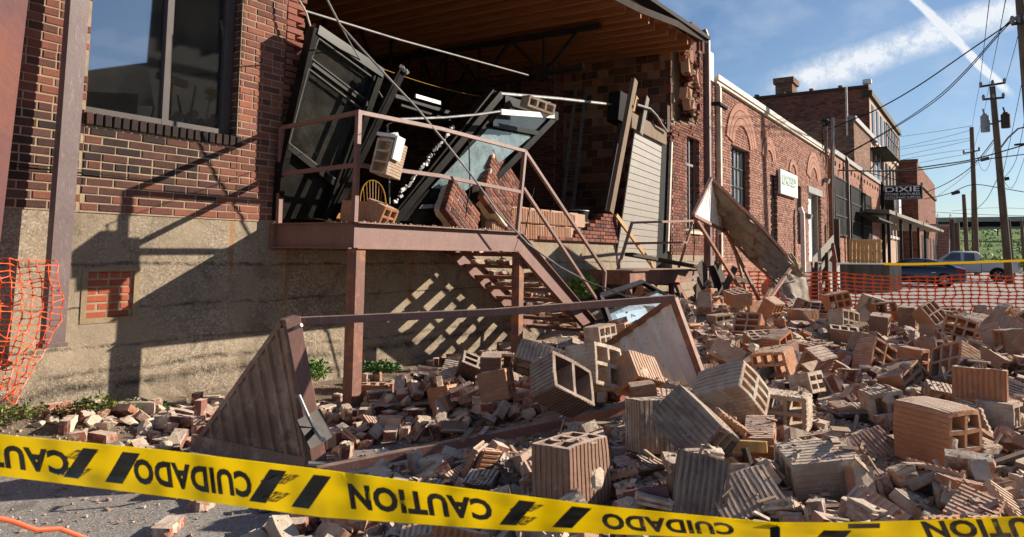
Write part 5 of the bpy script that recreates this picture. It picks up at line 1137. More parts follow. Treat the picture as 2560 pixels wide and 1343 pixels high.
# shop sign
sg = thing('shop_sign', 'white rectangular shop sign with green capital lettering on the pink brick wall', 'sign', (26.3, 5.85, 4))
sg['label'] = 'white rectangular sign with pale green lettering LINDSEY on the pink brick wall'
mb = MB(); mb.bb(24.95, 27.5, 5.86, 5.95, 3.56, 4.40); mb.build('sign_board', M['white'], sg, bevel=0.01)
M['teal'] = simple('faded_green_lettering', (0.20, 0.36, 0.32), 0.7, (0.28, 0.42, 0.38), 9)
M['pale_green'] = simple('pale_green_lettering', (0.5, 0.6, 0.56), 0.7, (0.58, 0.66, 0.62), 9)
def text_mesh(body, x, z, h, w_, y=None, m=None, parent=None, xp=None, flip=False, off=0.02, name='lettering', thick=0.006):
    cu = bpy.data.curves.new('t', 'FONT'); cu.body = body; cu.size = 1; cu.offset = off; cu.resolution_u = 3; o = bpy.data.objects.new('t', cu); col.objects.link(o)
    me = bpy.data.meshes.new_from_object(o.evaluated_get(bpy.context.evaluated_depsgraph_get())); bpy.data.objects.remove(o)
    vs = [v.co.copy() for v in me.vertices]; a0, a1 = min(v.x for v in vs), max(v.x for v in vs); b0, b1 = min(v.y for v in vs), max(v.y for v in vs); mb = MB()
    pts = []
    for v in vs:
        u, t_ = (v.x-a0)/(a1-a0), (v.y-b0)/(b1-b0)
        pts.append((x+u*w_, y, z+t_*h) if xp is None else (xp, x+u*w_, z+t_*h))
    mb.add(pts, [list(p.vertices) for p in me.polygons]); return mb.build(name, m, parent)
text_mesh('LINDSEY', 25.15, 3.90, 0.36, 2.15, 5.835, M['teal'], sg, off=0.03)
# pipes, lamps and boxes on that wall
def downs(label, x, z0, z1, y=5.93, w_=0.1, m='brown_flash', kind='downspout'):
    mb = MB(); mb.bb(x-w_/2, x+w_/2, y-w_/2, y+w_/2, z0, z1); mb.bar((x, y, z1), (x, y+0.08, z1+0.25), w_, w_, up=(0, 1, 0)); return tag(mb.build('downspout', M[m], off=(x, y, z0)), label, 'downspout')
downs('tall dark brown downspout at the joint between the damaged wall and the pink brick wall', 17.72, 0.1, 7.0, w_=0.12)
downs('cream downspout at the left end of the pink brick building', 18.62, 0.2, 5.9, w_=0.12, m='cream')
downs('short white vent pipe standing against the wall below the shop sign', 27.7, 0.8, 3.0, y=5.75, w_=0.14, m='white')
poletube('black_drain_elbow', 'short black pipe elbow sticking out beside the dark downspout', 'pipe', [(18.0, 5.95, 5.35), (18.05, 5.75, 5.35), (18.5, 5.7, 5.3)], 0.06, M['black'])
for i, (x, l) in enumerate(((34.0, 'rusty conduit riser at the right corner of the pink brick building'), (34.35, 'pale conduit riser beside the rusty one'), (34.6, 'third thin conduit riser next to the screened windows'))):
    poletube('conduit_riser', l, 'conduit', [(x, 5.85, 1.4), (x+0.05, 5.85, 4.2), (x-0.1, 5.8, 5.6), (x-.1, 5.75, 6.5+(1.2 if i == 1 else 0))], 0.06 if i < 2 else 0.035, M['rust_steel' if i == 0 else 'conduit'], 'conduits at the building corner')
t = thing('service_mast', 'rusty service mast with black weatherhead and coiled wires above the pink building roof', 'mast', (34.3, 5.8, 6))
p0 = WY(2066, 400, 5.8); p1 = WY(2065, 312, 5.8); mb = MB(); mb.tube([(p0.x, 5.8, 5.9), p1], 0.07, 8); mb.build('mast_pipe', M['rust_steel'], t); mb = MB(); crust(mb, p1+Vector((0, 0, 0.1)), 0.18, m=0); mb.build('weatherhead', M['black'], t)
mb = MB()
for k in range(4):
    c = p1+Vector((0.3*k-0.5, 0, -0.5-0.3*k)); mb.tube([c+Vector((cos(a)*0.4, 0.05*k, sin(a)*0.5)) for a in [2*pi*i/16 for i in range(17)]], 0.012, 4)
mb.build('wire_coil', M['black'], t)
for i, (x, z, l) in enumerate(((33.1, 4.75, 'floodlight above the service door'), (29.3, 3.0, 'small grey box left of the service door'))):
    mb = MB(); mb.box((x, 5.85, z), (0.3, 0.2, 0.2), Euler((0.3, 0, 0)).to_matrix()); mb.bar((x, 5.99, z+.1), (x, 5.85, z), .05, .05); tag(mb.build('wall_light', M['conduit'], off=(x, 6, z)), l, 'wall light')
# ---------------------------------------------------------------- screened-window building
SB = thing('screened_window_building', 'low orange brick building with three tall black screened windows and grey parapet', 'building', (43, 6, 0))
mb = MB(); mb.bb(34.75, 52.4, 6.0, 24, -0.2, 6.3); mb.build('wall', M['far_brick'], SB)
mb = MB(); mb.bb(34.75, 52.5, 5.9, 6.1, 6.25, 6.48); mb.build('parapet', M['conduit'], SB)
def scr(px0, px1, yt, yb):
    x0, x1 = WY(px0, yt, 6).x, WY(px1, yt, 6).x; z1, z0 = WY(px0, yt, 6).z, WY(px0, yb, 6).z; mb = MB(); mb.bb(x0, x1, 5.9, 5.99, z0, z1); f = mb.build('screened_window', M['black'], SB)
    mb = MB()
    for k in range(4): z = z0+(z1-z0)*k/3; mb.bb(x0-.05, x1+.05, 5.86, 5.9, z-0.03, z+0.03)
    for x in (x0, x1): mb.bb(x-.04, x+.04, 5.865, 5.9, z0, z1)
    n = int((x1-x0)/0.22)
    for k in range(1, n): x = x0+(x1-x0)*k/n; mb.bb(x-.008, x+.008, 5.88, 5.89, z0, z1)
    mb.build('screen_bars', M['dark_steel'], f)
scr(2080, 2112, 440, 585); scr(2121, 2144, 463, 597); scr(2150, 2172, 482, 604)
mb = MB(); a = WY(2178, 560, 6).x; b_ = WY(2193, 560, 6).x; mb.bb(a, b_, 5.93, 6.0, 0.2, WY(2178, 565, 6).z); mb.build('entrance_door', M['plaster_red'], SB)
for k in range(14): x = 36+k*1.15; mb = MB(); mb.bb(x, x+0.16, 5.96, 6.0, 5.75, 5.95); mb.build('vent_slot', M['black'], SB)
downs('dark downspout between the first two screened windows', WY(2117, 500, 5.9).x, 0.2, 6.2, y=5.85, w_=0.16); downs('dark downspout at the far corner of the screened window building', 52.2, 0.2, 6.2, y=5.85, w_=0.2, m='black')
# ---------------------------------------------------------------- tall warehouses behind
def wingrid(parent, Y, cols, rows, m='glass_far', frame=None):
    for (pa, pb) in cols:
        for (yt, yb, ref) in rows:
            x0, x1 = WY(pa, 400, Y).x, WY(pb, 400, Y).x; z1 = WY(ref, yt, Y).z; z0 = WY(ref, yb, Y).z
            mb = MB(); mb.bb(x0, x1, Y-0.05, Y-0.002, z0, z1); f = mb.build('window', M['black'], parent)
            mb = MB(); mb.bb(x0+.12, x1-.12, Y-0.08, Y-0.051, z0+.1, (z0+z1)/2-.05); mb.bb(x0+.12, x1-.12, Y-0.08, Y-0.051, (z0+z1)/2+.05, z1-.1); mb.build('pane', M['glass_pale'], f)
            mb = MB(); mb.bb(x0-.15, x1+.15, Y-0.2, Y-0.002, z0-.2, z0-.003); mb.build('sill', M['cream'], f)
TBY = 8.0
tx0, tx1 = WY(2172, 215, TBY).x, WY(2246, 310, TBY).x; tz = WY(2172, 216, TBY).z
TB = thing('tall_warehouse', 'tall four storey dark brick warehouse with a chimney and narrow street windows', 'building', (tx0, TBY, 0))
mb = MB(); mb.bb(tx0, tx1, TBY+0.01, 42, 0, tz-0.1); mb.build('side_wall', M['far_dark'], TB)
mb = MB(); mb.bb(tx0+0.02, tx1-0.02, TBY, TBY+0.3, 0, tz-0.8); mb.build('street_wall', M['render_tan'], TB)
mb = MB(); mb.bb(tx0-0.15, tx1+.2, TBY-0.25, TBY+0.5, tz-0.8, tz-0.35); mb.bb(tx0-0.2, tx1+.2, TBY+0.0, 42, tz-0.1, tz+0.12); mb.build('cornice', M['wood_dark'], TB)
for k in range(14): y = 10+k*2.3; mb = MB(); mb.bb(tx0-0.25, tx0+0.3, y, y+0.3, tz+0.12, tz+0.3); mb.build('coping_joint', M['far_brown'], TB)
a, b_ = WX(1942, 235, tx0+1), WX(1984, 235, tx0+1); zt = WX(1960, 198, tx0+1).z
mb = MB(); mb.bb(tx0+0.5, tx0+2.4, b_.y, a.y, tz-1, zt-0.5); mb.bb(tx0+0.3, tx0+2.6, b_.y-0.15, a.y+.15, zt-.5, zt); mb.build('chimney', M['far_brown'], TB)
ncol = 8
def colsf(n, a=2180, b=2243): # perspective-even columns
    xa, xb = WY(a, 400, TBY).x, WY(b, 400, TBY).x; return [(xa+(xb-xa)*(i+0.15)/n, xa+(xb-xa)*(i+0.75)/n) for i in range(n)]
for x0, x1 in colsf(7):
    for z0, z1 in ((tz-4.3, tz-1.3), (tz-8.2, tz-5.2), (tz-12.0, tz-9.0)):
        mb = MB(); mb.bb(x0, x1, TBY-0.03, TBY-0.001, z0, z1); f = mb.build('window', M['black'], TB)
        mb = MB(); mb.bb(x0+.2, x1-.2, TBY-0.06, TBY-0.031, z0+.12, z1-.12); mb.build('pane', M['glass_far'], f); mb = MB(); mb.bb(x0-.2, x1+.2, TBY-0.22, TBY-0.001, z0-.25, z0-.002); mb.build('sill', M['cream'], f)
t = thing('roof_beacon', 'small white round vent on the roof corner of the tall warehouse', 'roof vent', WX(2167, 212, tx0)); mb = MB(); c = WX(2168, 210, tx0+.3); mb.tube([c-Vector((0, 0, .4)), c], .1); mb.tube([c, c+Vector((0, 0, .35))], .35, 12); mb.build('cap', M['white'], t)
t = thing('fire_escape', 'black iron fire escape balcony high on the street side of the tall warehouse', 'fire escape', WY(2225, 380, TBY))
fx0, fx1 = WY(2208, 380, TBY-1).x, WY(2240, 380, TBY-1).x; fz = WY(2224, 376, TBY-1.2).z
mb = MB(); mb.bb(fx0, fx1, TBY-1.3, TBY-.01, fz-.12, fz); mb.build('platform', M['dark_steel'], t); mb = MB()
for k in range(9): x = fx0+(fx1-fx0)*k/8; mb.bb(x-.03, x+.03, TBY-1.3, TBY-1.24, fz, fz+1.9)
mb.bb(fx0, fx1, TBY-1.32, TBY-1.24, fz+1.85, fz+1.95); mb.bb(fx0, fx1, TBY-1.32, TBY-1.25, fz+.9, fz+1.0); mb.build('railing', M['dark_steel'], t)
for x in (fx0+.3, fx1-.3): mb = MB(); mb.bar((x, TBY-1.2, fz-.1), (x, TBY, fz-1.8), .08, .08); mb.build('brace', M['dark_steel'], t)
MY = 7.6; mx0, mx1 = WY(2134, 300, MY).x, WY(2174, 340, MY).x; mz = WY(2134, 302, MY).z
MBd = thing('brown_brick_block', 'lower brown brick block standing in front of the tall dark warehouse', 'building', (mx0, MY, 0))
mb = MB(); mb.bb(mx0, min(mx1, tx0-0.02), MY, 34, 0, mz); mb.build('wall', M['far_brown'], MBd)
mb = MB(); mb.bb(mx0-.1, tx0-.05, MY-.15, MY+.3, mz, mz+.35); mb.build('parapet_cap', M['conduit'], MBd); mb = MB(); mb.bb(mx0-.1, mx0+.2, MY+.31, 34, mz, mz+.2); mb.build('side_coping', M['far_brown'], MBd)
for i in range(3):
    x0 = mx0+1.2+i*3.6
    if x0+1.4 < tx0:
        mb = MB(); mb.bb(x0, x0+1.5, MY-.03, MY-.001, mz-6.2, mz-3.2); f = mb.build('window', M['black'], MBd); mb = MB(); mb.bb(x0+.2, x0+1.3, MY-.06, MY-.031, mz-6, mz-3.4); mb.build('pane', M['glass_far'], f)
mb = MB(); mb.bb(mx0-.12, mx0-.001, MY+.35, MY+.47, mz-1, mz+2.4); tag(mb.build('standpipe', M['cream'], off=(mx0, MY, 0)), 'thin pale pipe rising above the corner of the brown brick block', 'pipe')
mb = MB(); p = WY(2010, 345, 9); mb.bb(WY(2012, 340, 9).x, WY(2060, 360, 9).x, 9, 11, 6.2, WY(2012, 342, 9).z); tag(mb.build('roof_shed', simple('blue_grey_sheet', (0.45, 0.5, 0.56), 0.6, (0.38, 0.43, 0.5), 0.5), off=(40, 9, 6)), 'pale blue-grey metal housing on the low roof behind the parapet', 'roof housing')
# further building
FY = 6.2; fx = WX(2246, 400, WY(2292, 405, FY).x)
f0 = WY(2292, 405, FY); fz1 = f0.z
FB = thing('end_brick_building', 'red brick building with stepped parapet at the far end of the row', 'building', (f0.x, FY, 0))
mb = MB(); mb.bb(f0.x, f0.x+28, FY, 30, 0, fz1); mb.build('wall', M['far_dark'], FB); mb = MB(); mb.bb(f0.x-.15, f0.x+.6, FY-.1, 14, fz1, fz1+.3); mb.bb(f0.x+4, f0.x+28, FY-.2, FY+.4, fz1-2.2, fz1-1.8); mb.build('parapet', M['far_brown'], FB)
for i in range(4): x = f0.x+3+i*6; mb = MB(); mb.bb(x, x+2, FY-.05, FY-.001, 1, 4); mb.build('window', M['black'], FB)
mb = MB(); mb.bb(f0.x+28, f0.x+55, FY-1.5, 20, 0, WY(2330, 560, FY).z); tag(mb.build('low_brick_annex', M['far_brick'], off=(f0.x+28, FY, 0)), 'low orange brick annex beyond the red brick building beside the metal stairs', 'building')
# hanging sign
ds = thing('hanging_sign', 'black hanging sign with white lettering DIXIE STORE FIXTURES on the tall building front', 'sign', (53.4, 5, 6))
sx = 52.9; q0, q1 = WX(2206, 466, sx), WX(2306, 461, sx); z0 = WX(2206, 500, sx).z; z1 = q0.z
mb = MB(); mb.bb(sx, sx+0.25, q1.y, q0.y, z0, z1); mb.build('sign_box', M['black'], ds, bevel=0.02)
mb = MB(); 
for za, zb, ya_, yb__ in ((z0, z0+.05, q1.y, q0.y), (z1-.05, z1, q1.y, q0.y), (z0+.05, z1-.05, q1.y, q1.y+.05), (z0+.05, z1-.05, q0.y-.05, q0.y)): mb.bb(sx-.02, sx-.001, ya_, yb__, za, zb)
mb.build('sign_rim', M['galv'], ds)
H_ = z1-z0; wd = q0.y-q1.y; M['sign_white'] = simple('white_sign_paint', (0.82, 0.82, 0.8), 0.5, (0.78, 0.78, 0.76), 3)
for body, zz, hh, ww in (('DIXIE', 0.55, 0.36, 0.86), ('STORE FIXTURES', 0.29, 0.17, 0.88), ('RESTAURANT SUPPLIES', 0.08, 0.14, 0.90)):
    text_mesh(body, q0.y-wd*(1-ww)/2, z0+H_*zz, H_*hh, -wd*ww, None, M['sign_white'], ds, xp=sx-0.06, off=0.012 if body == 'DIXIE' else 0.006)
mb = MB(); mb.bar((sx+.1, q1.y+.3, z1), (sx+.1, 8, z1+1.4), .05, .05); mb.bar((sx+.1, q1.y+.3, z1), (sx+6, 8, z1+.6), .04, .04); mb.build('guy_bars', M['dark_steel'], ds)
# canopy with machinery
cn = thing('street_canopy', 'flat corrugated loading canopy on thin posts along the far building front', 'canopy', (55, 5, 0))
c0_, c1_ = WY(2204, 552, 5.0), WY(2290, 588, 4.0)
mb = MB(); mb.hexa([(c0_.x, 4.6, 3.9), (c0_.x+32, 3.6, 3.9), (c0_.x+32, 8, 4.1), (c0_.x, 8, 4.1), (c0_.x, 4.6, 4.1), (c0_.x+32, 3.6, 4.1), (c0_.x+32, 8, 4.3), (c0_.x, 8, 4.3)]); mb.build('canopy_roof', M['wood_grey'], cn)
for k in range(5): x = c0_.x+1+k*6.5; mb = MB(); mb.bb(x, x+.16, 4.7, 4.86, 0, 3.92); mb.build('post', M['dark_steel'], cn)
mb = MB(); a = WY(2176, 541, 5.2); mb.hexa([(a.x, 4.8, a.z-.15), (a.x+6, 4.6, a.z-.25), (a.x+6, 6, a.z), (a.x, 6, a.z+.2), (a.x, 4.8, a.z-.05), (a.x+6, 4.6, a.z-.15), (a.x+6, 6, a.z+.1), (a.x, 6, a.z+.3)]); tag(mb.build('entrance_hood', M['dark_steel'], off=a), 'short dark hood over the red entrance door', 'hood')
for i, (px, py, w_, h_, mm, l) in enumerate(((2214, 540, 1.1, 1.1, 'dark_steel', 'dark air conditioner on the canopy under the hanging sign'), (2231, 540, .9, 1.2, 'white', 'pale air conditioner on the canopy right of the dark one'))):
    p = WX(px, py, 56+i*3); mb = MB(); mb.bb(p.x, p.x+1.5, p.y-w_/2, p.y+w_/2, 4.2, 4.2+h_+.6); mb.bb(p.x-.02, p.x-.001, p.y-w_*.4, p.y+w_*.4, 4.5, 4.2+h_+.4, (0, 0, 0), 0); tag(mb.build('air_conditioner', M[mm], off=(p.x, p.y, 4.2)), l, 'air conditioner')
t = thing('caged_tank', 'dark green tank in a wire cage on the canopy', 'tank', (64, 5, 4.3)); p0, p1 = WX(2247, 545, 64), WX(2281, 545, 64)
mb = MB(); mb.bb(64, 66, p1.y+.1, p0.y-.1, 4.2, WX(2260, 542, 64).z); mb.build('tank', simple('dark_green_paint', (0.035, 0.08, 0.06), 0.6), t, bevel=.1); mb = MB()
zc = WX(2260, 538, 64).z
for k in range(6): y = p1.y+(p0.y-p1.y)*k/5; mb.bb(63.9, 63.95, y-.04, y+.04, 4.2, zc)
for k in range(5): z = 4.2+(zc-4.2)*k/4; mb.bb(63.85, 63.9, p1.y, p0.y, z-.04, z+.04)
mb.build('cage', M['dark_steel'], t)
# metal stair tower
t = thing('metal_stair', 'grey metal fire stair rising beside the low annex at the end of the row', 'stairs', (95, 4, 0)); sp0, sp1 = WX(2338, 640, 90), WX(2372, 640, 90)
zt_ = WX(2350, 560, 96).z
for k in range(16):
    z = 0.2+k*zt_/16; mb = MB(); mb.bb(88+k*.5, 88.35+k*.5, sp1.y, sp0.y, z, z+.08); mb.build('tread', M['galv'], t)
for y in (sp0.y, sp1.y):
    mb = MB(); mb.bar((88, y, 0.2), (96, y, zt_), .06, .35); mb.build('stringer', M['galv'], t); mb = MB(); mb.bar((88, y, 1.2), (96, y, zt_+1.1), .06, .08); mb.bar((96, y, zt_+1.1), (100, y, zt_+1.1), .06, .08)
    for k in range(5): mb.bar((88+k*2, y, .2+k*zt_/4), (88+k*2, y, 1.2+k*zt_/4), .06, .06)
    mb.build('handrail', M['galv'], t)
mb = MB(); mb.bb(96, 101, sp1.y, sp0.y+6, zt_-.1, zt_); mb.build('walkway', M['galv'], t)
for y in (sp1.y, sp0.y+6): mb = MB(); mb.bb(100, 100.2, y, y+.2, 0, zt_-.1); mb.build('post', M['galv'], t)
# ================================================================== LOADING DOCK, RAILS, PALLET
dk = [(30.0, 5.35), (33.6, 3.58), (37.5, 3.5), (37.5, 5.93), (30.0, 5.93)]
mb = MB(); mb.prism([(x, y, 0) for x, y in dk], (0, 0, 1.16)); d_ = thing('loading_dock', 'blackened concrete loading dock block behind the orange fence', 'loading dock', (33, 4.7, 0)); mb.build('block', M['concrete_dock'], d_, bevel=0.03)
mb = MB(); mb.prism([(x, y, 1.164) for x, y in dk], (0, 0, 0.05)); mb.build('worn_top', M['concrete_top'], d_)
mb = MB(); mb.hexa([(24.5, 4.9, 0), (29.99, 4.9, 0), (29.99, 5.93, 0), (24.5, 5.93, 0), (24.5, 4.9, 0.05), (29.99, 4.9, 1.16), (29.99, 5.93, 1.16), (24.5, 5.93, 0.05)]); mb.build('ramp', M['concrete_top'], d_)
t = thing('wooden_guard_rail', 'broken weathered wooden guard rail slanting up the ramp before the dock', 'guard rail', (28, 4.6, 0))
def wb(p, q, w_, d, nm, m='wood_grey'): mb = MB(); mb.bar(p, q, w_, d, up=(1, 0, 0)); mb.build(nm, M[m], t)
U_ = lambda x, y: WY(x, y, 4.75)
wb(U_(2031, 658), U_(2084, 598), 0.02, 0.33, 'top_board'); wb(U_(2040, 690), U_(2080, 630), 0.02, 0.2, 'middle_board'); wb(U_(2042, 740), U_(2075, 690), 0.02, 0.2, 'lower_board')
for x, y0, y1, nm, m_ in ((2037, 655, 748, 'post', 'wood_dark'), (2063, 632, 742, 'post', 'wood_dark')): wb(U_(x, y0), U_(x+1, y1), 0.2, 0.1, nm, m_)
wb(U_(2078, 610), U_(2086, 655), 0.2, 0.1, 'red_post', 'plaster_red'); wb(U_(2086, 655), U_(2088, 735), 0.15, 0.1, 'red_post', 'plaster_red')
t = thing('wooden_pallet', 'fresh yellow wooden pallet standing on end on the loading dock', 'pallet', (34, 4.6, 1.2))
pa, pb = WX(2121, 654, 34.2), WX(2203, 654, 34.2); zt2 = WX(2130, 598, 34.2).z
for k in range(8):
    y = pb.y+(pa.y-pb.y)*(k+.5)/8 ; mb = MB(); mb.bar((34.2, y, 1.22), (34.5, y+.02, zt2), 0.115*(pa.y-pb.y)*0.9, 0.03, up=(1, 0, 0)); mb.build('slat', M['wood_new'], t)
for k in range(3): z = 1.3+k*(zt2-1.4)/2; mb = MB(); mb.bb(34.35+k*.1, 34.47+k*.1, pb.y, pa.y, z-.02, z+.08); mb.build('runner', M['wood_new'], t)
timber('dock_post', 'dark wooden post carrying a bracket behind the pallet', Vector((33.8, 5.6, 3.1)), Vector((33.8, 5.6, 1.2)), 0.2, 0.2, 'wood_dark')
# ================================================================== VEHICLES (long axis along Y, nose towards the buildings)
M['car_blue'] = simple('dark_blue_car_paint', (0.012, 0.02, 0.045), 0.18, (0.01, 0.017, 0.04), 1, spec=0.8)
M['truck_white'] = simple('white_truck_paint', (0.62, 0.63, 0.66), 0.3, (0.58, 0.6, 0.63), 1)
M['lamp_red'] = simple('red_tail_lamp', (0.35, 0.01, 0.01), 0.2)
M['chrome'] = simple('chrome', (0.6, 0.6, 0.6), 0.2, metal=0.9)
def wheel(root, y, x, r, w_, spokes):
    mb = MB(); a, b_ = (x-w_/2, y, r), (x+w_/2, y, r)
    mb.tube([(x-w_/2, y, r), (x-w_/2+.02, y, r), (x+w_/2-.02, y, r), (x+w_/2, y, r)], [r-.03, r, r, r-.03], 28); wh = mb.build('wheel', M['black'], root, off=(0, 0, 0), smooth=True)
    mb = MB(); mb.tube([(x-w_/2-.006, y, r), (x-w_/2+.02, y, r)], r*.64, 24); mb.build('rim', M['dark_steel'], wh, off=(0, 0, 0))
    mb = MB()
    for k in range(spokes): a = 2*pi*k/spokes; mb.bar((x-w_/2-.014, y+cos(a)*.03, r+sin(a)*.03), (x-w_/2-.014, y+cos(a)*r*.66, r+sin(a)*r*.66), .03, .05, up=(1, 0, 0))
    mb.tube([(x-w_/2-.03, y, r), (x-w_/2, y, r)], .05, 10); mb.tube([(x-w_/2-.01, y+cos(a)*r*.64, r+sin(a)*r*.64) for a in [2*pi*k/24 for k in range(25)]], .015, 5)
    mb.build('hub_spokes', M['chrome'], wh, off=(0, 0, 0))
def loft(mb, sts, prof):   # sts: list of (y, list of (x,z) half section) mirrored
    n = len(sts[0][1]); vs = []; 
    for y, s_ in sts: vs += [(-x, y, z) for x, z in s_] + [(x, y, z) for x, z in reversed(s_)]
    m_ = 2*n; fs = []
    for i in range(len(sts)-1):
        for k in range(m_-1): fs.append((i*m_+k, i*m_+k+1, (i+1)*m_+k+1, (i+1)*m_+k))
        fs.append((i*m_+m_-1, i*m_, (i+1)*m_, (i+1)*m_+m_-1))
    fs.append(tuple(range(m_))); fs.append(tuple((len(sts)-1)*m_+k for k in range(m_-1, -1, -1))); mb.add(vs, fs)
def car_place(root, px, py, yw): p = WZ(px, py, 0); root.location = (p.x, p.y - yw, 0)
sd_ = thing('parked_sedan', 'dark blue sedan parked behind the orange fence beside the loading dock', 'car', (0, 0, 0)); sd_['_L'] = (0, 0, 0)
mb = MB()
def sec(zb, zs, w_, zt_=None): return [(0, zb), (w_*.8, zb), (w_*.97, zb+.12), (w_, zb+.3), (w_*.985, zs-.14), (w_*.93, zs-.02), (w_*.7, zs+.02), (0, zs+.05)]
L_ = 4.65
loft(mb, [(0, sec(.35, .78, .70)), (.08, sec(.28, .95, .80)), (.5, sec(.2, 1.02, .88)), (1.0, sec(.18, 1.0, .91)), (2.0, sec(.18, .98, .92)), (3.2, sec(.18, .94, .92)), (3.9, sec(.18, .88, .9)), (4.4, sec(.2, .75, .82)), (L_, sec(.3, .6, .62))], 0)
body = mb.build('body', M['car_blue'], sd_, off=(0, 0, 0), smooth=True)
mb = MB()
def gsec(z, w_, zt2, wt): return [(0, z), (w_, z), (w_*.99, z+.02), (wt, zt2-.06), (wt*.85, zt2), (0, zt2+.02)]
loft(mb, [(.42, gsec(.9, .80, .94, .78)), (1.05, gsec(.9, .84, 1.27, .66)), (1.7, gsec(.9, .85, 1.42, .64)), (2.3, gsec(.9, .85, 1.45, .64)), (2.8, gsec(.9, .84, 1.38, .64)), (3.7, gsec(.85, .8, .93, .74))], 0)
mb.build('roof', M['car_blue'], sd_, off=(0, 0, 0), smooth=True)
def side_glass(root, pts, x, nm='side_window', m='glass_far', w_=.012):
    mb = MB(); mb.prism([(x-(z-.95)*-0.42, y, z) for y, z in pts], (-w_, 0, 0)); mb.build(nm, M[m], root, off=(0, 0, 0))
side_glass(sd_, [(0.85, 1.0), (1.15, 1.24), (1.75, 1.365), (1.8, 1.0)], -.875); side_glass(sd_, [(1.88, 1.0), (1.85, 1.37), (2.4, 1.37), (2.85, 1.2), (3.1, 1.0)], -.875)
mb = MB(); mb.bar((-.6, .42, 1.0), (-.55, 1.05, 1.3), .03, .03); mb.prism([(-.7, .45, .99), (.7, .45, .99), (.6, 1.05, 1.29), (-.6, 1.05, 1.29)], (0, -.03, .03)); mb.build('rear_window', M['glass_far'], sd_, off=(0, 0, 0))
for sx_ in (-1, 1): mb = MB(); mb.prism([(sx_*.86, .02, .72), (sx_*.86, .45, .78), (sx_*.88, .42, .92), (sx_*.8, .04, .92)], (-sx_*.1, -.02, 0)); mb.build('tail_lamp', M['lamp_red'], sd_, off=(0, 0, 0))
for z in (.72,): mb = MB(); mb.bb(-.935, -.92, 1.35, 1.55, z, z+.03); mb.build('door_handle', M['chrome'], sd_, off=(0, 0, 0))
mb = MB(); mb.bb(-1.08, -.9, 2.9, 3.05, .95, 1.1); mb.build('door_mirror', M['car_blue'], sd_, off=(0, 0, 0), bevel=.03)
for y in (1.0, 3.72):
    mb = MB(); mb.tube([(-.93, y, .33), (-.85, y, .33)], .39, 24); mb.build('wheel_arch', M['black'], sd_, off=(0, 0, 0)); 
    for x in (-.86, .86): wheel(sd_, y, x, .33, .2, 10)
p = WZ(2358, 718, 0); sd_.location = (p.x+0.9, p.y-1.0, 0); sd_.rotation_euler = (0, 0, R(3)); 
pk = thing('parked_pickup', 'white extended cab pickup truck parked beyond the dark sedan', 'pickup truck', (0, 0, 0)); pk['_L'] = (0, 0, 0); W2 = M['truck_white']
mb = MB()
def sc2(zb, zs, w_): return [(0, zb), (w_*.9, zb), (w_, zb+.08), (w_, zb+.35), (w_*1.0, zs-.25), (w_*.98, zs-.04), (w_*.95, zs), (0, zs)]
loft(mb, [(0, sc2(.62, 1.22, .93)), (.05, sc2(.55, 1.26, .96)), (2.0, sc2(.55, 1.26, .98)), (2.02, sc2(.5, 1.26, .98)), (4.2, sc2(.5, 1.24, .98)), (5.0, sc2(.5, 1.2, .96)), (5.5, sc2(.55, 1.1, .9)), (5.6, sc2(.6, .95, .8))], 0); mb.build('body', W2, pk, off=(0, 0, 0), smooth=True)
mb = MB(); loft(mb, [(2.1, gsec(1.2, .93, 1.78, .78)), (2.25, gsec(1.2, .95, 1.9, .76)), (3.6, gsec(1.2, .95, 1.9, .76)), (4.5, gsec(1.2, .9, 1.3, .85))], 0); mb.build('cab', W2, pk, off=(0, 0, 0), smooth=True)
def sg2(pts, nm='side_window'): mb = MB(); mb.prism([(-.985+(z-1.25)*.30, y, z) for y, z in pts], (-.012, 0, 0)); mb.build(nm, M['glass_far'], pk, off=(0, 0, 0))
sg2([(2.35, 1.3), (2.4, 1.78), (2.95, 1.8), (2.95, 1.3)]); sg2([(3.15, 1.3), (3.15, 1.8), (3.65, 1.8), (4.15, 1.32)])
mb = MB(); mb.bb(-.98, -.90, .02, .06, .85, 1.2); mb.build('tail_lamp', M['lamp_red'], pk, off=(0, 0, 0)); mb = MB(); mb.bb(.90, .98, .02, .06, .85, 1.2); mb.build('tail_lamp', M['lamp_red'], pk, off=(0, 0, 0))
mb = MB(); mb.bb(-.9, .9, -.2, 0, .5, .68); mb.build('rear_bumper', M['chrome'], pk, off=(0, 0, 0), bevel=.02)
mb = MB(); mb.bb(-.995, -.985, 2.02, 2.04, .55, 1.24); mb.bb(-.995, -.985, 3.05, 3.06, .6, 1.24); mb.bb(-1.0, -.985, 3.15, 3.4, 1.08, 1.12); mb.build('door_seams', M['black'], pk, off=(0, 0, 0))
for y in (1.15, 4.75):
    mb = MB(); mb.tube([(-.99, y, .42), (-.9, y, .42)], .47, 24); mb.build('wheel_arch', M['black'], pk, off=(0, 0, 0))
    for x in (-.9, .9): wheel(pk, y, x, .38, .24, 6)
p = WZ(2497, 704, 0); pk.location = (p.x+1.0, p.y-1.15, 0); pk.rotation_euler = (0, 0, R(2)); pk.scale = (1.05, 1.05, 1.05)
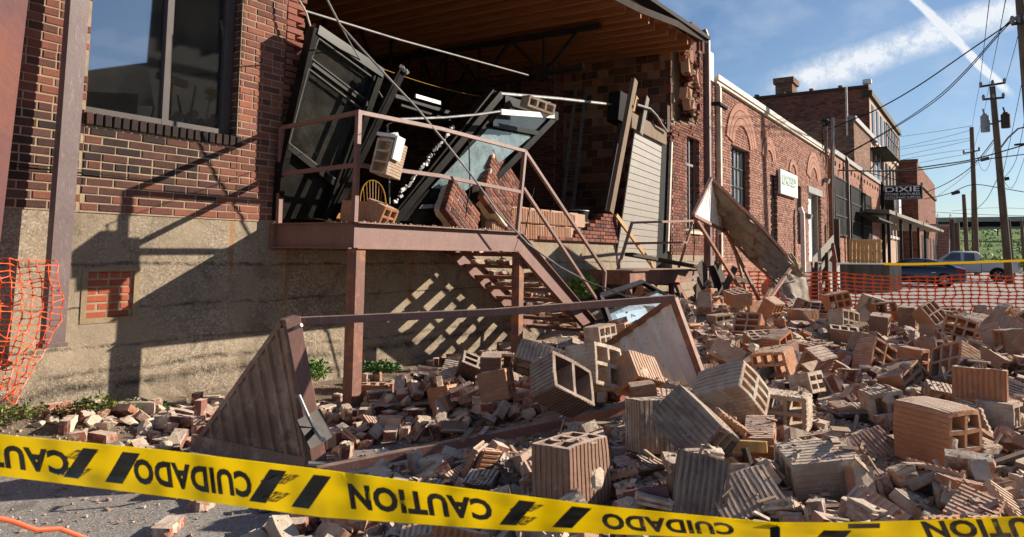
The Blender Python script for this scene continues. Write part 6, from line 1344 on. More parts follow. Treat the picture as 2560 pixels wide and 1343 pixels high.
# ================================================================== EMBANKMENT, OVERPASS
M['grass'] = simple('embankment_grass', (0.17, 0.28, 0.045), 0.95, (0.09, 0.15, 0.03), 0.25, 0.3, 3, detail=8)
mb = MB(); n = 40; vs = []; fs = []
for i in range(n+1):
    for j in range(12):
        y = 40-130*i/n; x = 118+j*4.2; z = 7.2*max(0, min(1, j/9))**1.0 + 0.25*noise.noise((x*.1, y*.1, 0)); vs.append((x, y, z-0.05 if j else -0.1))
for i in range(n):
    for j in range(11): a = i*12+j; fs.append((a, a+1, a+13, a+12))
mb.add(vs, fs); struct(mb.build('grass_bank', M['grass'], smooth=True))
mb = MB(); 
for i in range(2600):
    u = rnd.random(); y = 10-70*rnd.random(); x = 118+u*38; z = 7.2*u+0.0; h = rnd.uniform(.15, .5); a = rnd.random()*pi; dx, dy = cos(a)*h*.6, sin(a)*h*.6
    mb.add([(x-dx, y-dy, z-.1), (x+dx, y+dy, z-.1), (x+dx*.4, y+dy*.4+rnd.uniform(-.2, .2), z+h)], [(0, 1, 2)], (rnd.random(), 0, 0))
stuff(mb.build('bank_weeds', M['leaf']), 'rough green weeds covering the far embankment', 'weeds')
t = thing('guard_rail', 'long highway guard rail along the top of the grass embankment', 'guard rail', (150, -10, 6)); mb = MB(); mb.bb(146, 146.1, -80, 35, 6.7, 7.1); mb.build('rail', M['conduit'], t)
for k in range(20): mb = MB(); mb.bb(146.1, 146.3, -78+k*5.5, -77.8+k*5.5, 5.6, 6.95); mb.build('post', M['wood_dark'], t)
t = thing('overpass', 'grey highway overpass barrier on the skyline above the embankment', 'overpass', (170, -10, 0)); mb = MB(); mb.bb(168, 172, -120, 40, 7.2, 9.3); mb.build('deck', M['concrete_dock'], t); mb = MB(); mb.bb(167.6, 168, -120, 40, 9.0, 9.9); mb.build('barrier', M['concrete_top'], t)
for k in range(3): mb = MB(); mb.bb(169, 171, -60+k*28, -58+k*28, 0, 7.2); mb.build('pier', M['concrete_dock'], t)
t = thing('black_lot_fence', 'low black picket fence across the lot behind the pickup', 'fence', (100, -5, 0)); mb = MB(); mb.bb(100, 100.05, -40, 3, 1.5, 1.58); mb.bb(100, 100.05, -40, 3, .2, .28); mb.build('rails', M['black'], t); mb = MB()
for k in range(100): y = -40+k*.43; mb.bb(100, 100.04, y, y+.05, 0, 1.7)
pp = mb.build('pickets', M['black'], t); pp['kind'] = 'stuff'
# ================================================================== POLES AND WIRES
PT = lambda x, y, z_: CAM + ray(x, y)*z_
M['pole'] = simple('weathered_pole_wood', (0.16, 0.115, 0.08), 0.9, (0.09, 0.065, 0.05), 2, stretch=(3, 3, .3))
def pole(label, base, top, zd, r0, arms=(), cans=(), name='utility_pole'):
    b_, t_ = PT(*base, zd), PT(*top, zd); d = (t_-b_); b2 = b_ - d*((b_.z)/d.z) if b_.z > 0 else b_
    t = thing(name, label, 'utility pole' if name == 'utility_pole' else 'post', b2); mb = MB(); mb.tube([b2, b2.lerp(t_, .5), t_], [r0, r0*.85, r0*.7], 12); mb.build('shaft', M['pole'], t, smooth=True)
    for (xa, ya_, xb, yb__) in arms:
        a, b3 = PT(xa, ya_, zd*0.995), PT(xb, yb__, zd*.995); mb = MB(); mb.bar(a, b3, .1, .12); mb.build('crossarm', M['wood_dark'], t)
        for k in range(3):
            q = a.lerp(b3, (0.03, .5, .97)[k]); mb = MB(); mb.tube([q, q+Vector((0, 0, .15)), q+Vector((0, 0, .3))], [.06, .1, .05], 8); mb.build('insulator', M['conduit'], t)
    for (x, y, w_, h_, m_) in cans:
        c = PT(x, y, zd*.99); s_ = zd/F; mb = MB(); mb.tube([c-Vector((0, 0, h_*s_/2)), c+Vector((0, 0, h_*s_/2))], w_*s_/2, 14); mb.tube([c+Vector((0, 0, h_*s_/2)), c+Vector((0, 0, h_*s_/2+.12))], w_*s_*.3, 10); mb.tube([c+Vector((0, 0, h_*s_/2)), c+Vector((0, .1, h_*s_/2+.45))], .05, 6); mb.bar(c, b2.lerp(t_, .8) if False else PT(x+(2488-x)*.7, y, zd), .1, .1); mb.build('transformer', M[m_], t)
    return t
pole('tall leaning utility pole carrying two transformer cans', (2518, 640), (2481, 216), 44, .24, [(2450, 217, 2513, 207), (2457, 249, 2510, 244)], [(2463, 310, 20, 40, 'galv'), (2514, 303, 20, 34, 'wood_dark')])
pole('second utility pole left of the transformer pole', (2441, 640), (2429, 318), 64, .24, [(2408, 384, 2449, 376)])
pole('thick utility pole cut off by the right edge of the photo', (2600, 640), (2546, -40), 27, .2, [(2530, 60, 2562, 56)])
pole('bare short post right of the metal stair', (2418, 640), (2409, 486), 75, .25, name='wooden_post')
pole('slim grey post just behind the bare short post', (2434, 640), (2431, 477), 85, .2, name='wooden_post')
pole('dark post right of the transformer pole', (2530, 640), (2522, 548), 70, .18, name='wooden_post')
pole('last dark post near the right edge', (2560, 640), (2553, 549), 70, .18, name='wooden_post')
pole('thick short post with dry vines beside the metal stair', (2382, 640), (2381, 548), 80, .35, name='wooden_post')
pole('second thick vine covered post beside the metal stair', (2394, 640), (2392, 556), 80, .35, name='wooden_post')
poletube('street_lamp', 'curved street lamp arm reaching in from the right edge', 'street lamp', [PT(2500, 372, 43), PT(2520, 345, 43), PT(2545, 322, 43), PT(2575, 315, 43)], .05, M['conduit'])
t = thing('cobra_lamp', 'flat street lamp head hanging at the right edge', 'street lamp', PT(2550, 362, 38)); mb = MB(); mb.bar(PT(2538, 362, 38), PT(2566, 360, 38), .3, .1); mb.build('lamp_head', M['dark_steel'], t, bevel=.04)
for x, y, l in ((2389, 482, 'lamp on the wire right of the hanging sign'), (2462, 398, 'lamp head on the second utility pole'), (2512, 448, 'small lamp on the transformer pole')):
    mb = MB(); mb.bar(PT(x-8, y+2, 55), PT(x+8, y-2, 55), .3, .25); tag(mb.build('street_lamp', M['dark_steel'], off=PT(x, y, 55)), l, 'street lamp')
def wire(label, pts, z0, z1, r=.012, s=0):
    P_ = []
    for i, (x, y) in enumerate(pts): u = i/(len(pts)-1); P_.append(PT(x, y, z0+(z1-z0)*u))
    # smooth by Catmull-Rom
    out_ = []
    for i in range(len(P_)-1):
        p0, p1, p2, p3 = P_[max(i-1, 0)], P_[i], P_[i+1], P_[min(i+2, len(P_)-1)]
        for k in range(5): u = k/5; out_.append(0.5*((2*p1)+(p2-p0)*u+(2*p0-5*p1+4*p2-p3)*u*u+(3*p1-p0-3*p2+p3)*u**3))
    out_.append(P_[-1]); mb = MB(); mb.tube(out_, r, 5); tag(mb.build('overhead_wire', M['black'], off=P_[0], smooth=True), label, 'wire', 'overhead wires')
wire('thick wire sweeping from the service mast up to the right edge pole', [(2070, 324), (2130, 300), (2196, 272), (2297, 214), (2416, 132), (2505, 71), (2550, 38)], 33, 27, .028)
wire('upper strand of the twisted cable bundle crossing the contrail', [(2110, 388), (2237, 316), (2338, 247), (2416, 174), (2517, 60), (2552, 38)], 40, 27, .022)
wire('lower strand of the twisted cable bundle crossing the contrail', [(2110, 390), (2237, 319), (2338, 253), (2416, 180), (2517, 66), (2552, 48)], 40, 27, .022)
wire('line wire running down to the left end of the top crossarm', [(2476, -20), (2462, 100), (2449, 212)], 20, 44, .014)
wire('line wire running down to the middle of the top crossarm', [(2518, -20), (2495, 100), (2475, 200)], 20, 44, .014)
wire('line wire running down to the right end of the top crossarm', [(2570, -20), (2540, 110), (2514, 204)], 22, 44, .014)
wire('wire dropping from the left crossarm end towards the second pole', [(2449, 214), (2438, 270), (2430, 318)], 44, 64, .012)
wire('wire dropping past the transformers towards the second pole', [(2475, 202), (2458, 290), (2432, 380)], 44, 64, .012)
for i, (a, b_, c) in enumerate(((315, 330, 343), (325, 350, 370), (345, 360, 375), (350, 372, 392), (372, 385, 402), (384, 400, 420))):
    wire(('topmost', 'second', 'third', 'fourth', 'fifth', 'lowest')[i]+' of the thin wires between the second pole and the tall warehouse', [(2429, a), (2335, b_), (2243, c)], 64, 80, .018)
wire('heavy black cable running level from the mast to the right edge, upper one', [(2080, 424), (2160, 428), (2250, 425), (2350, 412), (2440, 397), (2570, 360)], 34, 38, .035)
wire('heavy black cable running level from the mast to the right edge, lower one', [(2080, 426), (2250, 428), (2350, 418), (2440, 402), (2570, 385)], 34, 38, .03)
wire('cable rising from the hanging sign to the transformer pole, upper', [(2312, 482), (2360, 462), (2410, 432), (2445, 400), (2488, 345)], 60, 44, .03)
wire('cable with a loop rising from the sign past the small lamp', [(2310, 498), (2370, 485), (2430, 462), (2500, 470), (2570, 482)], 60, 50, .03)
wire('slack loop of wire between the two tall poles', [(2440, 380), (2452, 420), (2466, 425), (2480, 390), (2492, 335)], 62, 46, .014)
wire('diagonal wire from the annex to the transformer pole', [(2345, 490), (2400, 450), (2440, 412), (2490, 350)], 70, 45, .016)
wire('long thin level wire low across the right side', [(2330, 530), (2440, 536), (2570, 540)], 70, 60, .02)
wire('second thin level wire just below', [(2380, 528), (2470, 520), (2570, 522)], 70, 60, .014)
wire('wire sagging right of the transformer pole', [(2495, 420), (2530, 470), (2575, 350)], 44, 40, .012)
wire('two-strand wire from the transformer pole down to the second pole foot', [(2492, 450), (2465, 500), (2432, 530)], 45, 62, .02)
wire('steep wire from the right edge to the transformer pole middle', [(2566, 150), (2530, 330), (2500, 470)], 30, 44, .014)
wire('steep wire at the right edge above the street lamp', [(2570, 250), (2540, 400), (2505, 450)], 34, 44, .014)
# building across the lot, seen only as a reflection in the big window
t = thing('warehouse_across_lot', 'plain dark warehouse across the lot, visible only as a reflection in the big window', 'building', (33, -36, 0))
mb = MB(); mb.prism([(12, -34, 0), (60, -34, 0), (60, -34, 21), (26.4, -34, 21), (26.2, -34, 14.2), (23.5, -34, 13.2), (20, -34, 11.9), (12, -34, 10.8)], (0, -2.5, 0)); mb.build('wall', M['black'], t)
# ================================================================== RUBBLE
def sstep(a, b, x): t = max(0.0, min(1.0, (x-a)/(b-a))); return t*t*(3-2*t)
BEAM0, BEAM1 = WZ(792, 1180, 0.18), WZ(1775, 980, 0.42)
def rubble_h(x, y):
    s = 0.67*(x-2.35)-0.74*(y-2.4)
    h = (0.34+0.12*sstep(6.0, 8.5, x))*sstep(-0.5, 1.7, s)
    h *= 1-0.92*sstep(3.8, 4.8, y)*(1-sstep(9.5, 11.5, x))
    h += 0.12*sstep(9, 12, x)*sstep(0.5, 3.0, y)*(1-sstep(12.5, 14.5, x))
    h *= 1-0.45*sstep(10, 14, x)*(1-sstep(2.5, 4, y))
    h -= 0.12*math.exp(-((x-4.2)**2+(y-3.3)**2)/1.0)
    h -= 0.08*math.exp(-((x-5.0)**2+(y-1.9)**2)/0.35)
    h = max(h, 0.0)
    fence = (x-15.2)*0.84 + (y-5.4)*0.54            # distance beyond the mesh fence
    h *= 1-sstep(-1.6, 0.1, fence+0.0)
    h *= sstep(-4.0, -2.0, y)
    m = sstep(0.02, 0.25, h)
    n = noise.noise((x*0.9, y*0.9, 3.0))*0.10 + noise.noise((x*2.3, y*2.3, 1.0))*0.06 + noise.noise((x*6, y*6, 5.0))*0.035
    z = max(-0.02, h + n*m*(0.5+0.5*sstep(0, .3, h)) - 0.012)
    # keep the lower beam of the fallen awning free
    ux, uy = BEAM1.x-BEAM0.x, BEAM1.y-BEAM0.y; L2 = ux*ux+uy*uy; t = ((x-BEAM0.x)*ux+(y-BEAM0.y)*uy)/L2
    if -0.1 < t < 1.0:
        d = ((x-BEAM0.x)*uy-(y-BEAM0.y)*ux)/math.sqrt(L2)
        if -0.25 < d < 0.55: z = min(z, BEAM0.z+(BEAM1.z-BEAM0.z)*t - 0.09)
    return z
DIMS = {'b': (.20, .095, .058), 'h': (.115, .095, .058), 't': (.29, .19, .29), 'k': (.28, .19, .15), 's': (.23, .15, .022), 'c': (.12, .10, .075), 'l': (.075, .06, .05), 'g': (.17, .13, .10)}
FH = Vector((FW.x, FW.y, 0)).normalized(); RH = Vector((FH.y, -FH.x, 0))
CB = Matrix((RH, FH, Vector((0, 0, 1)))).transposed()
# hero blocks: px, py of centre, distance, (w, depth, h), yaw, pitch, roll, material, cells, label
HERO = [
 (1428, 1178, 3.1, (.30, .27, .20), 50, 86, 4, 'tile_brown', (3, 2), 'brown ribbed clay block standing on edge just above the CAUTION lettering of the tape'),
 (1736, 1072, 3.45, (.30, .30, .22), -128, -32, -28, 'tile_dark', (3, 2), 'near-black ribbed clay block tilted forward in the middle foreground of the rubble'),
 (2046, 1200, 3.2, (.24, .31, .27), -68, 6, 8, 'tile_pale', (3, 2), 'large pale mortar-smeared clay block with ribbed top in the right foreground'),
 (2342, 1082, 3.62, (.26, .30, .29), 56, 2, 0, 'tile_orange', (2, 3), 'upright orange clay block whose six square cells face right'),
 (1828, 985, 4.2, (.20, .34, .28), 60, -20, -42, 'tile_pale', (3, 2), 'grey-white ribbed clay block lying tilted beside the near-black block'),
 (1948, 1024, 4.3, (.34, .18, .20), -12, 2, 0, 'tile_pale', (3, 2), 'pale clay block showing six dark open cells to the viewer'),
 (1405, 962, 4.25, (.34, .2, .24), 55, -30, 30, 'tile_dark', (1, 1), 'dark brown broken clay block with sharp ribs pointing up left of centre'),
 (1486, 920, 4.75, (.33, .24, .27), 58, -14, 14, 'tile_pale', (2, 2), 'sooty grey clay block with dark end holes just below the pale awning panel'),
 (1352, 905, 5.1, (.36, .16, .24), -25, 52, 24, 'tile_brown', (3, 2), 'clay block lying with six cells open to the sky near the stair post'),
 (1588, 938, 4.8, (.27, .2, .22), 30, 48, 22, 'tile_orange', (2, 2), 'small orange clay block with open cells turned up in front of the pale awning panel'),
 (1243, 962, 5.0, (.29, .2, .19), 80, -12, 6, 'tile_orange', (2, 2), 'orange ribbed clay block with white streaks at the left of the big blocks'),
 (1752, 1222, 2.95, (.22, .06, .27), 12, -22, 12, 'tile_dark', (1, 1), 'flat dark ribbed clay slab with a lump of mortar on its face above the tape'),
 (1622, 1062, 3.8, (.19, .27, .17), 20, 84, 8, 'tile_pale', (2, 2), 'narrow mortar-covered ribbed clay block wedged left of the near-black block'),
 (1902, 1100, 3.75, (.35, .15, .14), 88, -5, -7, 'tile_orange', (2, 2), 'long orange ribbed half block lying below the six open cells'),
 (1608, 990, 4.45, (.25, .15, .15), 96, -8, 4, 'tile_orange', (2, 2), 'orange-pink ribbed half block lying under the small block with upturned cells'),
 (2316, 1278, 2.95, (.26, .2, .04), 60, 24, 14, 'tile_pale', (1, 1), 'pale ribbed clay face plate lying flat just above the right end of the tape'),
 (2018, 958, 5.2, (.27, .15, .14), 70, -14, 3, 'tile_pale', (2, 2), 'small white ribbed half block behind the six open cells'),
 (1228, 912, 5.6, (.29, .16, .15), 88, 0, 0, 'tile_brown', (1, 2), 'grey-brown channel block standing just behind the orange ribbed one'),
 (2092, 752, 10.9, (.36, .2, .24), 28, 0, -12, 'tile_orange', (3, 2), 'orange clay block with cells facing right at the back by the fence'),
 (2178, 768, 10.0, (.30, .2, .30), 18, 8, 16, 'tile_pale', (3, 2), 'pale clay block standing with small cells visible on the crest of the pile'),
 (2210, 782, 9.8, (.30, .2, .28), 22, -4, -8, 'tile_orange', (2, 2), 'orange clay block with four cells on the crest beside the pale one'),
 (2270, 792, 9.4, (.36, .2, .26), 84, 0, 0, 'tile_brown', (3, 2), 'brown ribbed block lying just right of the crest blocks'),
 (2110, 802, 9.0, (.38, .2, .25), 60, -6, 10, 'tile_pale', (3, 2), 'grey mortared block in front of the crest blocks'),
 (2200, 810, 8.6, (.34, .2, .22), 84, 4, -4, 'tile_brown', (3, 2), 'grey-brown block lying level in front of the crest'),
 (2345, 890, 6.6, (.38, .22, .25), 60, -12, 10, 'tile_brown', (3, 2), 'brown block with mortared rim in the right middle of the pile'),
 (2250, 945, 5.6, (.36, .2, .14), 66, -14, -14, 'tile_orange', (2, 2), 'long orange half block lying tilted in the middle right of the pile'),
 (2120, 1040, 4.6, (.30, .22, .10), 20, 6, -4, 'tile_dark', (2, 1), 'dark flat channel block lying under a broken tile in the right middle'),
 (2205, 1010, 4.5, (.20, .18, .17), 25, 0, -10, 'tile_pale', (1, 1), 'small pinkish white block with one open cell between darker blocks'),
 (2440, 820, 8.0, (.36, .2, .24), 70, 10, -10, 'tile_brown', (3, 2), 'reddish brown block tilted near the right end of the fence'),
 (2490, 900, 6.0, (.40, .2, .10), 70, 30, 12, 'tile_brown', (1, 1), 'curved ribbed plate leaning near the right edge of the pile'),
 (2500, 1035, 4.4, (.36, .2, .16), 80, 0, 4, 'tile_pale', (1, 1), 'pale grey block with sooty side cut off by the right edge'),
 (2430, 1105, 3.7, (.30, .2, .04), 70, 18, 8, 'tile_pale', (1, 1), 'white combed clay plate lying just right of the orange block'),
 (1860, 1240, 2.95, (.3, .2, .04), 40, 40, -14, 'tile_brown', (1, 1), 'brown ribbed clay plate half under the pale foreground block'),
 (914, 532, 7.5, (.24, .50, .22), 78, 4, 0, 'tile_orange', (2, 2), 'long orange ribbed block lying on the landing behind the railing corner post'),
 (950, 534, 7.4, (.2, .3, .2), 40, 20, 10, 'tile_orange', (2, 2), 'short tilted orange ribbed block lying on the landing right of the corner post'),
 (2160, 1130, 3.9, (.36, .2, .05), 50, 34, -20, 'tile_orange', (1, 1), 'long ribbed plate sloping down behind the pale front block'),
]
def hero_mat(h):
    px, py, z_, dm, yaw, pit, rol = h[:7]; d_ = ray(px, py); c = CAM + d_*z_; f_ = Vector((d_.x, d_.y, 0)).normalized()
    CB = Matrix((Vector((f_.y, -f_.x, 0)), f_, Vector((0, 0, 1)))).transposed()
    return Matrix.Translation(c) @ (CB @ Matrix.Rotation(R(yaw), 3, 'Z') @ Matrix.Rotation(R(pit), 3, 'X') @ Matrix.Rotation(R(rol), 3, 'Y')).to_4x4()
POSES = {}   # centimetres and steps of five degrees
POSES['b'] = [173,140,13,71,1,17,189,156,12,37,70,59,239,67,37,36,1,3,249,30,39,35,0,11,245,54,36,70,0,8,230,103,34,7,67,55,171,194,5,0,34,59,244,95,33,70,0,26,258,53,41,71,4,62,228,132,30,2,66,57,263,23,39,52,0,38,262,33,45,28,6,16,264,9,36,70,70,33,228,146,23,65,70,5,247,115,32,1,2,65,202,188,10,2,2,37,244,135,30,4,5,18,274,68,39,19,70,50,283,40,43,60,38,71,287,-20,40,7,67,58,227,178,21,36,66,61,294,12,41,60,68,47,243,166,22,59,34,1,222,194,13,2,1,37,212,205,10,2,71,3,296,5,34,2,2,40,296,-21,37,0,71,15,304,-28,36,71,71,51,281,134,30,71,0,26,311,-35,35,71,36,14,314,7,40,0,32,12,311,44,42,2,71,11,315,15,35,71,0,64,316,-19,42,69,36,62,308,-87,37,2,2,69,319,-43,40,0,70,21,230,229,11,19,70,59,325,4,39,66,71,47,271,180,27,41,70,60,217,243,9,8,69,3,261,197,19,37,71,62,310,105,48,9,15,16,311,116,49,69,0,27,216,254,3,1,37,18,334,10,45,67,3,54,333,-29,39,2,31,12,330,59,35,1,71,11,315,115,41,57,0,64,215,259,9,1,1,30,303,147,34,71,32,52,328,89,42,54,65,60,339,49,41,68,22,6,336,85,34,1,3,9,350,-15,39,2,4,64,238,258,9,26,71,15,243,254,16,71,3,61,222,273,10,70,31,15,337,103,40,14,0,62,313,163,39,34,68,62,216,280,5,0,33,20,281,215,18,2,3,35,321,151,33,1,71,49,355,-23,41,68,68,31,354,-40,36,71,0,56,346,90,41,18,71,42,307,190,30,68,71,2,248,264,6,71,3,19,366,8,40,71,36,58,232,284,8,0,1,25,366,-46,39,42,0,15,313,198,36,14,71,0,273,253,16,69,42,56,332,170,29,4,1,42,364,82,36,54,1,63,346,-140,41,31,67,9,356,-135,40,67,71,17,381,13,41,1,0,18,247,291,10,71,37,10,377,61,41,70,71,60,293,247,13,71,2,32,380,-53,39,71,2,16,283,261,15,7,66,5,377,83,42,30,0,68,249,295,4,38,0,19,386,11,49,58,0,55,386,-19,41,3,38,70,381,68,33,35,2,2,383,58,35,2,38,1,376,-95,40,1,70,36,279,270,18,16,3,39,261,288,5,7,1,16,318,225,30,10,12,25,267,289,8,65,1,55,303,254,21,1,30,65,299,259,11,70,71,1,391,70,43,21,2,55,397,18,39,71,70,36,347,194,30,71,2,13,389,90,36,1,33,3,361,174,33,1,0,27,208,343,2,0,36,7,401,-12,41,70,5,7,378,-149,43,1,0,3,293,284,16,69,8,34,385,141,37,12,71,31,393,123,37,44,69,69,317,263,22,71,2,18,326,253,18,19,69,57,
335,248,20,56,70,54,386,158,37,0,0,15,410,89,37,68,2,61,420,-16,38,71,71,30,415,72,39,15,4,11,349,236,27,1,43,68,319,278,16,63,21,23,330,265,20,5,9,12,417,79,44,2,68,48,378,198,32,65,71,68,294,311,4,40,1,19,420,93,41,13,3,64,394,-174,40,70,2,57,381,203,35,69,7,11,407,147,31,4,71,23,430,-51,38,52,71,62,350,255,17,3,2,31,428,75,38,1,6,47,393,187,35,17,1,19,427,-86,35,1,0,67,332,282,15,70,65,15,404,168,33,30,71,57,380,230,23,71,1,18,411,177,30,69,70,58,392,219,27,71,34,57,457,27,44,57,62,62,418,-188,36,71,0,71,459,35,43,13,37,70,462,-11,36,69,2,35,421,192,31,71,3,11,470,-3,33,38,2,56,471,-37,37,65,56,29,475,-11,42,4,41,59,474,34,37,68,71,52,455,141,37,69,0,12,479,9,34,3,2,19,479,-43,33,56,71,38,473,-115,38,71,71,48,459,175,33,44,1,68,473,137,37,6,70,40,494,53,42,53,70,58,479,133,44,26,68,10,488,-105,45,71,69,3,482,166,36,5,71,44,510,-30,38,0,34,66,491,147,36,48,1,5,514,-17,37,7,1,68,487,168,30,71,5,22,519,-36,32,2,70,54,411,325,16,68,1,64,500,164,37,0,53,32,528,-24,41,10,70,39,528,-37,40,35,2,8,333,413,8,0,0,11,530,46,40,71,4,27,532,-18,44,6,63,47,510,153,34,71,70,66,529,61,39,34,68,0,518,-124,37,17,0,45,338,415,2,0,0,11,536,33,37,39,70,4,230,486,2,0,36,9,529,97,39,0,68,37,393,369,8,0,0,8,495,214,24,54,71,40,408,356,9,0,47,20,540,71,38,1,31,69,525,148,37,13,2,20,390,382,6,64,2,41,315,448,4,54,0,20,331,437,4,54,0,55,451,312,20,9,31,3,372,403,5,64,71,27,522,-171,35,69,69,9,543,-88,34,71,71,17,512,205,24,0,0,70,259,487,2,0,0,55,528,170,38,70,3,27,480,280,29,3,3,51,543,120,41,42,6,11,414,372,4,18,0,42,406,382,2,0,0,50,381,407,2,0,0,29,541,136,41,15,65,65,293,477,6,37,67,8,527,189,29,56,0,20,556,82,36,9,71,43,366,427,2,0,0,8,410,385,10,54,0,60,447,342,11,66,71,7,537,-169,32,0,71,60,490,280,25,71,0,26,467,317,17,40,0,50,435,364,6,20,0,50,561,88,42,2,9,27,460,333,18,31,69,52,568,-13,49,12,1,7,560,100,36,55,2,27,565,69,43,16,51,64,356,445,5,0,4,44,511,256,33,26,70,53,414,395,4,54,0,30,380,428,2,0,0,9,538,199,33,71,4,15,573,-30,37,19,71,17,483,310,28,34,70,62,484,309,23,2,1,30,557,143,36,1,71,64,
544,189,29,71,2,32,572,-75,36,71,1,10,297,495,2,0,0,37,457,353,11,1,69,61,446,367,14,68,26,11,575,77,43,64,4,41,525,248,30,0,70,0,543,-207,40,6,70,35,582,-25,42,51,6,19,461,357,30,1,68,65,438,385,11,20,71,55,451,371,7,35,69,71,477,337,18,2,70,57,578,84,39,0,3,40,508,289,33,18,69,4,556,181,39,2,67,28,467,352,27,2,68,61,439,387,3,2,71,55,413,415,2,0,0,25,487,328,26,35,70,70,553,-198,37,13,1,34,588,-3,40,1,2,10,585,65,39,70,36,56,347,476,4,27,0,20,317,497,12,0,3,17,581,103,45,1,12,64,568,-168,37,0,69,13,533,260,39,64,40,63,365,468,6,3,3,36,388,450,8,0,27,69,579,134,41,21,0,64,269,530,2,0,0,20,593,-42,40,70,33,67,496,328,22,2,3,38,542,247,35,20,0,47,594,73,41,19,0,57,588,114,38,2,71,65,311,512,6,70,68,46,518,301,35,71,68,62,598,37,42,0,1,49,550,-240,32,0,34,15,602,7,47,2,3,33,485,357,24,1,46,24,415,438,10,54,0,47,543,265,38,66,31,71,529,292,38,51,5,7,426,430,4,54,0,11,607,17,46,4,0,32,322,515,9,0,2,63,608,-1,44,70,33,57,515,324,30,0,1,1,597,121,44,6,71,67,610,-14,39,71,1,36,590,156,44,4,64,17,494,361,27,4,57,38,612,34,44,0,37,11,257,557,4,18,0,46,558,255,36,69,2,20,605,103,38,3,0,18,614,-38,42,65,1,42,588,182,36,71,70,12,610,94,50,54,71,47,612,-80,35,70,2,0,612,84,40,0,70,39,615,66,40,2,2,4,617,52,40,0,36,71,500,367,25,3,67,59,619,-53,39,10,35,0,349,515,2,0,0,60,539,311,36,6,6,57,568,259,37,0,0,21,625,5,43,16,2,59,414,469,2,0,0,28,341,525,9,69,18,21,470,414,22,40,67,11,619,-103,38,18,70,24,595,-202,36,69,2,20,628,31,41,59,71,39,590,-218,51,37,0,2,629,-12,47,22,65,18,446,444,2,0,0,10,537,329,33,41,71,16,561,288,36,5,0,21,404,488,4,44,0,17,633,-33,47,70,70,65,626,102,42,54,66,10,334,540,5,1,3,68,323,547,2,0,0,9,619,147,44,69,2,16,579,270,40,37,70,65,352,534,6,40,4,58,483,420,20,71,0,22,640,-15,43,67,5,49,472,433,24,3,6,44,301,566,5,44,1,22,626,140,41,0,69,62,614,186,38,38,69,12,639,-58,44,1,70,7,564,306,39,55,71,5,523,372,26,1,3,39,567,301,44,61,50,70,513,387,23,68,66,7,288,576,2,0,0,17,628,144,52,9,1,57,285,578,8,0,0,21,640,81,44,62,13,5,375,525,4,64,0,26,560,321,41,1,2,0,
265,589,4,54,0,3,432,482,2,0,0,2,482,436,23,38,65,1,626,175,40,38,68,14,558,334,44,5,70,65,633,154,56,63,1,58,318,569,4,18,0,26,651,-38,41,71,0,26,601,255,39,0,0,38,653,20,41,53,71,53,640,133,41,17,70,46,514,407,26,37,66,7,524,395,22,53,5,23,656,-20,51,71,70,16,551,358,34,6,2,35,489,439,19,71,36,60,658,-15,46,0,2,48,469,463,2,0,0,60,653,97,42,58,0,65,648,131,48,67,10,7,659,79,42,18,2,24,599,286,44,70,67,29,637,188,37,55,3,67,633,-211,42,71,71,64,538,397,23,66,1,7,478,470,4,54,0,24,533,410,20,71,9,22,668,85,46,1,41,1,638,221,35,70,0,3,565,370,39,52,70,5,545,399,30,71,71,39,662,135,45,53,3,12,673,61,48,67,17,40,668,-104,45,71,38,5,677,-8,42,71,1,3,439,516,2,0,0,24,679,9,40,71,0,60,525,431,16,58,45,8,641,230,45,10,68,0,678,-75,42,54,69,65,381,570,2,0,0,28,663,182,41,31,3,67,678,-118,39,69,71,26,541,426,15,23,0,4,692,26,41,0,70,48,652,236,44,3,71,69,508,472,4,68,0,21,686,109,45,23,61,66,539,440,10,17,3,15,696,-1,42,62,35,3,662,216,44,37,5,59,530,454,10,15,70,24,680,158,40,35,71,0,698,-16,43,0,4,31,681,154,47,71,1,16,498,490,2,36,0,58,691,105,36,70,71,51,544,441,15,13,57,20,603,359,43,2,35,66,419,563,2,0,0,3,621,332,38,13,2,6,667,226,40,2,2,39,531,464,3,71,71,68,635,311,36,3,0,52,672,240,48,10,5,45,669,249,44,3,5,44,714,-33,48,71,1,59,546,463,6,18,71,59,715,62,41,0,71,3,678,248,40,70,1,21,715,109,34,58,2,69,670,277,46,5,63,10,667,291,43,55,0,24,712,151,38,0,0,8,727,-49,50,4,37,69,661,321,39,2,2,47,732,65,43,67,1,19,651,341,38,70,71,15,709,195,41,1,69,10,730,94,39,36,0,63,575,460,11,46,69,64,633,378,45,17,1,50,737,37,44,68,36,61,739,16,44,57,35,0,527,519,2,0,0,48,679,294,44,54,1,30,540,506,4,54,0,41,601,436,17,1,6,20,743,-22,57,1,1,59,560,489,4,3,0,38,743,-44,48,39,70,57,744,-26,48,55,35,2,657,357,47,17,0,48,742,99,39,0,4,31,580,475,6,3,0,32,695,285,48,19,38,1,598,457,14,57,71,41,645,389,41,2,0,13,620,429,26,8,68,35,688,311,46,11,42,61,758,-24,53,13,68,25,580,492,7,0,67,14,681,344,43,16,71,47,764,-51,50,64,1,59,689,339,48,4,0,15,760,110,41,67,4,16,565,523,2,0,0,48,771,1,46,0,0,65,
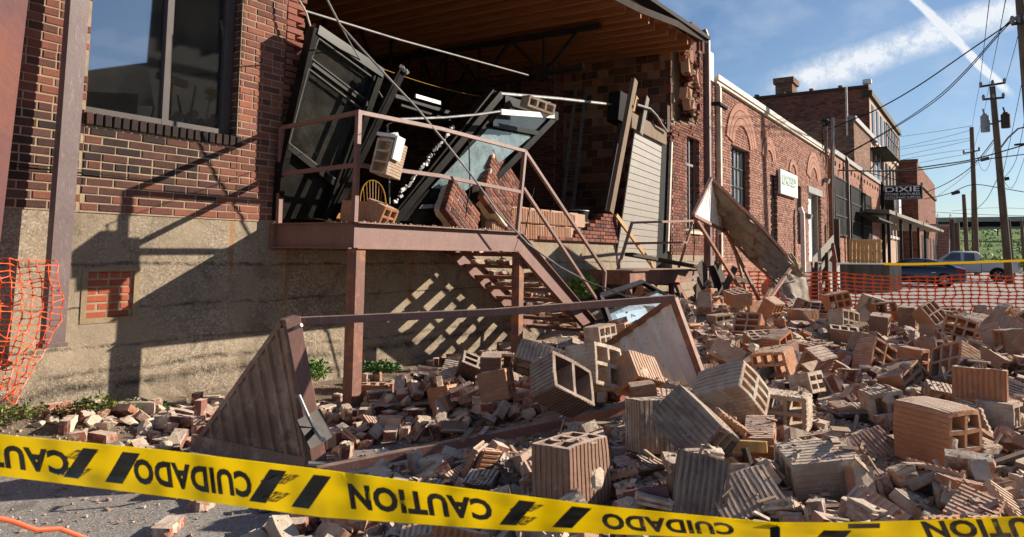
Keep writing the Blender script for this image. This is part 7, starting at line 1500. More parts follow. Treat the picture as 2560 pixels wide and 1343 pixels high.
662,400,36,34,70,65,757,165,54,71,37,68,762,145,42,40,2,59,536,561,2,0,0,17,734,259,44,3,70,57,764,161,46,37,71,0,773,113,43,39,70,57,613,487,6,33,1,58,733,276,41,33,69,70,700,352,42,39,1,16,624,474,6,2,1,42,749,234,51,34,66,11,718,318,40,71,34,3,746,249,50,1,40,68,787,2,47,70,70,22,713,340,68,2,3,27,686,396,36,2,1,28,791,42,66,54,39,3,656,447,15,13,3,5,773,183,50,1,70,4,712,356,42,1,0,15,760,242,50,1,67,16,710,364,37,0,71,26,798,26,59,69,61,34,787,145,49,16,2,21,801,1,48,1,4,52,783,171,48,5,38,8,680,425,24,65,6,9,800,66,53,27,69,9,703,389,41,55,3,46,752,286,45,5,0,24,804,-34,56,70,48,60,747,302,42,55,0,3,678,441,14,70,4,14,727,355,37,70,1,17,809,41,57,24,67,25,709,396,35,0,1,28,783,230,48,24,70,25,663,477,5,1,0,36,813,-91,48,0,71,42,808,-137,48,0,69,61,621,535,3,36,0,13,777,262,45,71,71,31,820,13,56,64,39,7,820,91,50,37,0,0,825,-21,46,1,1,28,767,306,43,1,1,59,792,238,45,53,0,56,820,-110,50,51,70,48,827,-80,49,18,1,22,706,440,18,0,5,23,800,229,52,0,0,29,823,131,48,2,1,2,801,252,44,2,1,68,839,-67,47,2,2,12,770,348,43,67,1,21,813,234,45,71,1,10,679,511,6,0,0,47,780,340,48,58,2,49,834,172,46,54,69,40,721,458,10,0,68,57,855,-7,48,0,0,39,856,-32,47,2,2,35,856,55,51,23,1,2,811,283,48,17,3,47,856,90,52,3,32,57,863,62,53,12,32,71,866,-6,54,28,68,52,845,-212,56,17,1,7,872,-57,52,3,69,66,874,72,56,63,66,0,871,168,45,2,0,40,700,551,6,44,0,58,757,470,7,70,0,1,728,520,5,0,0,57,853,277,51,70,71,40,760,480,9,31,69,68,843,314,55,1,0,16,709,556,4,0,0,58,691,584,3,36,0,7,703,575,5,18,0,11,825,381,51,19,1,56,841,376,52,30,69,7,726,576,6,54,0,29,798,483,6,0,0,3,857,380,50,71,1,13,828,465,9,0,33,54,877,366,48,0,2,71,822,497,11,52,4,27,792,552,5,0,0,13,834,495,7,68,0,14,803,547,5,0,0,48,815,539,7,54,0,51,857,501,85,71,69,4,832,549,100,70,34,64,865,567,67,0,0,18,]
POSES['h'] = [207,87,29,2,38,15,213,98,29,11,3,26,209,117,20,3,3,39,232,83,33,33,69,59,205,138,18,35,71,9,230,95,28,0,32,62,217,128,25,41,67,11,214,147,22,60,5,21,248,83,38,38,4,63,258,65,36,71,1,15,239,119,27,1,34,16,269,-3,41,23,1,6,201,181,14,61,34,1,274,-21,37,1,39,7,217,175,18,70,1,7,264,90,36,71,33,57,279,9,43,39,59,0,191,204,6,0,2,27,227,165,21,54,2,62,282,26,40,10,67,10,283,14,41,60,63,16,255,131,35,65,71,23,241,156,24,36,4,64,230,174,16,0,3,25,284,-52,41,71,3,18,291,19,33,0,0,13,250,151,29,40,68,14,266,121,32,37,71,2,296,-1,43,3,0,48,292,54,40,56,3,64,266,135,31,24,58,10,297,35,39,5,63,63,296,-45,37,71,4,7,243,177,19,1,3,59,302,8,44,51,0,65,294,-76,41,10,70,36,298,69,37,0,4,7,279,128,36,71,71,14,302,59,41,64,21,11,205,230,8,3,39,17,307,37,36,70,71,33,230,208,12,52,0,8,224,217,10,0,2,24,260,177,23,15,71,6,293,120,32,2,71,60,318,-19,36,2,70,0,314,54,36,38,1,12,292,136,34,47,15,71,239,216,14,6,6,64,305,111,34,71,2,7,199,257,2,71,0,7,311,-100,41,2,2,15,331,40,35,1,52,59,320,101,35,2,34,59,249,225,12,0,31,69,330,-76,34,71,70,25,311,134,34,69,0,9,281,190,27,50,5,5,316,124,35,0,2,45,258,221,18,26,15,65,269,208,20,68,65,19,338,-44,37,0,71,42,278,198,22,56,70,61,341,-21,36,1,1,60,344,0,38,71,1,47,346,7,44,68,44,16,229,261,4,71,0,13,333,100,34,1,39,4,305,168,29,0,1,25,329,-115,37,18,0,65,321,149,39,2,0,44,354,8,40,56,70,12,304,182,26,1,40,15,316,162,32,21,69,46,291,204,22,3,0,38,356,-7,40,70,51,9,265,240,13,5,38,10,358,21,41,53,71,2,356,48,39,4,14,64,358,35,47,4,71,42,259,251,10,69,2,64,316,175,29,44,71,60,349,97,32,35,0,16,360,44,41,14,0,6,212,295,2,36,0,1,231,282,2,1,0,34,320,187,25,0,0,1,296,224,21,68,2,48,335,160,32,68,70,4,329,174,33,2,33,70,374,8,48,52,64,4,259,272,7,47,71,4,316,207,22,70,71,65,331,185,27,15,71,16,369,89,34,70,0,66,371,101,35,5,57,23,385,-7,42,7,16,31,326,205,29,19,59,69,378,-77,38,1,71,2,342,179,33,71,5,13,386,28,40,69,2,0,322,216,25,2,67,66,352,164,32,3,70,41,278,272,6,1,2,27,311,234,20,1,30,20,384,67,43,1,51,2,382,88,45,5,39,0,357,-163,41,70,34,56,336,205,26,39,0,52,
279,286,6,56,71,46,400,1,38,3,1,7,291,275,9,19,2,32,312,254,15,57,70,49,258,310,5,56,18,17,265,305,5,0,54,54,303,270,12,37,65,70,391,-115,38,33,1,68,401,78,34,54,2,42,274,303,7,22,4,57,373,168,38,37,0,17,393,115,32,20,1,0,401,89,32,1,71,55,284,297,5,71,0,45,400,-97,37,2,34,69,341,233,22,17,0,16,317,266,13,68,70,49,349,223,21,71,0,12,360,205,25,4,1,31,414,-23,40,2,57,64,303,285,6,71,2,15,374,188,29,71,70,51,398,130,34,68,44,12,344,245,24,10,67,1,386,176,36,1,1,18,316,284,9,20,70,50,409,123,31,70,71,71,305,300,4,1,71,51,414,112,33,7,1,56,388,-184,42,39,65,1,430,-1,37,71,1,70,238,360,2,0,0,1,358,245,23,2,64,26,306,313,3,0,3,14,323,297,9,66,50,49,445,17,39,15,70,46,424,145,30,71,69,70,270,361,2,0,0,17,446,-79,36,71,39,10,446,81,35,69,1,9,406,202,28,19,71,59,460,-21,33,5,56,43,461,-32,33,0,55,31,412,214,27,71,1,20,460,64,37,3,1,46,455,-120,39,55,0,12,471,-64,32,70,71,69,478,-22,30,2,69,19,470,91,39,36,71,16,480,-3,44,59,65,22,480,-25,38,7,37,5,480,-34,32,16,70,56,438,201,29,71,0,7,486,-15,42,56,65,56,487,-11,32,71,38,55,453,187,31,1,35,1,462,164,36,63,65,51,451,-194,38,67,1,37,493,1,35,16,0,16,322,375,2,0,0,15,495,-24,38,2,71,12,496,39,35,70,1,24,463,192,33,48,4,17,500,52,37,50,3,56,475,170,28,69,71,56,489,125,43,69,60,21,481,153,40,31,1,6,489,135,38,17,3,24,486,151,33,49,0,5,509,-23,30,1,0,67,509,36,34,4,71,35,352,370,5,23,54,0,500,-105,39,55,0,69,512,-9,32,0,71,16,511,42,40,57,37,2,336,388,4,31,71,70,461,-235,33,36,68,1,481,-204,32,71,0,69,507,131,38,19,4,18,506,143,38,63,19,16,524,50,46,4,34,7,355,393,5,1,54,17,473,240,38,17,0,66,508,155,41,52,71,5,500,181,30,69,4,30,509,159,48,70,2,18,494,204,24,70,71,58,434,312,17,48,67,24,420,333,11,2,33,70,354,403,2,0,0,3,363,395,5,12,18,10,319,432,4,18,0,30,530,-87,34,71,0,58,503,195,24,2,71,37,517,-155,31,1,0,19,417,346,9,0,49,59,516,166,34,55,69,44,538,-71,36,56,71,6,543,15,40,53,70,29,477,260,29,0,2,1,543,24,41,52,15,65,539,85,36,67,15,43,432,336,11,19,29,67,385,389,2,0,0,37,248,488,2,0,36,54,457,302,21,9,65,54,448,320,25,34,70,2,
271,480,2,36,0,1,426,350,8,71,59,24,471,288,24,16,69,70,450,323,18,52,2,18,546,96,32,33,3,56,548,85,42,68,9,61,530,165,33,69,3,24,545,-113,34,71,1,66,554,57,37,3,70,56,470,299,24,21,0,17,393,396,6,64,66,64,555,71,34,3,70,44,272,489,4,26,0,1,529,184,40,27,56,3,425,368,9,62,38,66,477,299,30,3,1,11,559,-68,37,71,71,56,519,220,26,3,70,0,319,465,5,45,18,0,481,297,23,1,0,15,441,354,7,0,69,68,497,270,33,2,71,3,547,147,43,0,68,41,565,42,37,0,36,14,538,180,35,69,69,45,567,-27,38,55,71,17,552,133,35,0,1,11,569,5,41,3,61,60,553,135,44,68,53,48,334,461,2,36,0,62,302,483,2,0,0,9,568,56,35,2,2,38,572,-3,39,70,29,61,400,411,4,7,0,37,245,520,2,0,0,50,464,342,21,42,0,20,558,151,40,32,15,5,579,-9,35,70,0,48,576,62,39,21,0,56,579,39,40,9,71,61,322,483,5,16,18,0,579,-55,36,71,2,35,521,259,34,67,44,57,317,488,5,65,18,48,576,89,44,0,69,4,575,97,37,39,70,58,527,-251,29,0,2,52,569,133,37,1,2,46,503,298,28,69,30,56,492,317,25,34,14,68,544,-216,35,2,69,63,563,163,37,0,35,55,514,283,35,60,15,4,252,530,4,54,0,67,486,330,35,5,56,29,524,267,34,64,3,35,587,40,46,14,67,26,481,339,24,1,2,36,469,357,16,22,1,46,370,459,2,0,0,45,590,-14,45,6,3,48,587,-67,36,37,0,5,435,400,6,64,70,1,506,312,30,40,8,61,421,422,11,0,0,62,515,302,28,71,68,60,435,410,2,0,0,54,435,411,8,0,36,54,395,450,2,0,0,69,466,377,10,1,70,60,493,341,26,13,71,52,450,400,7,2,29,17,600,-55,35,5,3,69,578,-172,37,0,34,14,407,445,4,18,0,67,491,353,19,0,2,42,418,437,2,0,0,24,465,388,32,54,3,16,605,-29,44,70,70,24,580,175,43,70,5,31,585,160,37,69,0,56,513,324,39,18,55,1,400,457,10,37,4,64,508,333,27,63,14,64,536,287,36,18,70,46,396,462,4,14,0,43,384,473,2,0,0,49,329,513,2,0,0,50,529,303,31,70,3,25,500,349,29,3,51,3,393,470,5,66,69,44,504,350,21,1,3,43,376,485,2,0,0,16,356,500,2,0,36,59,599,-145,35,71,0,48,604,124,38,52,1,31,324,526,5,64,70,20,618,-2,43,64,21,64,595,168,38,1,25,1,492,382,20,55,69,59,560,273,36,56,1,40,477,401,21,1,21,25,513,354,25,52,2,26,473,406,28,68,11,19,285,555,2,0,0,52,615,111,41,70,68,41,595,196,41,55,33,71,463,422,18,69,34,61,
435,451,4,0,0,9,604,167,37,2,1,53,272,565,4,10,36,4,308,549,4,8,0,14,616,-132,33,34,2,61,525,349,28,6,69,8,624,94,49,70,67,3,630,-37,42,71,70,57,630,41,41,29,57,64,544,322,37,68,40,60,620,128,45,63,15,71,630,-65,36,2,2,56,628,86,43,60,68,60,523,359,26,1,4,45,394,498,2,0,36,0,636,-6,40,54,2,2,631,97,44,50,69,9,602,-219,38,3,0,59,576,283,39,0,68,68,636,91,36,1,2,47,637,89,45,12,52,9,484,424,28,63,53,70,459,451,5,63,18,0,644,7,38,0,70,29,645,2,45,1,0,45,552,334,35,3,34,6,406,503,2,0,0,36,343,548,2,0,0,69,395,512,5,54,54,0,547,347,33,2,71,32,648,-5,39,35,69,3,547,348,39,70,37,16,500,414,24,5,7,59,650,-6,48,60,15,70,649,-51,40,70,1,28,495,424,21,53,71,10,646,88,48,34,13,0,594,269,41,53,71,28,626,184,37,3,3,66,620,204,43,18,44,68,639,140,56,61,7,52,387,528,2,0,0,26,366,543,2,0,0,58,644,121,45,19,0,49,562,338,40,0,66,8,612,238,45,52,2,53,651,-94,42,42,20,2,658,-14,39,0,1,63,507,420,21,4,0,69,660,15,41,21,70,50,311,584,2,36,0,59,433,501,2,0,0,1,332,573,4,54,0,2,623,225,44,71,15,25,551,368,29,2,39,17,527,403,22,69,54,8,632,202,36,71,39,3,540,386,28,5,1,41,659,107,41,2,2,13,667,30,38,1,1,8,398,540,5,0,7,57,659,135,37,70,71,64,323,591,2,36,0,5,669,-88,40,3,0,47,675,2,45,70,6,39,646,197,34,1,71,0,566,369,31,70,70,5,644,205,37,7,58,47,366,569,5,48,18,0,632,248,41,39,3,61,678,-52,39,0,3,30,637,239,38,68,35,6,507,454,3,0,1,28,668,133,42,53,67,12,545,413,18,71,67,65,653,-204,37,1,71,62,610,311,39,0,1,1,666,-161,34,69,71,15,544,418,24,56,5,30,650,224,41,2,71,41,680,102,40,70,3,69,604,330,40,3,1,11,684,77,46,59,46,62,675,144,38,66,1,39,649,236,37,0,3,46,644,252,38,0,0,26,693,9,41,0,2,57,666,194,40,26,71,18,695,17,49,20,70,30,696,27,50,55,20,10,567,405,29,2,68,53,700,22,57,68,1,52,690,121,38,15,35,2,476,514,2,0,0,4,678,182,41,17,70,19,703,10,43,65,21,50,560,426,15,6,38,7,618,340,38,69,38,6,553,438,12,21,70,47,707,48,39,37,0,56,598,387,38,70,2,24,713,7,45,0,56,39,695,161,47,28,70,16,696,165,38,2,71,16,573,430,16,0,6,22,616,367,43,69,3,53,567,439,12,68,32,59,679,231,45,10,57,27,701,152,39,16,71,44,
438,573,2,0,0,8,551,473,6,71,53,58,646,333,44,17,34,70,686,241,48,71,70,4,559,465,6,1,0,33,582,436,17,56,67,62,700,200,42,3,71,47,677,268,42,12,52,0,728,26,40,71,68,66,730,-29,45,37,70,56,711,-169,38,67,36,3,690,242,43,38,0,52,698,-218,37,2,4,11,706,197,50,54,3,48,710,188,53,50,51,70,619,398,41,0,66,59,562,476,5,0,1,28,708,-207,35,13,57,12,716,186,43,18,15,70,740,-17,45,2,0,37,731,124,36,68,1,30,716,193,50,63,59,58,679,302,43,16,53,15,612,423,24,0,29,57,621,412,33,66,3,11,709,235,45,20,0,29,720,209,44,71,0,11,751,24,47,0,67,31,678,327,45,44,70,57,753,-38,50,39,66,3,738,164,43,4,4,43,755,-50,47,71,0,57,619,436,18,0,66,56,758,-15,49,66,34,70,657,381,40,1,71,2,688,323,42,0,2,53,722,238,43,2,3,34,746,151,40,69,32,4,621,446,12,6,0,38,752,140,40,51,1,28,688,336,41,69,1,65,722,255,42,3,0,15,591,489,3,0,0,1,672,372,42,0,1,34,710,294,41,54,0,70,735,225,46,34,1,18,633,440,20,2,0,18,651,413,32,30,4,2,647,421,27,69,66,58,772,-39,46,1,1,8,770,-82,51,25,24,4,643,432,24,9,28,67,713,303,40,7,1,17,694,345,38,2,2,11,633,449,14,71,38,2,689,360,40,3,69,19,776,-49,48,19,1,15,778,23,51,69,33,56,783,-14,47,65,1,36,774,-125,45,0,70,31,722,306,41,28,2,56,778,-103,47,0,70,50,645,449,12,70,67,60,664,422,24,4,8,20,787,-38,49,69,30,62,582,535,2,0,0,36,767,195,49,1,0,67,792,-14,47,19,70,54,664,432,19,68,3,0,789,72,50,1,70,49,627,487,4,0,0,5,742,284,41,33,1,70,561,563,4,54,0,54,620,500,3,0,0,4,654,455,9,69,69,63,570,557,5,24,18,63,797,-29,49,3,16,53,650,467,10,65,0,1,643,477,7,1,36,0,785,160,47,17,71,40,799,87,48,4,71,45,804,-18,50,6,11,22,787,-166,45,37,71,69,764,253,46,71,0,1,791,-158,47,53,70,69,779,211,52,54,6,15,807,24,57,6,8,1,779,219,48,58,0,33,662,467,9,70,21,19,773,246,50,6,5,67,786,-203,65,0,0,53,797,159,46,70,1,19,670,460,11,19,57,19,797,171,51,19,68,13,788,212,48,38,0,13,814,-61,46,1,71,4,765,287,43,70,71,6,819,-35,50,57,37,71,822,4,49,0,3,41,659,495,7,71,54,64,642,517,5,18,0,18,807,169,47,0,35,68,804,-191,50,0,1,49,724,400,36,1,71,63,828,-7,47,1,3,48,828,-43,47,70,36,14,759,340,41,71,41,51,
815,181,48,71,69,28,841,64,50,1,2,56,845,0,54,15,15,18,791,316,48,69,71,24,854,-14,54,70,51,59,858,46,49,70,1,42,858,76,50,4,0,28,852,143,45,2,1,49,865,33,49,0,69,58,846,192,42,36,5,63,871,-34,51,4,0,54,873,50,52,71,71,69,769,418,31,2,65,55,876,-17,54,2,4,41,876,37,52,41,67,5,794,396,43,68,71,1,820,353,53,3,3,34,782,434,24,0,6,22,874,201,44,3,0,0,799,408,43,52,57,19,691,575,5,18,0,7,765,489,5,0,0,48,759,504,146,64,0,19,784,467,8,0,3,17,771,498,128,0,0,61,870,304,52,71,71,13,795,468,10,66,21,19,863,329,52,3,1,5,750,539,5,36,0,6,843,417,37,68,2,33,831,450,14,5,1,34,805,496,115,54,0,51,803,501,6,0,36,57,780,538,131,66,54,63,798,515,5,0,0,61,849,457,12,68,2,5,781,571,5,36,0,66,828,513,98,0,0,14,801,567,5,0,0,37,872,495,6,0,0,7,830,575,101,0,10,62,867,549,6,0,0,33,874,540,67,0,0,23,]
POSES['t'] = [603,148,51,70,2,16,636,-77,49,69,70,4,655,158,49,16,2,25,678,28,56,6,4,11,695,87,53,68,60,69,638,322,56,1,35,70,729,94,57,53,66,29,722,140,50,18,0,28,715,173,53,71,15,69,739,194,54,52,1,25,714,335,51,3,0,39,855,31,66,68,3,54,929,56,56,55,2,0,1043,-115,52,15,1,59,1040,218,60,18,0,48,1098,309,64,53,0,68,1275,266,54,3,4,66,1387,413,63,19,64,49,1749,158,11,17,0,68,1748,213,9,54,0,22,]
POSES['k'] = [450,-29,46,18,69,68,429,170,41,23,17,10,442,157,37,0,1,42,482,26,46,9,2,16,506,19,42,70,68,54,541,9,63,53,0,53,481,250,45,56,57,62,542,-42,46,15,54,10,514,208,36,1,70,14,570,27,46,70,38,57,546,174,46,20,69,29,568,-125,41,56,0,33,586,115,57,2,60,47,472,381,21,3,71,38,550,292,47,49,71,57,584,-222,40,71,71,23,505,377,39,25,4,62,636,18,52,53,67,66,501,399,30,70,6,41,618,-186,49,23,51,62,666,-59,49,71,69,64,552,388,40,36,1,65,518,443,21,2,6,8,486,481,8,18,0,24,654,204,50,11,5,57,686,58,52,62,19,58,656,264,47,17,71,27,709,109,47,68,71,35,718,30,48,4,35,7,690,218,51,18,71,52,460,560,8,18,0,16,640,353,45,71,3,51,742,-89,55,0,1,60,699,269,52,12,1,69,670,349,49,70,35,11,731,-206,43,67,70,13,726,293,52,19,13,56,786,-85,52,0,68,49,802,-63,54,41,69,66,784,-205,54,0,0,17,816,-11,62,60,55,19,797,200,56,71,3,64,826,49,56,70,1,7,748,361,47,56,1,9,834,-123,52,2,0,30,843,-34,58,70,6,31,845,136,56,15,71,21,875,135,54,16,71,6,914,-79,52,2,37,64,926,25,54,61,0,52,778,530,13,36,70,10,943,-49,56,37,1,11,940,148,50,2,1,42,969,-36,59,17,4,25,978,314,53,0,71,66,1102,-198,51,0,70,18,1116,-140,53,54,71,42,1140,170,54,70,71,34,1169,300,58,55,1,46,1202,-180,47,71,0,2,1173,399,62,0,71,7,1251,204,46,2,2,67,1228,334,58,0,37,65,1215,393,64,70,71,17,1305,-209,36,70,1,36,1319,220,42,16,0,69,1361,81,39,27,20,66,1376,129,27,1,71,43,1393,98,29,1,1,67,1431,-70,30,70,71,64,1454,-36,33,70,2,40,1477,-65,29,19,3,65,1491,74,36,17,70,27,1503,-105,27,56,0,17,1516,2,32,1,71,2,1431,514,38,5,68,25,1569,65,34,3,70,34,1504,482,18,40,2,19,1588,174,24,0,37,0,1616,-94,32,0,1,8,1639,-55,31,0,1,71,1639,338,9,0,2,7,1750,5,23,37,2,16,]
POSES['s'] = [197,103,20,32,0,6,194,113,19,71,32,55,225,115,30,6,28,2,204,164,17,5,3,50,262,-4,35,2,71,32,188,185,10,43,70,55,243,103,29,2,71,65,202,171,10,2,1,38,232,133,26,68,30,53,232,138,33,30,70,3,214,169,15,2,36,6,256,107,35,71,1,47,278,-8,44,48,69,52,261,100,38,70,0,2,276,-51,43,7,71,51,280,20,41,62,4,45,257,120,27,71,35,70,290,-1,37,35,70,1,257,140,34,5,8,50,198,217,4,0,34,63,233,180,23,18,2,61,297,-10,34,71,1,38,230,195,10,34,71,1,302,12,49,70,39,16,256,161,28,41,71,8,237,200,19,0,1,17,302,71,41,4,67,34,237,204,22,71,34,61,213,229,7,4,34,3,289,122,39,70,71,42,247,194,17,35,71,64,228,220,6,2,0,42,249,201,14,71,35,60,321,9,48,69,3,33,255,199,22,37,71,62,322,42,40,65,68,14,321,-66,36,2,71,7,254,208,26,3,70,62,331,2,40,66,71,47,331,-34,41,71,31,5,335,-16,45,5,33,4,259,217,11,70,1,17,338,-4,45,65,6,43,289,178,28,2,1,61,306,147,39,2,4,23,266,212,27,38,0,55,242,240,10,5,0,42,300,179,37,1,1,63,301,182,35,71,71,26,252,246,6,1,70,53,340,-93,34,0,70,62,269,229,14,2,6,28,272,227,19,6,34,3,358,10,47,71,2,60,258,255,17,0,4,0,294,214,28,32,1,20,304,201,30,0,45,59,366,-22,43,66,71,59,366,34,44,68,2,8,339,148,36,70,36,68,370,23,48,4,71,16,360,-93,38,1,1,19,263,263,12,70,68,42,372,38,38,71,4,19,310,210,29,66,29,71,375,41,40,70,4,17,233,297,0,0,0,36,290,245,20,0,0,24,307,228,33,3,60,53,311,223,30,64,58,58,330,198,30,51,70,70,370,113,56,37,7,61,314,240,19,42,71,1,330,218,31,1,3,16,326,224,22,67,71,16,375,126,35,69,3,55,352,181,28,71,71,68,290,270,15,38,69,1,398,76,40,3,70,69,331,237,29,34,70,58,286,300,13,36,3,6,260,329,0,0,0,67,280,313,1,0,36,60,303,291,11,37,68,61,391,155,31,70,70,48,386,170,32,34,0,64,366,220,27,36,71,1,415,-105,35,1,1,38,389,180,29,35,1,67,383,202,26,0,71,61,386,207,23,1,1,41,409,166,27,70,0,65,418,158,37,49,3,19,446,-39,34,34,70,62,441,87,37,36,69,64,449,44,40,67,71,33,449,-52,32,70,1,64,403,220,28,64,1,20,345,308,6,6,70,54,443,139,37,21,0,9,469,15,47,7,66,26,449,142,50,10,69,21,470,105,48,0,20,31,488,22,52,70,9,70,493,-28,33,2,70,16,459,-185,37,69,71,34,494,-30,30,36,2,61,
477,-139,33,71,3,58,488,109,40,0,1,31,499,-34,41,64,35,68,504,25,30,2,0,19,494,111,43,0,1,34,502,-69,34,1,1,40,508,-54,31,0,71,66,499,-121,38,6,35,69,513,-39,35,37,70,61,510,84,44,71,71,7,483,189,26,70,0,58,520,19,46,67,46,8,526,23,36,42,69,68,527,48,43,3,3,38,497,-184,32,0,35,70,368,384,8,65,68,44,489,210,31,0,1,3,533,-28,34,1,38,7,513,169,49,2,10,56,518,155,47,59,1,50,539,54,36,0,2,21,518,177,39,49,9,8,546,57,41,35,68,69,345,430,5,4,69,30,552,57,41,34,68,1,556,20,41,65,0,54,549,94,35,70,4,60,366,422,6,36,0,6,560,-35,42,2,26,8,541,154,37,68,4,7,504,258,35,0,10,2,569,-17,44,5,33,0,494,292,32,10,65,55,573,-37,43,0,1,59,342,463,9,67,1,18,508,274,30,70,0,35,577,-21,46,1,30,60,371,446,5,1,67,6,509,282,26,69,0,21,417,406,6,70,69,31,580,49,43,60,0,2,553,-183,35,1,68,6,456,365,21,49,71,3,400,431,0,36,0,10,560,-185,32,71,1,28,474,352,25,2,68,60,597,34,48,5,0,11,600,36,38,0,71,8,602,-10,48,39,66,67,536,283,31,71,1,69,608,19,41,71,0,67,609,-25,41,38,2,61,588,175,42,4,69,62,530,313,40,31,67,16,489,375,29,9,70,11,603,129,43,16,34,70,617,-14,50,63,4,52,613,87,45,71,71,57,484,389,28,65,69,57,616,83,35,38,1,16,521,343,30,64,3,41,621,-62,42,69,26,54,625,1,54,7,0,33,496,381,15,70,2,19,551,312,31,3,1,56,478,418,16,0,71,1,624,122,39,70,2,24,579,268,36,70,35,59,439,463,0,36,0,9,622,175,44,70,4,51,527,375,31,69,2,24,507,405,17,65,1,40,648,43,41,32,2,70,640,114,39,71,0,12,645,104,45,54,4,48,654,37,45,33,3,70,633,172,52,0,33,69,657,-33,43,65,70,60,631,-186,36,0,3,26,473,459,12,8,1,27,617,234,37,2,71,11,498,434,28,64,1,61,617,242,36,70,34,16,666,53,49,6,63,27,573,344,41,70,67,16,668,40,42,70,40,11,637,216,41,0,3,20,675,-13,38,0,71,50,675,-27,37,0,1,16,640,-220,38,0,1,9,622,267,41,34,69,63,676,-38,42,1,68,35,668,125,43,16,3,11,680,-97,46,71,68,40,582,366,43,48,3,23,677,121,43,66,5,52,673,156,36,1,1,38,696,-29,45,38,66,2,587,381,38,69,4,31,686,-141,39,2,39,19,640,287,39,71,1,24,578,398,35,3,65,48,627,318,38,1,34,1,702,53,45,69,7,30,616,343,43,0,68,56,707,-23,42,3,71,51,696,134,41,69,67,54,521,483,2,37,70,1,
712,-26,41,2,2,39,584,410,29,3,30,59,702,128,48,0,62,45,712,57,44,1,36,17,621,353,52,0,4,42,688,193,43,2,68,68,711,95,37,0,6,27,708,124,33,3,2,68,534,482,1,0,0,28,631,350,36,0,3,56,572,451,11,7,33,65,723,91,35,70,39,18,711,163,47,18,28,70,730,50,48,13,2,34,606,412,33,30,70,5,579,450,6,4,0,39,563,473,2,0,1,20,667,312,41,68,0,42,729,117,38,69,34,70,728,145,36,1,70,8,712,220,46,71,31,2,648,370,41,5,1,71,585,469,3,3,0,32,695,288,40,0,1,31,690,304,50,67,2,47,754,17,49,70,40,3,604,453,8,68,70,66,665,359,41,36,1,0,747,130,39,69,69,29,757,-69,48,3,1,21,757,75,48,3,1,42,613,452,15,7,71,41,763,1,50,0,0,16,613,455,11,5,68,48,601,472,4,0,3,16,765,-8,54,4,68,28,701,309,41,30,0,58,747,171,48,4,36,5,775,-67,53,1,27,1,604,496,4,5,0,19,635,458,8,2,71,43,688,378,40,0,39,61,784,60,61,67,71,61,783,79,52,30,0,11,787,15,52,5,34,5,769,179,53,71,70,12,641,472,3,1,0,36,763,229,49,63,71,46,771,202,52,69,5,7,753,268,46,40,0,69,684,415,27,29,2,4,801,7,46,68,71,30,792,121,46,38,71,62,806,-23,50,60,71,68,808,5,54,6,65,20,808,-43,54,3,8,61,809,16,57,6,8,2,805,-119,45,1,71,2,773,273,47,65,68,61,785,246,50,66,68,14,826,-58,51,71,36,66,832,41,50,0,3,21,837,-8,51,32,5,58,698,464,6,2,70,45,844,4,48,70,2,43,750,388,37,2,0,53,819,-219,49,68,2,45,837,150,45,0,3,66,851,-28,49,37,69,57,830,-190,49,1,0,52,838,162,43,0,2,4,686,509,2,0,0,67,857,-54,49,64,71,14,865,13,47,70,1,41,822,271,45,70,70,13,873,-20,48,3,68,65,738,472,8,0,4,31,879,55,48,1,35,70,865,-203,48,0,1,1,808,384,46,1,34,64,776,449,16,70,44,23,839,345,53,3,3,19,793,499,7,66,0,21,861,449,14,4,39,5,842,489,4,0,36,14,873,476,9,5,70,59,]
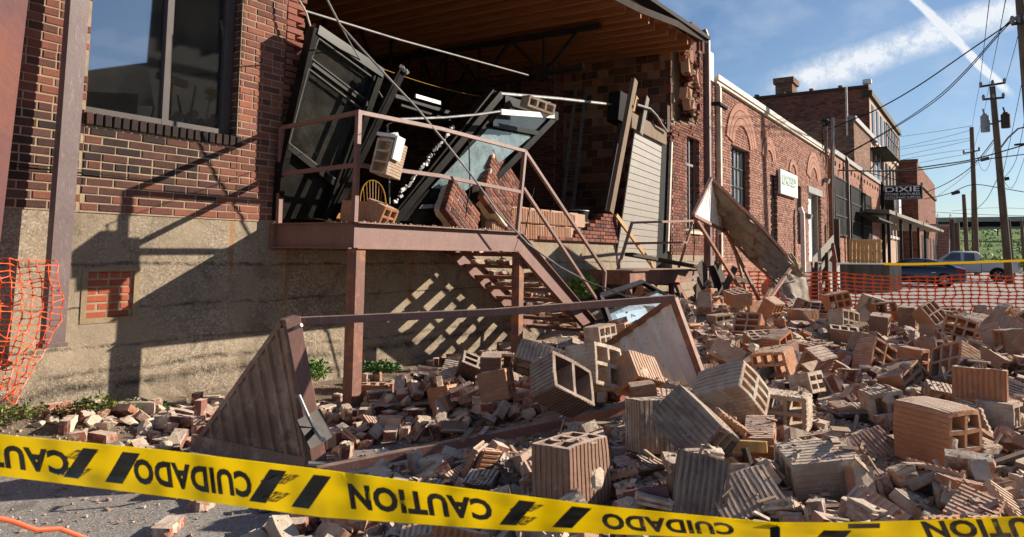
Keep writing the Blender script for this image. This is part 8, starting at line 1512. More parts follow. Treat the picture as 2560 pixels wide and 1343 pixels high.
POSES['c'] = [133,169,4,42,69,57,198,130,16,66,0,13,224,105,25,38,2,62,245,39,38,27,69,3,249,12,40,16,2,65,214,132,20,67,65,67,177,180,7,71,69,39,228,115,25,66,70,10,256,77,36,70,40,58,268,18,37,58,3,38,265,61,38,22,68,53,270,45,40,1,51,22,270,52,38,2,4,64,253,110,39,65,0,35,267,71,38,65,64,44,199,197,8,6,67,54,281,-7,40,64,1,15,260,109,30,10,1,2,215,183,14,59,69,46,283,9,33,12,69,39,284,33,37,44,3,8,289,46,37,4,0,42,201,213,9,42,69,52,272,111,31,5,4,28,244,175,25,71,1,2,242,184,15,70,2,3,306,13,40,0,0,27,300,129,34,29,0,14,325,45,32,8,2,69,328,-20,37,57,7,57,274,183,22,64,71,12,324,75,37,6,2,23,241,232,8,70,67,56,299,162,30,51,71,22,252,233,11,6,12,60,324,-122,34,1,40,62,330,109,32,7,71,22,344,53,34,15,3,59,294,187,25,28,71,65,347,-54,37,43,0,19,352,-12,47,2,34,18,295,196,24,2,3,49,342,107,31,68,70,27,359,2,38,54,69,56,296,213,21,46,70,1,322,178,25,7,68,39,290,227,17,3,3,10,286,234,15,63,2,11,322,184,31,4,31,6,282,242,12,8,4,32,271,255,8,7,3,30,242,284,4,51,70,23,366,73,42,15,5,61,374,-10,40,7,1,53,369,-67,39,35,64,6,305,222,19,8,0,44,298,233,16,30,2,18,390,8,41,11,28,11,398,9,39,19,71,5,273,291,4,4,67,62,333,220,21,2,69,7,384,114,35,13,70,55,317,246,16,7,68,47,380,-129,41,31,0,10,398,-69,38,6,2,35,341,217,24,68,8,27,292,282,6,5,67,57,320,253,16,56,71,61,395,-106,35,6,69,45,311,274,9,66,70,61,401,110,30,51,67,6,300,307,10,55,67,70,363,233,22,1,5,22,397,189,27,0,39,57,415,150,34,5,7,18,400,197,27,1,5,31,452,24,36,66,4,62,413,196,28,13,2,9,441,131,35,18,2,47,332,319,2,70,33,9,465,42,37,1,30,23,447,-140,37,32,4,16,471,-30,31,41,2,55,460,130,40,55,28,68,480,23,33,68,3,0,473,117,40,1,41,0,464,150,33,67,1,16,488,18,31,6,69,38,487,-40,40,6,70,49,467,144,36,19,51,2,479,113,45,58,62,0,487,88,40,1,7,40,475,149,31,4,8,18,481,156,30,14,65,40,282,422,2,4,69,15,507,45,32,3,36,66,487,-159,32,29,71,70,505,-88,35,6,67,27,498,-128,35,12,24,14,515,49,34,32,67,3,494,156,31,67,68,66,356,382,2,69,32,69,525,12,31,71,68,24,525,-15,32,38,66,8,494,191,27,24,9,20,375,376,2,69,32,57,515,140,36,6,67,58,426,325,15,49,67,5,
524,133,38,68,1,71,508,187,27,53,5,5,423,342,10,70,22,26,520,161,33,16,71,4,532,-123,35,40,5,1,281,471,4,49,46,71,299,464,2,6,1,5,545,94,42,14,69,47,420,366,2,4,35,63,399,390,2,4,69,45,284,484,2,6,1,13,553,-96,33,7,3,41,543,143,36,68,16,9,497,262,29,23,43,2,542,151,33,7,3,37,563,-5,38,58,71,20,526,203,24,25,71,45,539,167,31,68,2,29,361,434,3,57,2,42,402,401,3,57,2,9,429,372,4,54,69,49,543,174,31,15,11,4,569,-50,35,67,38,58,535,-201,33,5,3,42,496,286,27,27,70,56,468,332,20,68,0,56,544,187,36,17,70,23,377,437,2,67,1,42,327,476,2,5,38,4,279,506,2,4,69,16,579,3,38,37,6,66,548,198,29,70,70,3,337,478,2,69,69,43,508,291,41,9,1,58,573,123,37,8,3,49,296,506,2,67,1,39,587,27,39,56,3,31,287,513,2,6,1,32,464,362,12,8,4,40,580,108,37,4,33,11,590,-20,38,3,65,70,591,0,46,71,69,16,304,510,2,67,0,56,594,-11,38,68,3,28,571,165,38,52,71,22,297,515,3,57,2,21,334,492,2,4,69,68,482,349,18,53,69,57,449,391,5,31,68,64,530,272,32,6,1,65,570,174,38,50,70,69,527,281,36,66,2,69,597,-31,39,6,38,67,472,367,20,64,50,0,355,482,2,31,71,63,381,462,2,0,41,58,366,477,2,3,32,54,596,-83,35,32,4,16,498,338,21,54,8,54,478,366,15,3,65,70,579,169,37,29,71,3,599,80,39,16,1,58,542,270,33,69,3,36,449,408,3,67,67,2,482,369,21,6,69,40,575,-199,35,0,42,18,610,-64,35,7,15,49,510,342,22,0,7,28,457,411,16,0,5,20,452,419,2,68,37,14,421,451,3,14,2,6,532,313,31,8,68,28,540,299,29,6,0,39,609,101,43,5,4,66,319,529,10,2,69,63,546,295,32,13,68,49,356,509,8,67,1,3,621,-25,46,14,67,19,451,428,16,30,3,5,505,363,21,66,3,26,246,572,2,69,68,11,601,165,66,8,3,34,612,119,39,54,17,9,556,284,32,0,38,67,624,-24,39,39,70,12,329,532,2,4,69,60,529,334,30,30,70,13,622,76,40,11,29,67,554,294,31,6,70,47,255,574,2,69,68,18,500,382,20,5,4,23,490,396,14,17,8,0,549,313,35,65,3,33,450,444,9,57,2,0,375,511,2,69,68,56,486,407,19,18,69,8,629,80,36,67,1,4,625,-129,31,2,5,62,636,-53,38,41,4,68,620,162,38,68,66,54,641,-29,41,59,0,46,310,564,2,69,32,60,563,313,37,17,32,0,612,205,38,3,32,5,359,537,2,1,4,48,647,-17,38,8,0,55,632,-146,32,5,36,3,640,110,44,68,1,44,
335,557,2,1,4,42,331,565,2,4,69,41,451,479,2,6,1,17,650,-105,40,66,71,55,618,230,44,18,11,50,486,446,25,6,1,7,543,376,28,40,0,59,487,448,2,6,0,59,348,563,2,33,4,64,502,433,20,36,4,13,664,-24,39,13,1,62,665,0,41,2,44,57,523,411,14,7,65,51,597,294,41,63,0,47,607,275,40,42,70,54,327,581,2,6,1,24,667,10,41,68,2,18,660,-106,40,68,37,67,384,548,2,39,4,17,551,380,29,67,0,21,627,237,43,2,25,12,670,21,39,8,38,7,510,442,5,41,68,59,355,574,2,6,1,34,650,184,35,14,5,43,668,116,39,70,6,57,627,258,39,1,3,36,637,239,45,56,69,1,581,358,40,8,6,31,657,190,35,40,69,13,660,181,36,59,0,57,651,212,37,65,31,58,684,41,37,66,71,12,628,283,39,70,30,68,680,122,35,67,0,57,571,391,34,68,31,65,662,-225,38,71,41,8,518,470,3,51,69,19,673,197,39,32,68,18,692,-124,41,63,35,66,686,-157,38,63,31,60,705,-51,46,64,3,18,543,453,6,66,66,29,701,-125,44,66,28,68,536,470,10,62,24,9,575,422,23,69,70,29,714,76,37,5,65,62,713,88,34,16,3,18,624,366,40,68,40,54,650,319,38,53,68,9,722,75,37,10,1,42,702,188,45,6,66,9,719,132,36,33,5,59,625,384,44,7,37,7,590,438,16,69,43,53,601,423,24,26,6,1,730,-101,47,1,5,54,589,444,12,3,71,69,660,334,41,58,61,7,698,259,41,69,0,41,746,23,42,8,71,6,683,310,42,22,10,70,717,229,44,7,1,42,754,32,45,3,3,33,722,221,44,65,35,6,756,6,44,4,37,63,744,138,37,3,70,17,756,-35,46,69,1,35,727,215,46,59,54,55,750,113,37,3,67,45,762,16,51,55,43,69,765,-34,48,61,0,11,726,245,43,54,30,0,587,498,3,3,32,1,770,16,48,9,70,62,772,-26,47,69,2,18,773,-14,45,68,1,13,750,-192,45,20,1,46,591,505,3,1,4,3,779,-30,48,42,57,67,646,439,18,15,8,21,654,437,18,71,27,48,698,365,37,6,70,27,763,212,47,69,2,27,768,218,47,42,69,62,718,350,38,59,62,51,799,77,52,3,49,64,802,59,50,6,70,58,796,-119,48,7,2,51,805,50,52,42,68,5,774,228,46,14,65,23,744,314,40,70,33,14,796,144,49,70,69,47,808,69,49,65,1,44,811,-7,45,68,1,70,757,293,40,6,5,34,630,521,3,69,68,61,745,343,41,66,2,4,674,469,6,37,3,71,584,580,2,6,1,40,815,152,48,64,1,71,652,516,4,6,1,69,832,17,53,19,70,64,760,350,39,2,6,35,838,26,51,6,71,42,812,-212,48,3,3,53,844,-45,47,5,2,20,
799,276,41,40,4,65,845,40,51,22,11,0,852,-45,48,8,71,59,854,-23,53,6,68,58,840,-172,50,42,71,53,860,-22,49,7,11,13,807,307,49,68,3,40,867,-22,51,52,62,20,870,-44,52,3,7,37,873,66,49,12,0,30,872,79,50,67,69,19,876,-8,50,37,66,64,752,461,9,4,70,29,858,207,45,4,67,21,863,213,46,63,37,67,861,269,49,66,37,1,754,504,5,41,70,58,878,247,52,7,40,64,844,425,31,63,66,71,864,438,22,63,7,6,852,477,6,7,1,31,872,443,17,4,5,5,878,439,19,0,41,11,]
POSES['l'] = [218,103,25,51,67,59,221,101,28,67,66,30,239,76,34,14,3,4,241,82,32,60,7,27,238,91,30,62,49,56,240,87,30,8,3,41,234,110,25,0,6,34,234,141,26,32,61,67,244,132,26,28,70,70,300,29,33,69,66,10,271,134,28,19,71,8,223,230,6,71,7,19,322,34,32,3,31,54,244,219,9,5,33,17,252,216,13,63,2,13,231,244,5,68,66,61,294,163,27,8,37,3,340,39,33,0,67,49,342,99,31,40,1,65,312,192,24,9,3,44,269,264,6,42,69,59,328,193,25,20,42,1,336,181,26,33,70,54,371,130,33,67,71,33,395,67,30,63,1,8,399,-52,36,27,71,61,406,-23,38,4,66,24,347,214,22,63,71,30,282,299,10,3,32,62,360,209,28,69,39,4,404,134,29,66,41,65,399,149,32,17,1,55,425,79,34,58,2,39,418,116,31,69,29,9,413,164,30,5,32,65,397,-201,35,39,7,63,421,181,27,71,9,38,450,91,34,53,67,2,468,14,32,4,28,67,483,41,33,63,4,53,484,-86,32,20,70,22,463,180,30,70,69,3,500,15,34,3,39,16,468,177,29,14,41,4,483,-169,32,29,70,59,518,33,32,26,70,13,503,148,33,50,64,64,527,-29,29,64,68,9,328,415,1,68,68,39,530,6,31,4,4,8,248,470,2,52,69,21,253,468,1,36,67,6,363,403,1,71,4,44,357,411,2,16,39,1,256,483,7,66,1,51,356,416,1,3,68,8,523,170,29,6,40,15,345,430,1,68,68,40,465,301,18,51,70,11,535,147,32,71,3,47,553,48,36,9,2,25,379,411,7,0,5,64,388,404,7,30,71,50,558,56,33,66,1,11,523,-207,30,0,7,56,268,497,1,68,68,16,526,210,23,2,3,34,419,382,1,32,5,12,455,339,12,43,70,14,458,335,13,68,4,8,398,405,1,30,71,50,486,295,28,66,2,0,387,423,1,39,69,2,468,335,15,15,2,6,407,409,1,5,38,13,417,401,1,2,31,20,484,320,20,58,31,5,488,317,21,20,5,50,484,325,19,69,31,1,472,343,21,31,69,57,280,515,1,68,31,69,587,-14,37,9,49,70,322,495,2,60,27,14,421,418,1,3,68,23,591,-53,35,0,3,20,360,475,1,68,68,53,257,541,1,3,68,61,444,402,2,38,6,4,293,524,1,5,2,25,511,319,25,68,65,7,376,472,2,10,63,56,495,347,18,22,43,2,336,503,1,68,68,3,263,546,1,5,2,34,604,53,38,66,68,42,439,419,1,69,31,4,590,145,37,29,70,52,604,75,37,70,68,43,586,169,35,9,0,36,336,509,1,66,1,66,520,321,36,58,60,9,296,535,1,66,37,10,414,450,1,41,70,56,345,505,1,39,5,10,462,407,4,70,7,19,339,515,1,32,5,0,333,521,1,36,67,70,548,290,30,59,4,31,
395,478,1,0,5,62,481,395,18,23,70,66,443,440,7,22,70,9,532,327,29,66,32,61,625,-12,39,68,67,48,337,531,2,52,69,7,617,122,41,6,67,55,507,375,19,4,42,20,627,87,34,32,5,70,531,355,27,34,69,67,471,433,16,32,67,1,392,506,2,52,69,44,516,380,22,64,31,67,398,506,1,31,2,21,351,542,1,22,70,13,521,385,22,70,9,21,344,555,1,5,2,25,626,195,38,23,7,17,655,33,37,1,6,50,367,544,7,5,2,19,642,144,38,56,1,51,556,355,30,1,4,33,652,126,39,67,67,53,649,142,36,42,0,0,370,556,1,68,68,35,355,566,1,3,68,65,668,-55,38,7,4,12,565,361,31,7,34,1,654,180,33,28,71,4,333,594,2,57,3,64,667,139,35,71,51,21,633,254,38,31,3,56,682,-27,40,5,1,52,663,165,37,40,0,57,533,428,9,26,70,3,685,-15,37,2,42,17,687,-20,37,37,65,62,687,91,36,8,6,16,597,354,39,71,6,24,695,-28,40,6,3,23,627,308,34,42,71,22,702,162,36,69,67,12,551,466,3,67,38,12,690,251,41,31,6,14,569,499,2,66,2,23,757,20,44,55,3,17,579,497,2,17,4,44,718,271,40,2,66,54,767,30,46,7,1,67,600,486,3,4,70,36,762,125,37,4,64,1,756,169,45,43,70,62,640,442,15,3,41,59,775,85,50,67,67,45,732,278,47,54,44,70,775,152,43,27,69,23,619,491,3,64,29,14,791,9,49,68,46,9,793,-42,47,54,66,3,802,-12,44,67,66,32,751,285,40,29,68,56,672,446,12,62,1,70,789,168,43,68,38,64,793,171,43,66,3,35,798,174,44,64,34,64,822,-30,46,68,66,44,835,-17,45,6,4,56,838,13,51,59,61,21,794,271,41,22,7,52,645,550,2,41,70,4,711,463,7,32,6,3,850,-86,47,6,3,34,854,70,49,69,2,12,823,242,45,64,60,61,734,461,9,54,61,66,747,506,143,66,37,65,782,517,127,66,37,65,744,575,4,68,68,11,804,511,112,66,1,58,771,570,128,57,3,44,807,525,112,66,37,2,802,536,112,5,2,8,808,553,113,52,69,51,841,514,82,5,2,52,839,528,5,68,68,4,845,519,5,0,5,0,844,523,82,5,2,11,842,533,5,66,1,64,875,499,67,3,68,31,856,533,82,68,68,33,857,545,82,68,31,17,879,527,5,30,71,17,]
POSES['g'] = [221,156,19,68,68,9,271,33,39,35,3,5,279,49,41,21,69,15,248,189,24,55,4,26,311,217,24,11,50,51,366,109,34,44,69,20,379,78,36,0,65,60,362,191,30,31,3,7,408,38,36,70,65,62,417,133,32,2,29,60,463,26,34,7,70,15,471,157,34,47,50,3,499,-10,34,67,67,41,504,8,34,69,69,44,473,184,30,71,33,60,496,138,39,21,67,60,342,399,3,68,1,24,415,339,16,67,68,8,271,469,3,2,68,30,460,293,20,4,65,55,536,109,37,43,71,13,536,125,38,67,71,56,433,345,9,5,63,12,328,452,5,60,27,4,542,159,40,31,68,56,387,416,3,40,69,4,264,504,3,4,1,38,349,456,4,57,39,71,430,386,4,48,70,58,586,45,38,3,67,71,501,317,25,69,34,9,317,502,3,2,68,41,489,340,19,3,70,45,345,495,3,2,68,25,597,100,42,16,60,22,433,424,3,1,40,8,299,528,4,4,66,7,522,314,29,3,5,48,277,543,3,32,71,61,311,526,6,2,16,35,410,458,3,70,68,66,519,334,30,5,61,9,306,537,3,2,68,0,273,555,3,4,1,6,526,327,36,3,1,54,298,550,3,2,68,28,267,576,3,2,68,56,509,395,17,1,71,34,625,-163,36,65,0,64,624,213,40,67,69,51,566,351,36,9,4,42,377,554,3,68,1,49,654,-148,31,6,38,69,666,109,46,38,5,66,394,552,3,69,1,57,519,450,5,3,40,4,683,135,38,9,0,5,673,-202,37,42,1,22,525,478,8,1,5,46,561,449,8,0,6,21,687,263,42,68,0,70,684,280,42,70,38,61,584,461,10,44,2,56,735,239,47,4,68,61,665,414,32,70,0,39,786,-52,46,71,67,32,793,182,47,69,66,23,775,257,51,4,37,3,816,62,50,0,67,64,886,193,47,63,40,60,918,-61,47,16,1,70,839,388,49,66,0,64,984,-50,52,6,0,32,874,458,12,30,1,65,960,305,46,4,67,70,928,470,8,8,39,9,1024,-216,43,41,71,57,1045,129,50,3,69,48,1100,384,56,5,67,26,1173,522,62,3,3,20,1318,397,57,5,71,16,1425,329,34,68,2,37,1483,301,39,67,31,13,1486,507,15,66,5,70,1652,-187,32,69,69,41,1690,243,5,0,4,1,1731,-30,26,7,37,12,1686,433,3,4,1,34,1734,245,3,42,71,51,1689,481,3,68,1,19,]
def rough_box(d, seed, cuts=2, amp=0.004, bev=0.005, broken=0.0, hollow=None):
    b = bmesh.new(); bmesh.ops.create_cube(b, size=1)
    for v in b.verts: v.co = Vector((v.co.x*d[0], v.co.y*d[1], v.co.z*d[2]))
    bmesh.ops.subdivide_edges(b, edges=[e for e in b.edges if e.calc_length() > 0.05], cuts=cuts, use_grid_fill=True)
    for v in b.verts:
        q = v.co
        r = Vector([(abs(q[i])/(d[i]/2)) for i in range(3)])
        edge = sum(1 for i in range(3) if r[i] > 0.98)
        k = noise.noise(q*18+Vector((seed*7.3, seed, 1)))
        if edge >= 2: q *= 1-(0.02+0.05*max(0, k))
        v.co = q + noise.noise_vector(q*24+Vector((seed*3.1, 0, seed)))*amp
        if broken and r[0] > 0.9 and q.x > 0: v.co.x -= broken*(0.5+0.5*noise.noise(Vector((q.y*25, q.z*25, seed*5))))+broken*0.6*noise.noise(Vector((q.y*60, q.z*60, seed)))
    return b
def to_mb(mb, b, m=0, t=(0.5, 0, 0), off=Vector()):
    b.verts.index_update(); mb.add([v.co+off for v in b.verts], [[v.index for v in f.verts] for f in b.faces], t, m); b.free()
def pk_brick(k, seed):
    r_ = random.Random(seed); d = DIMS[k]; mb = MB(); to_mb(mb, rough_box(d, seed, 2, 0.003, broken=0.03 if (k == 'h' or seed % 2) else 0.006))
    if seed % 3 != 1:      # mortar still stuck to a face
        b = rough_box((d[0]*r_.uniform(.5, .96), d[1]*r_.uniform(.7, .98), 0.018), seed+9, 2, 0.007); to_mb(mb, b, 1, off=Vector((r_.uniform(-.02, .02), 0, d[2]/2*(1 if seed % 2 else -1)*1.1)))
    return mb
def pk_lump(d, seed):
    b = bmesh.new(); bmesh.ops.create_icosphere(b, subdivisions=3, radius=1); mb = MB(); rr_ = random.Random(seed*17)
    cutp = [(Vector((rr_.gauss(0, 1), rr_.gauss(0, 1), rr_.gauss(0, 1))).normalized(), rr_.uniform(.45, .8)) for _ in range(13)]
    for v in b.verts:
        q = v.co.copy()
        for n_, dd in cutp:
            e_ = q.dot(n_)-dd*.85
            if e_ > 0: q -= n_*e_
        q *= 1.12+0.10*noise.noise(q*4+Vector((seed, 1, 0)))+0.06*noise.noise(q*11+Vector((seed, 1, 0)))
        v.co = Vector((q.x*d[0]/2, q.y*d[1]/2, q.z*d[2]/2))
    to_mb(mb, b); return mb
def tile_box(d, cells, seed, wall=0.02):
    """ribbed hollow clay block, cells run along local Y"""
    w, dp, h = d; nx, nz = cells; mb = MB()
    if nx*nz == 1 and min(d) < 0.07:      # a face plate with ribs and broken rim
        n = max(6, int(w/0.024)) if w > dp else 8; ax = 0
        to_mb(mb, rough_box((w, dp, h), seed, 4, 0.006, broken=0.03))
        thin = min(range(3), key=lambda i: d[i])
        for i in range(n):
            u = -w/2+0.012+i*(w-0.024)/(n-1)
            if thin == 2:
                for s_ in (1, -1): mb.box((u, 0, s_*h/2), (0.012, dp*.94, 0.012))
            else:
                for s_ in (1, -1): mb.box((u, s_*dp/2, 0), (0.012, 0.012, h*.94))
    else:
        if nx*nz == 1: nx = 2; nz = 1
        tmp = tile_mb(w, h, dp, nx, nz, wall); mb.v, mb.f, mb.t, mb.m = tmp.v, tmp.f, tmp.t, tmp.m
    return mb
def hero_finish(ob, seed, amp=0.004):
    me = ob.data; b = bmesh.new(); b.from_mesh(me)
    es = [e for e in b.edges if e.calc_length() > 0.10]; bmesh.ops.subdivide_edges(b, edges=es, cuts=3, use_grid_fill=True)
    S_ = Vector((seed*1.37, seed*0.7, seed*2.1))
    for v in b.verts:
        q = v.co.copy(); v.co = q + noise.noise_vector(q*22+S_)*amp + noise.noise_vector(q*5+S_)*amp*1.5
        k = noise.noise(q*4.5+S_*2)          # chipped corners
        r_ = q.length
        if r_ > 0.19: v.co *= 1-0.5*max(0, (r_-0.19))*(1.2+3*max(0, k))
    b.to_mesh(me); b.free()
# ---- bed of the heap
M['bed'] = mortar_mat('rubble_dust', (0.58, 0.45, 0.34), (0.42, 0.30, 0.22), bd=0.03)
vs, fs = [], []; st = 0.07; nx_, ny_ = int(19.5/st), int(10.5/st)
idx = {}
for i in range(nx_):
    for j in range(ny_):
        x = 1.2+i*st; y = -4.2+j*st; z = rubble_h(x, y)
        z += 0.012*sstep(0.03, 0.12, z)
        if z > -0.01: z += 0.025*noise.noise((x*14, y*14, 2))
        idx[i, j] = (len(vs), z); vs.append((x, y, z if z > 0.0 else -0.03))
for i in range(nx_-1):
    for j in range(ny_-1):
        q = [idx[i, j], idx[i+1, j], idx[i+1, j+1], idx[i, j+1]]
        if max(a[1] for a in q) > 0.002: fs.append([a[0] for a in q])
mb = MB(); mb.add(vs, fs); o = mb.build('rubble_bed', M['bed'], smooth=False); o.data.shade_smooth() if hasattr(o.data, 'shade_smooth') else None
stuff(o, 'dusty bed of crushed brick and mortar under the loose pieces', 'rubble')
# ---- loose pieces, poses settled beforehand
def variants(k, n):
    out_ = []
    for s_ in range(n):
        if k == 'c': mb = pk_lump(DIMS[k], s_+21); mats = [M[('lump', 'brick_loose', 'lump', 'tile_loose', 'brick_loose', 'lump', 'tile_pale', 'brick_loose')[s_ % 8]]]
        elif k in 'bh': mb = pk_brick(k, s_+1); mats = [M['brick_loose'], M['lump']]
        elif k in 'lg': mb = pk_lump(DIMS[k], s_+1); mats = [M['lump'] if s_ % 4 else M['grey_lump']]
        elif k == 's': mb = tile_box(DIMS['s'] if s_ % 2 else (.17, .12, .024), (1, 1), s_+1); mats = [M[('tile_loose', 'tile_loose', 'tile_orange', 'tile_dark', 'tile_pale')[s_ % 5]]]
        elif k == 't': mb = tile_box(DIMS[k], ((3, 2), (2, 3), (3, 3))[s_ % 3], s_); mats = [M[('tile_orange', 'tile_brown', 'tile_pale', 'tile_loose', 'tile_dark', 'tile_loose')[s_ % 6]]]
        else: mb = tile_box(DIMS[k], ((2, 1), (3, 1), (2, 2))[s_ % 3], s_); mats = [M[('tile_loose', 'tile_orange', 'tile_pale', 'tile_brown', 'tile_loose', 'tile_dark')[s_ % 6]]]
        nm = {'b': 'loose_brick', 'h': 'broken_brick', 't': 'clay_block', 'k': 'broken_clay_block', 's': 'clay_shard', 'l': 'mortar_lump', 'g': 'mortar_lump', 'c': 'brick_fragment'}[k]
        ob = mb.build(nm, mats, off=(0, 0, 0))
        if k in 'tk': hero_finish(ob, s_+3)
        me = ob.data; bpy.data.objects.remove(ob); out_.append(me)
    return nm, out_
LAB = {'b': ('loose whole or nearly whole brick lying in the rubble heap', 'brick', 'loose bricks in the rubble heap'),
       'h': ('broken half brick lying in the rubble heap', 'brick', 'broken half bricks in the rubble heap'),
       't': ('loose hollow clay block lying in the middle or back of the rubble heap', 'clay block', 'clay blocks scattered over the heap'),
       'k': ('broken piece of hollow clay block lying in the rubble heap', 'clay block', 'broken clay blocks in the rubble heap'),
       's': ('ribbed shard of clay block lying in the rubble heap', 'clay shard', 'clay shards in the rubble heap'),
       'l': ('small lump of old mortar lying in the rubble heap', 'mortar lump', 'small mortar lumps in the rubble heap'),
       'c': ('jagged fragment of brick and mortar lying in the rubble heap', 'fragment', 'jagged fragments in the rubble heap'),
       'g': ('fist sized rough lump of old mortar lying in the rubble heap', 'mortar lump', 'large mortar lumps in the rubble heap')}
M['brick_merge'] = brick_face('heaped_brick', BR, mort=0.5, bumpd=0.006, mcol=(0.62, 0.48, 0.35), dust=True)
merged = MB(); r9 = random.Random(5)
ALLP = []
for k, v_ in POSES.items():
    for i in range(0, len(v_), 6):
        if k in 'lgc' and 0.67*(v_[i]/100-2.35)-0.74*(v_[i+1]/100-2.4) < -0.25 and v_[i+1] < 350: continue
        ALLP.append((k, v_[i:i+6]))
near = lambda r: (r[0]/100)**2+(r[1]/100)**2+(1.4-r[2]/100)**2
bricks_sorted = sorted([p for p in ALLP if p[0] in 'bh'], key=lambda p: near(p[1]))
keepset = set(id(p[1]) for p in bricks_sorted[:296])
lumps_sorted = sorted([p for p in ALLP if p[0] in 'lgc'], key=lambda p: near(p[1])); keepset |= set(id(p[1]) for p in lumps_sorted[:296])
tiles_sorted = sorted([p for p in ALLP if p[0] in 'tks'], key=lambda p: near(p[1])); keepset |= set(id(p[1]) for p in tiles_sorted[:260])
mergedT = MB(); mergedL = MB()
VAR = {k: variants(k, {'b': 8, 'h': 6, 't': 6, 'k': 8, 's': 10, 'l': 6, 'g': 6, 'c': 8}[k]) for k in POSES}
for n_, (k, r) in enumerate(ALLP):
    nm, vr = VAR[k]; me = vr[r9.randrange(len(vr))]
    ez = 0.16*max(0, min(1, (5.2-r[0]/100)/2.5))*max(0, min(1, (r[1]/100-5.1)/0.9)) if r[2] < 30 else 0
    Mx = Matrix.Translation((r[0]/100, r[1]/100, r[2]/100+ez)) @ Euler([R(v*5) for v in r[3:6]]).to_matrix().to_4x4()
    if id(r) in keepset:
        o = bpy.data.objects.new(nm, me); col.objects.link(o); o.matrix_world = Mx
        tag(o, *LAB[k])
    else:
        tgt = merged if k in 'bh' else mergedL if k in 'lgc' else mergedT
        tgt.add([Mx @ v.co for v in me.vertices], [list(p.vertices) for p in me.polygons], (r9.random(), 0, 0), 0)
        if k in 'bh':
            nf = len(me.polygons); tgt.m[-nf:] = [p.material_index for p in me.polygons]
rf = random.Random(21)
for i in range(2100):      # the far part of the heap, pieces a few pixels each
    x = 8.3+rf.random()**0.9*9.2; y = rf.uniform(-3.6, 5.3); h = rubble_h(x, y)
    if h < 0.03 or (h < 0.12 and rf.random() < .5): continue
    k = rf.choice('bbhhhsssccclg' if i % 22 else 'kt'); me = VAR[k][1][rf.randrange(len(VAR[k][1]))]; d = DIMS[k]
    Mx = Matrix.Translation((x, y, h+0.03+d[2]*rf.uniform(.1, .8))) @ Euler((rf.gauss(0, .45), rf.gauss(0, .45), rf.random()*6.3)).to_matrix().to_4x4()
    tgt = merged if k in 'bh' else mergedL if k in 'lgc' else mergedT
    tgt.add([Mx @ v.co for v in me.vertices], [list(p.vertices) for p in me.polygons], (rf.random(), 0, 0), 0)
    if k in 'bh': nf = len(me.polygons); tgt.m[-nf:] = [p.material_index for p in me.polygons]
stuff(merged.build('far_brick_rubble', [M['brick_merge'], M['lump']]), 'mass of smaller looking bricks spread over the back of the heap', 'rubble')
if mergedL.v: stuff(mergedL.build('far_mortar_rubble', M['lump']), 'mass of mortar lumps spread over the back of the heap', 'rubble')
M['tile_merge'] = brick_face('heaped_clay_tile', TC, mort=0.58, mcol=(0.58, 0.46, 0.35), dust=True)
if mergedT.v: stuff(mergedT.build('far_tile_rubble', M['tile_merge']), 'mass of broken clay pieces spread over the back of the heap', 'rubble')
rt = random.Random(8)
for i in range(8):      # debris caught on the stair treads
    p = s0.lerp(stop, (i+0.55)/8)
    for q in range(6):
        k = rt.choice('hhcclbs'); nm = {'b': 'loose_brick', 'h': 'broken_brick', 's': 'clay_shard', 'l': 'mortar_lump', 'c': 'brick_fragment'}[k]; d = DIMS[k]
        o = bpy.data.objects.new(nm, VAR[k][1][rt.randrange(len(VAR[k][1]))]); col.objects.link(o); o.location = (p.x-0.02+rt.uniform(-.05, .04), 4.93+q*0.155+rt.uniform(-.02, .02), p.z-0.153+d[2]*0.5)
        o.rotation_euler = (rt.gauss(0, .12), rt.gauss(0, .12), rt.random()*6.3); tag(o, 'piece of broken masonry lying on a tread of the big stairs', 'debris', 'debris lying on the stair treads')
# ---- hero blocks
# the middle block's label must stay short
for i, h in enumerate(HERO):
    Mx = hero_mat(h); mb = tile_box(h[3], h[8], i+1, 0.022); loc = Mx.translation.copy()
    if i % 3 == 0:
        w_, dp, hh = h[3]
        for q in range(3): crust(mb, (r9.uniform(-.4, .4)*w_, r9.choice((-1, 1))*dp*0.46 if min(w_, dp, hh) > .08 else 0, r9.uniform(-.4, .4)*hh), r9.uniform(.018, .04), m=1, flat=(1, .35, 1), seed=i*3+q)
        crust(mb, (r9.uniform(-.4, .4)*w_, r9.uniform(-.3, .3)*dp, hh*0.5*r9.choice((1, 1, -1))), r9.uniform(.03, .07), m=1, flat=(1.2, 1, .25), seed=i+50)
    ob = mb.build('clay_block', [M[h[7]], M['lump']], off=(0, 0, 0)); hero_finish(ob, i+11, 0.0035); ob.matrix_world = Mx; tag(ob, h[9], 'clay block')
# ---- crushed chips: nobody could count them
mbc = MB(); mbl = MB(); r8 = random.Random(3); FW2 = FH
OKN = ('loose_brick', 'broken_brick', 'clay_block', 'broken_clay_block', 'clay_shard', 'mortar_lump', 'brick_fragment', 'far_brick_rubble', 'far_tile_rubble', 'far_mortar_rubble', 'metal_sheet')
def chip(mb, p, s, t):
    Rm = Euler((r8.gauss(0, .45), r8.gauss(0, .45), r8.random()*6)).to_matrix(); a, b_, c = s*r8.uniform(.6, 1.5), s*r8.uniform(.4, 1), s*r8.uniform(.25, .7)
    pts = [(-a, -b_, -c), (a, -b_*.7, -c), (a*.8, b_, -c), (-a*.7, b_, -c*.8), (-a*.8, -b_*.7, c), (a*.7, -b_, c*.7), (a, b_*.6, c), (-a*.6, b_*.8, c*.8)]
    mb.hexa([Rm @ Vector(q)*0.5 + p for q in pts], t)
bpy.context.view_layer.update(); DG = bpy.context.evaluated_depsgraph_get(); DOWN = Vector((0, 0, -1))
cnt = 0; tries = 0
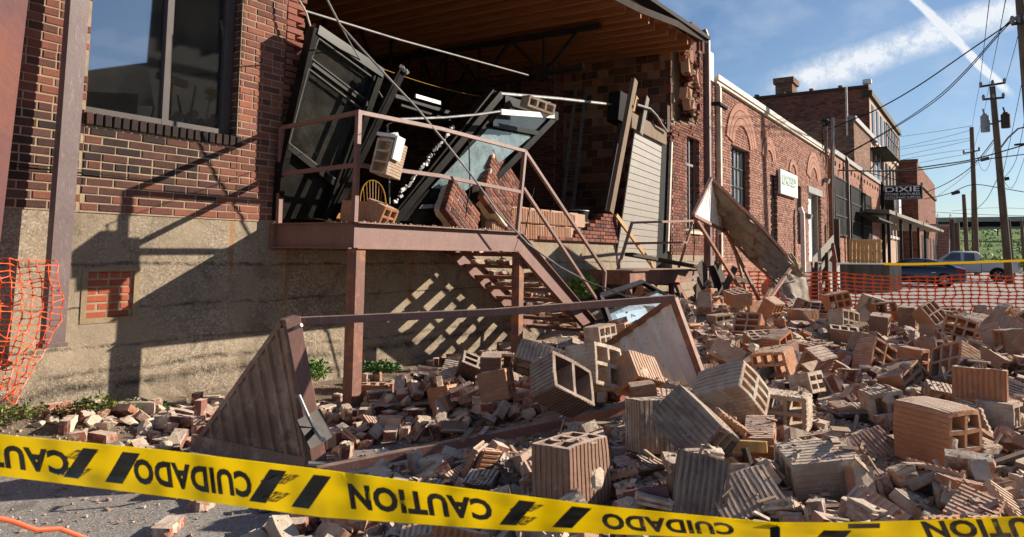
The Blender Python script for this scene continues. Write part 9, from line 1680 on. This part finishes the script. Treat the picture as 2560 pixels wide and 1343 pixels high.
while cnt < 30000 and tries < 200000:
    tries += 1
    if r8.random() < 0.7: z = 2.2+(r8.random()**1.2)*6.5; u = r8.uniform(-.74, .78); P = FH*z+RH*(u*z); x, y = P.x, P.y
    else: x = r8.uniform(1.5, 17.5); y = r8.uniform(-2.5, 5.9)
    if not (1.2 < x < 19 and -3.5 < y < 5.95): continue
    h = rubble_h(x, y); s = 0.007+0.030*r8.random()**2.4
    if h < 0.0:
        s_ = 0.67*(x-2.35)-0.74*(y-2.4)
        if r8.random() > max(0.03, 0.6*math.exp(s_/0.45) + (0.12 if y > 3.2 and x < 6 else 0) + (0.6 if y > 4.3 and 2.2 < x < 4 else 0)): continue
        s *= 0.75
    hit, loc, nor, fi, ob_, mw = scn.ray_cast(DG, Vector((x, y, 1.15 if y < 4.8 else 0.6)), DOWN)
    if not hit: continue
    if ob_.name.split('.')[0] in ('rubble_bed', 'ground', 'earth_strip', 'foundation'): pass
    elif nor.z < 0.55 or loc.z > h+0.32 or ob_.name.split('.')[0] not in OKN: continue
    elif r8.random() < 0.6: continue
    elif r8.random() < 0.6: s *= 0.5
    chip(mbc if r8.random() < .45 else mbl, loc+Vector((0, 0, s*.18)), s, (r8.random(), 0, 0)); cnt += 1
for i in range(520):      # grit along the landing edge and on the low wall
    x, y, z = (r8.uniform(4.7, 7.3), 4.83+0.5*r8.random()**1.5, FL+.002) if i % 4 else (r8.uniform(8.6, 12.2), r8.uniform(6.05, 6.2), 1.99)
    chip(mbc if i % 3 == 0 else mbl, Vector((x, y, z)), 0.008+0.03*r8.random()**2, (r8.random(), 0, 0))
# splinters and slivers
for i in range(1100):
    x, y = r8.uniform(2.6, 14), r8.uniform(-2, 4.6)
    if r8.random() < .6: z = 2.5+r8.random()*5; u = r8.uniform(-.4, .75); P = FH*z+RH*(u*z); x, y = P.x, P.y
    if rubble_h(x, y) < 0.05: continue
    hit, loc, nor, fi, ob_, mw = scn.ray_cast(DG, Vector((x, y, 1.15)), DOWN)
    if not hit or loc.z > rubble_h(x, y)+.3 or y > 4.8: continue
    L3 = r8.uniform(.04, .16); Rm = Euler((r8.gauss(0, .3), r8.gauss(0, .4), r8.random()*6)).to_matrix()
    (mbc if i % 2 else mbl).box(loc+Vector((0, 0, .01)), (L3, r8.uniform(.01, .035), r8.uniform(.005, .014)), Rm, (r8.random(), 0, 0))
stuff(mbc.build('brick_chips', M['brick_merge']), 'red chips and crumbs of brick scattered through the heap', 'rubble')
M['chipl'] = brick_face('mortar_chips', [(0, (0.30, 0.2, 0.13)), (0.5, (0.46, 0.34, 0.24)), (1, (0.60, 0.49, 0.38))], mort=0.8)
stuff(mbl.build('mortar_chips', M['chipl']), 'pale chips and crumbs of mortar scattered through the heap', 'rubble')
# ---- planks and laths in the heap
for i, (pa, pb, za, zb, w_, th, m_, l) in enumerate((
    ((1780, 1110), (1918, 1118), 3.5, 3.4, .03, .05, 'wood_new', 'short orange-brown lath lying level under the near-black block'),
    ((2330, 1175), (2470, 1262), 3.5, 3.1, .035, .05, 'wood_grey', 'long pale grey stick sloping down right of the upright orange block'),
    ((2045, 845), (2160, 808), 7.6, 8.2, .09, .03, 'wood_old', 'brown plank lying on the pile left of the crest blocks'),
    ((1880, 925), (1990, 868), 5.8, 6.4, .05, .12, 'rust_steel', 'rusty mortar-smeared beam sticking up in the middle of the pile'),
    ((1895, 948), (2002, 900), 5.6, 6.1, .04, .14, 'wood_grey', 'grey board lying beside the rusty beam'),
    ((1862, 1120), (1882, 1190), 3.35, 3.3, .025, .03, 'wood_dark', 'short dark peg standing under the orange half block'),
    ((2350, 1230), (2500, 1180), 3.3, 3.5, .03, .03, 'wood_dark', 'thin dark stick lying across the shards at the lower right'),
    ((2480, 1160), (2600, 1120), 3.4, 3.5, .03, .02, 'wood_old', 'thin brown lath poking in from the right edge'),
    ((1560, 1240), (1672, 1226), 3.0, 2.95, .03, .04, 'plaster_red', 'red edged strip lying just above the tape left of the dark slab'))):
    a, b_ = CAM+ray(*pa)*za, CAM+ray(*pb)*zb; mb = MB(); mb.bar(a, b_, w_, th); tag(mb.build('wooden_lath' if 'beam' not in l else 'rusty_beam', M[m_], off=a, bevel=.002), l, 'lath' if 'beam' not in l else 'beam')
# ================================================================== WEEDS
def weed(label, x, y, z, r, n, h, mats, leaf=0.03, flowers=0, group=None):
    t = thing('weed', label, 'plant', (x, y, z)); r7 = random.Random(int(x*100+y*37)); ms = [MB() for _ in mats]; stem = MB(); fl = MB()
    for i in range(n):
        a = r7.random()*2*pi; rr = r*math.sqrt(r7.random()); hh = h*r7.uniform(.4, 1)*(1-.4*rr/r); b = Vector((x+cos(a)*rr*.4, y+sin(a)*rr*.4, z)); tp = Vector((x+cos(a)*rr, y+sin(a)*rr, z+hh))
        stem.tube([b, b.lerp(tp, .5)+Vector((0, 0, hh*.15)), tp], .0018, 4)
        for k in range(7):
            u = r7.uniform(.3, 1); p = b.lerp(tp, u)+Vector((0, 0, hh*.15*(1-u))); d = Vector((r7.gauss(0, 1), r7.gauss(0, 1), r7.gauss(.2, .6))).normalized(); s_ = d.cross(Vector((r7.gauss(0, 1), r7.gauss(0, 1), 1))).normalized(); L2 = leaf*r7.uniform(.6, 1.3)
            nn = d.cross(s_)*L2*.12
            ms[r7.randrange(len(ms))].add([p, p+d*L2*.5+s_*L2*.28-nn, p+d*L2, p+d*L2*.5-s_*L2*.28-nn, p+d*L2*.5+nn], [(0, 1, 4), (1, 2, 4), (2, 3, 4), (3, 0, 4)], (r7.random(), 0, 0))
        if flowers and i < flowers:
            fl = MB()
            for q in range(5): a2 = 2*pi*q/5; d = Vector((cos(a2), -.3, sin(a2)))*.018; s_ = Vector((-sin(a2), 0, cos(a2)))*.009; fl.add([tp, tp+d*.6+s_, tp+d, tp+d*.6-s_], [(0, 1, 2, 3)])
            fl.build('flower', M['petal'], t)
    for m_, mm in zip(ms, mats): m_.build('leaves', M[mm], t)
    stem.build('stems', M['leaf'], t)
def atz(px, py, z): return WZ(px, py, z)
for px, py, z, r, n, h, mats, leaf, fl, l in (
    (245, 1020, .10, .16, 55, .13, ('leaf', 'leaf_red', 'leaf_dark'), .035, 0, 'low green and red weeds at the wall foot below the downspout'),
    (330, 1035, .06, .17, 60, .16, ('leaf', 'leaf_dark'), .03, 6, 'weed with pink flowers at the wall foot left of the awning'),
    (390, 1030, .05, .12, 40, .10, ('leaf', 'leaf_dark'), .028, 0, 'small feathery green weed right of the pink flowers'),
    (180, 1030, .08, .12, 40, .08, ('leaf_red', 'dry'), .03, 0, 'reddish dry weed under the orange mesh scrap'),
    (40, 1045, .08, .22, 80, .14, ('dry', 'leaf_red', 'leaf'), .03, 0, 'brown dry weeds in the left corner under the orange mesh'),
    (772, 950, .02, .16, 70, .24, ('leaf', 'leaf'), .04, 5, 'bright weed with pale pink flowers right of the awning post'),
    (950, 925, .02, .22, 90, .10, ('leaf_dark', 'leaf_dark'), .05, 0, 'dark green low weed in the shade under the landing'),
    ):
    p = WY(px, py, 5.75 if px < 420 else (5.2 if px > 900 else 4.5)); zz = max(0.0, p.z) ; weed(l, p.x, p.y, zz-.01, r, n, h, mats, leaf, fl)
p = WY(1455, 745, 5.6); weed('leafy sapling growing between the stair handrail and the concrete wall', p.x, 5.6, p.z, .28, 90, .55, ('leaf', 'leaf'), .075)
p = WY(1700, 790, 4.6)
# dry plank on the ground at left
crumple('dark weathered board lying flat on the ground at the left by the weeds', [(110, 1055), (190, 1035), (262, 1045), (180, 1068)], (.03, .03, .03, .03), M['wood_grey'], 3, 'flat_board', amp=0.008)
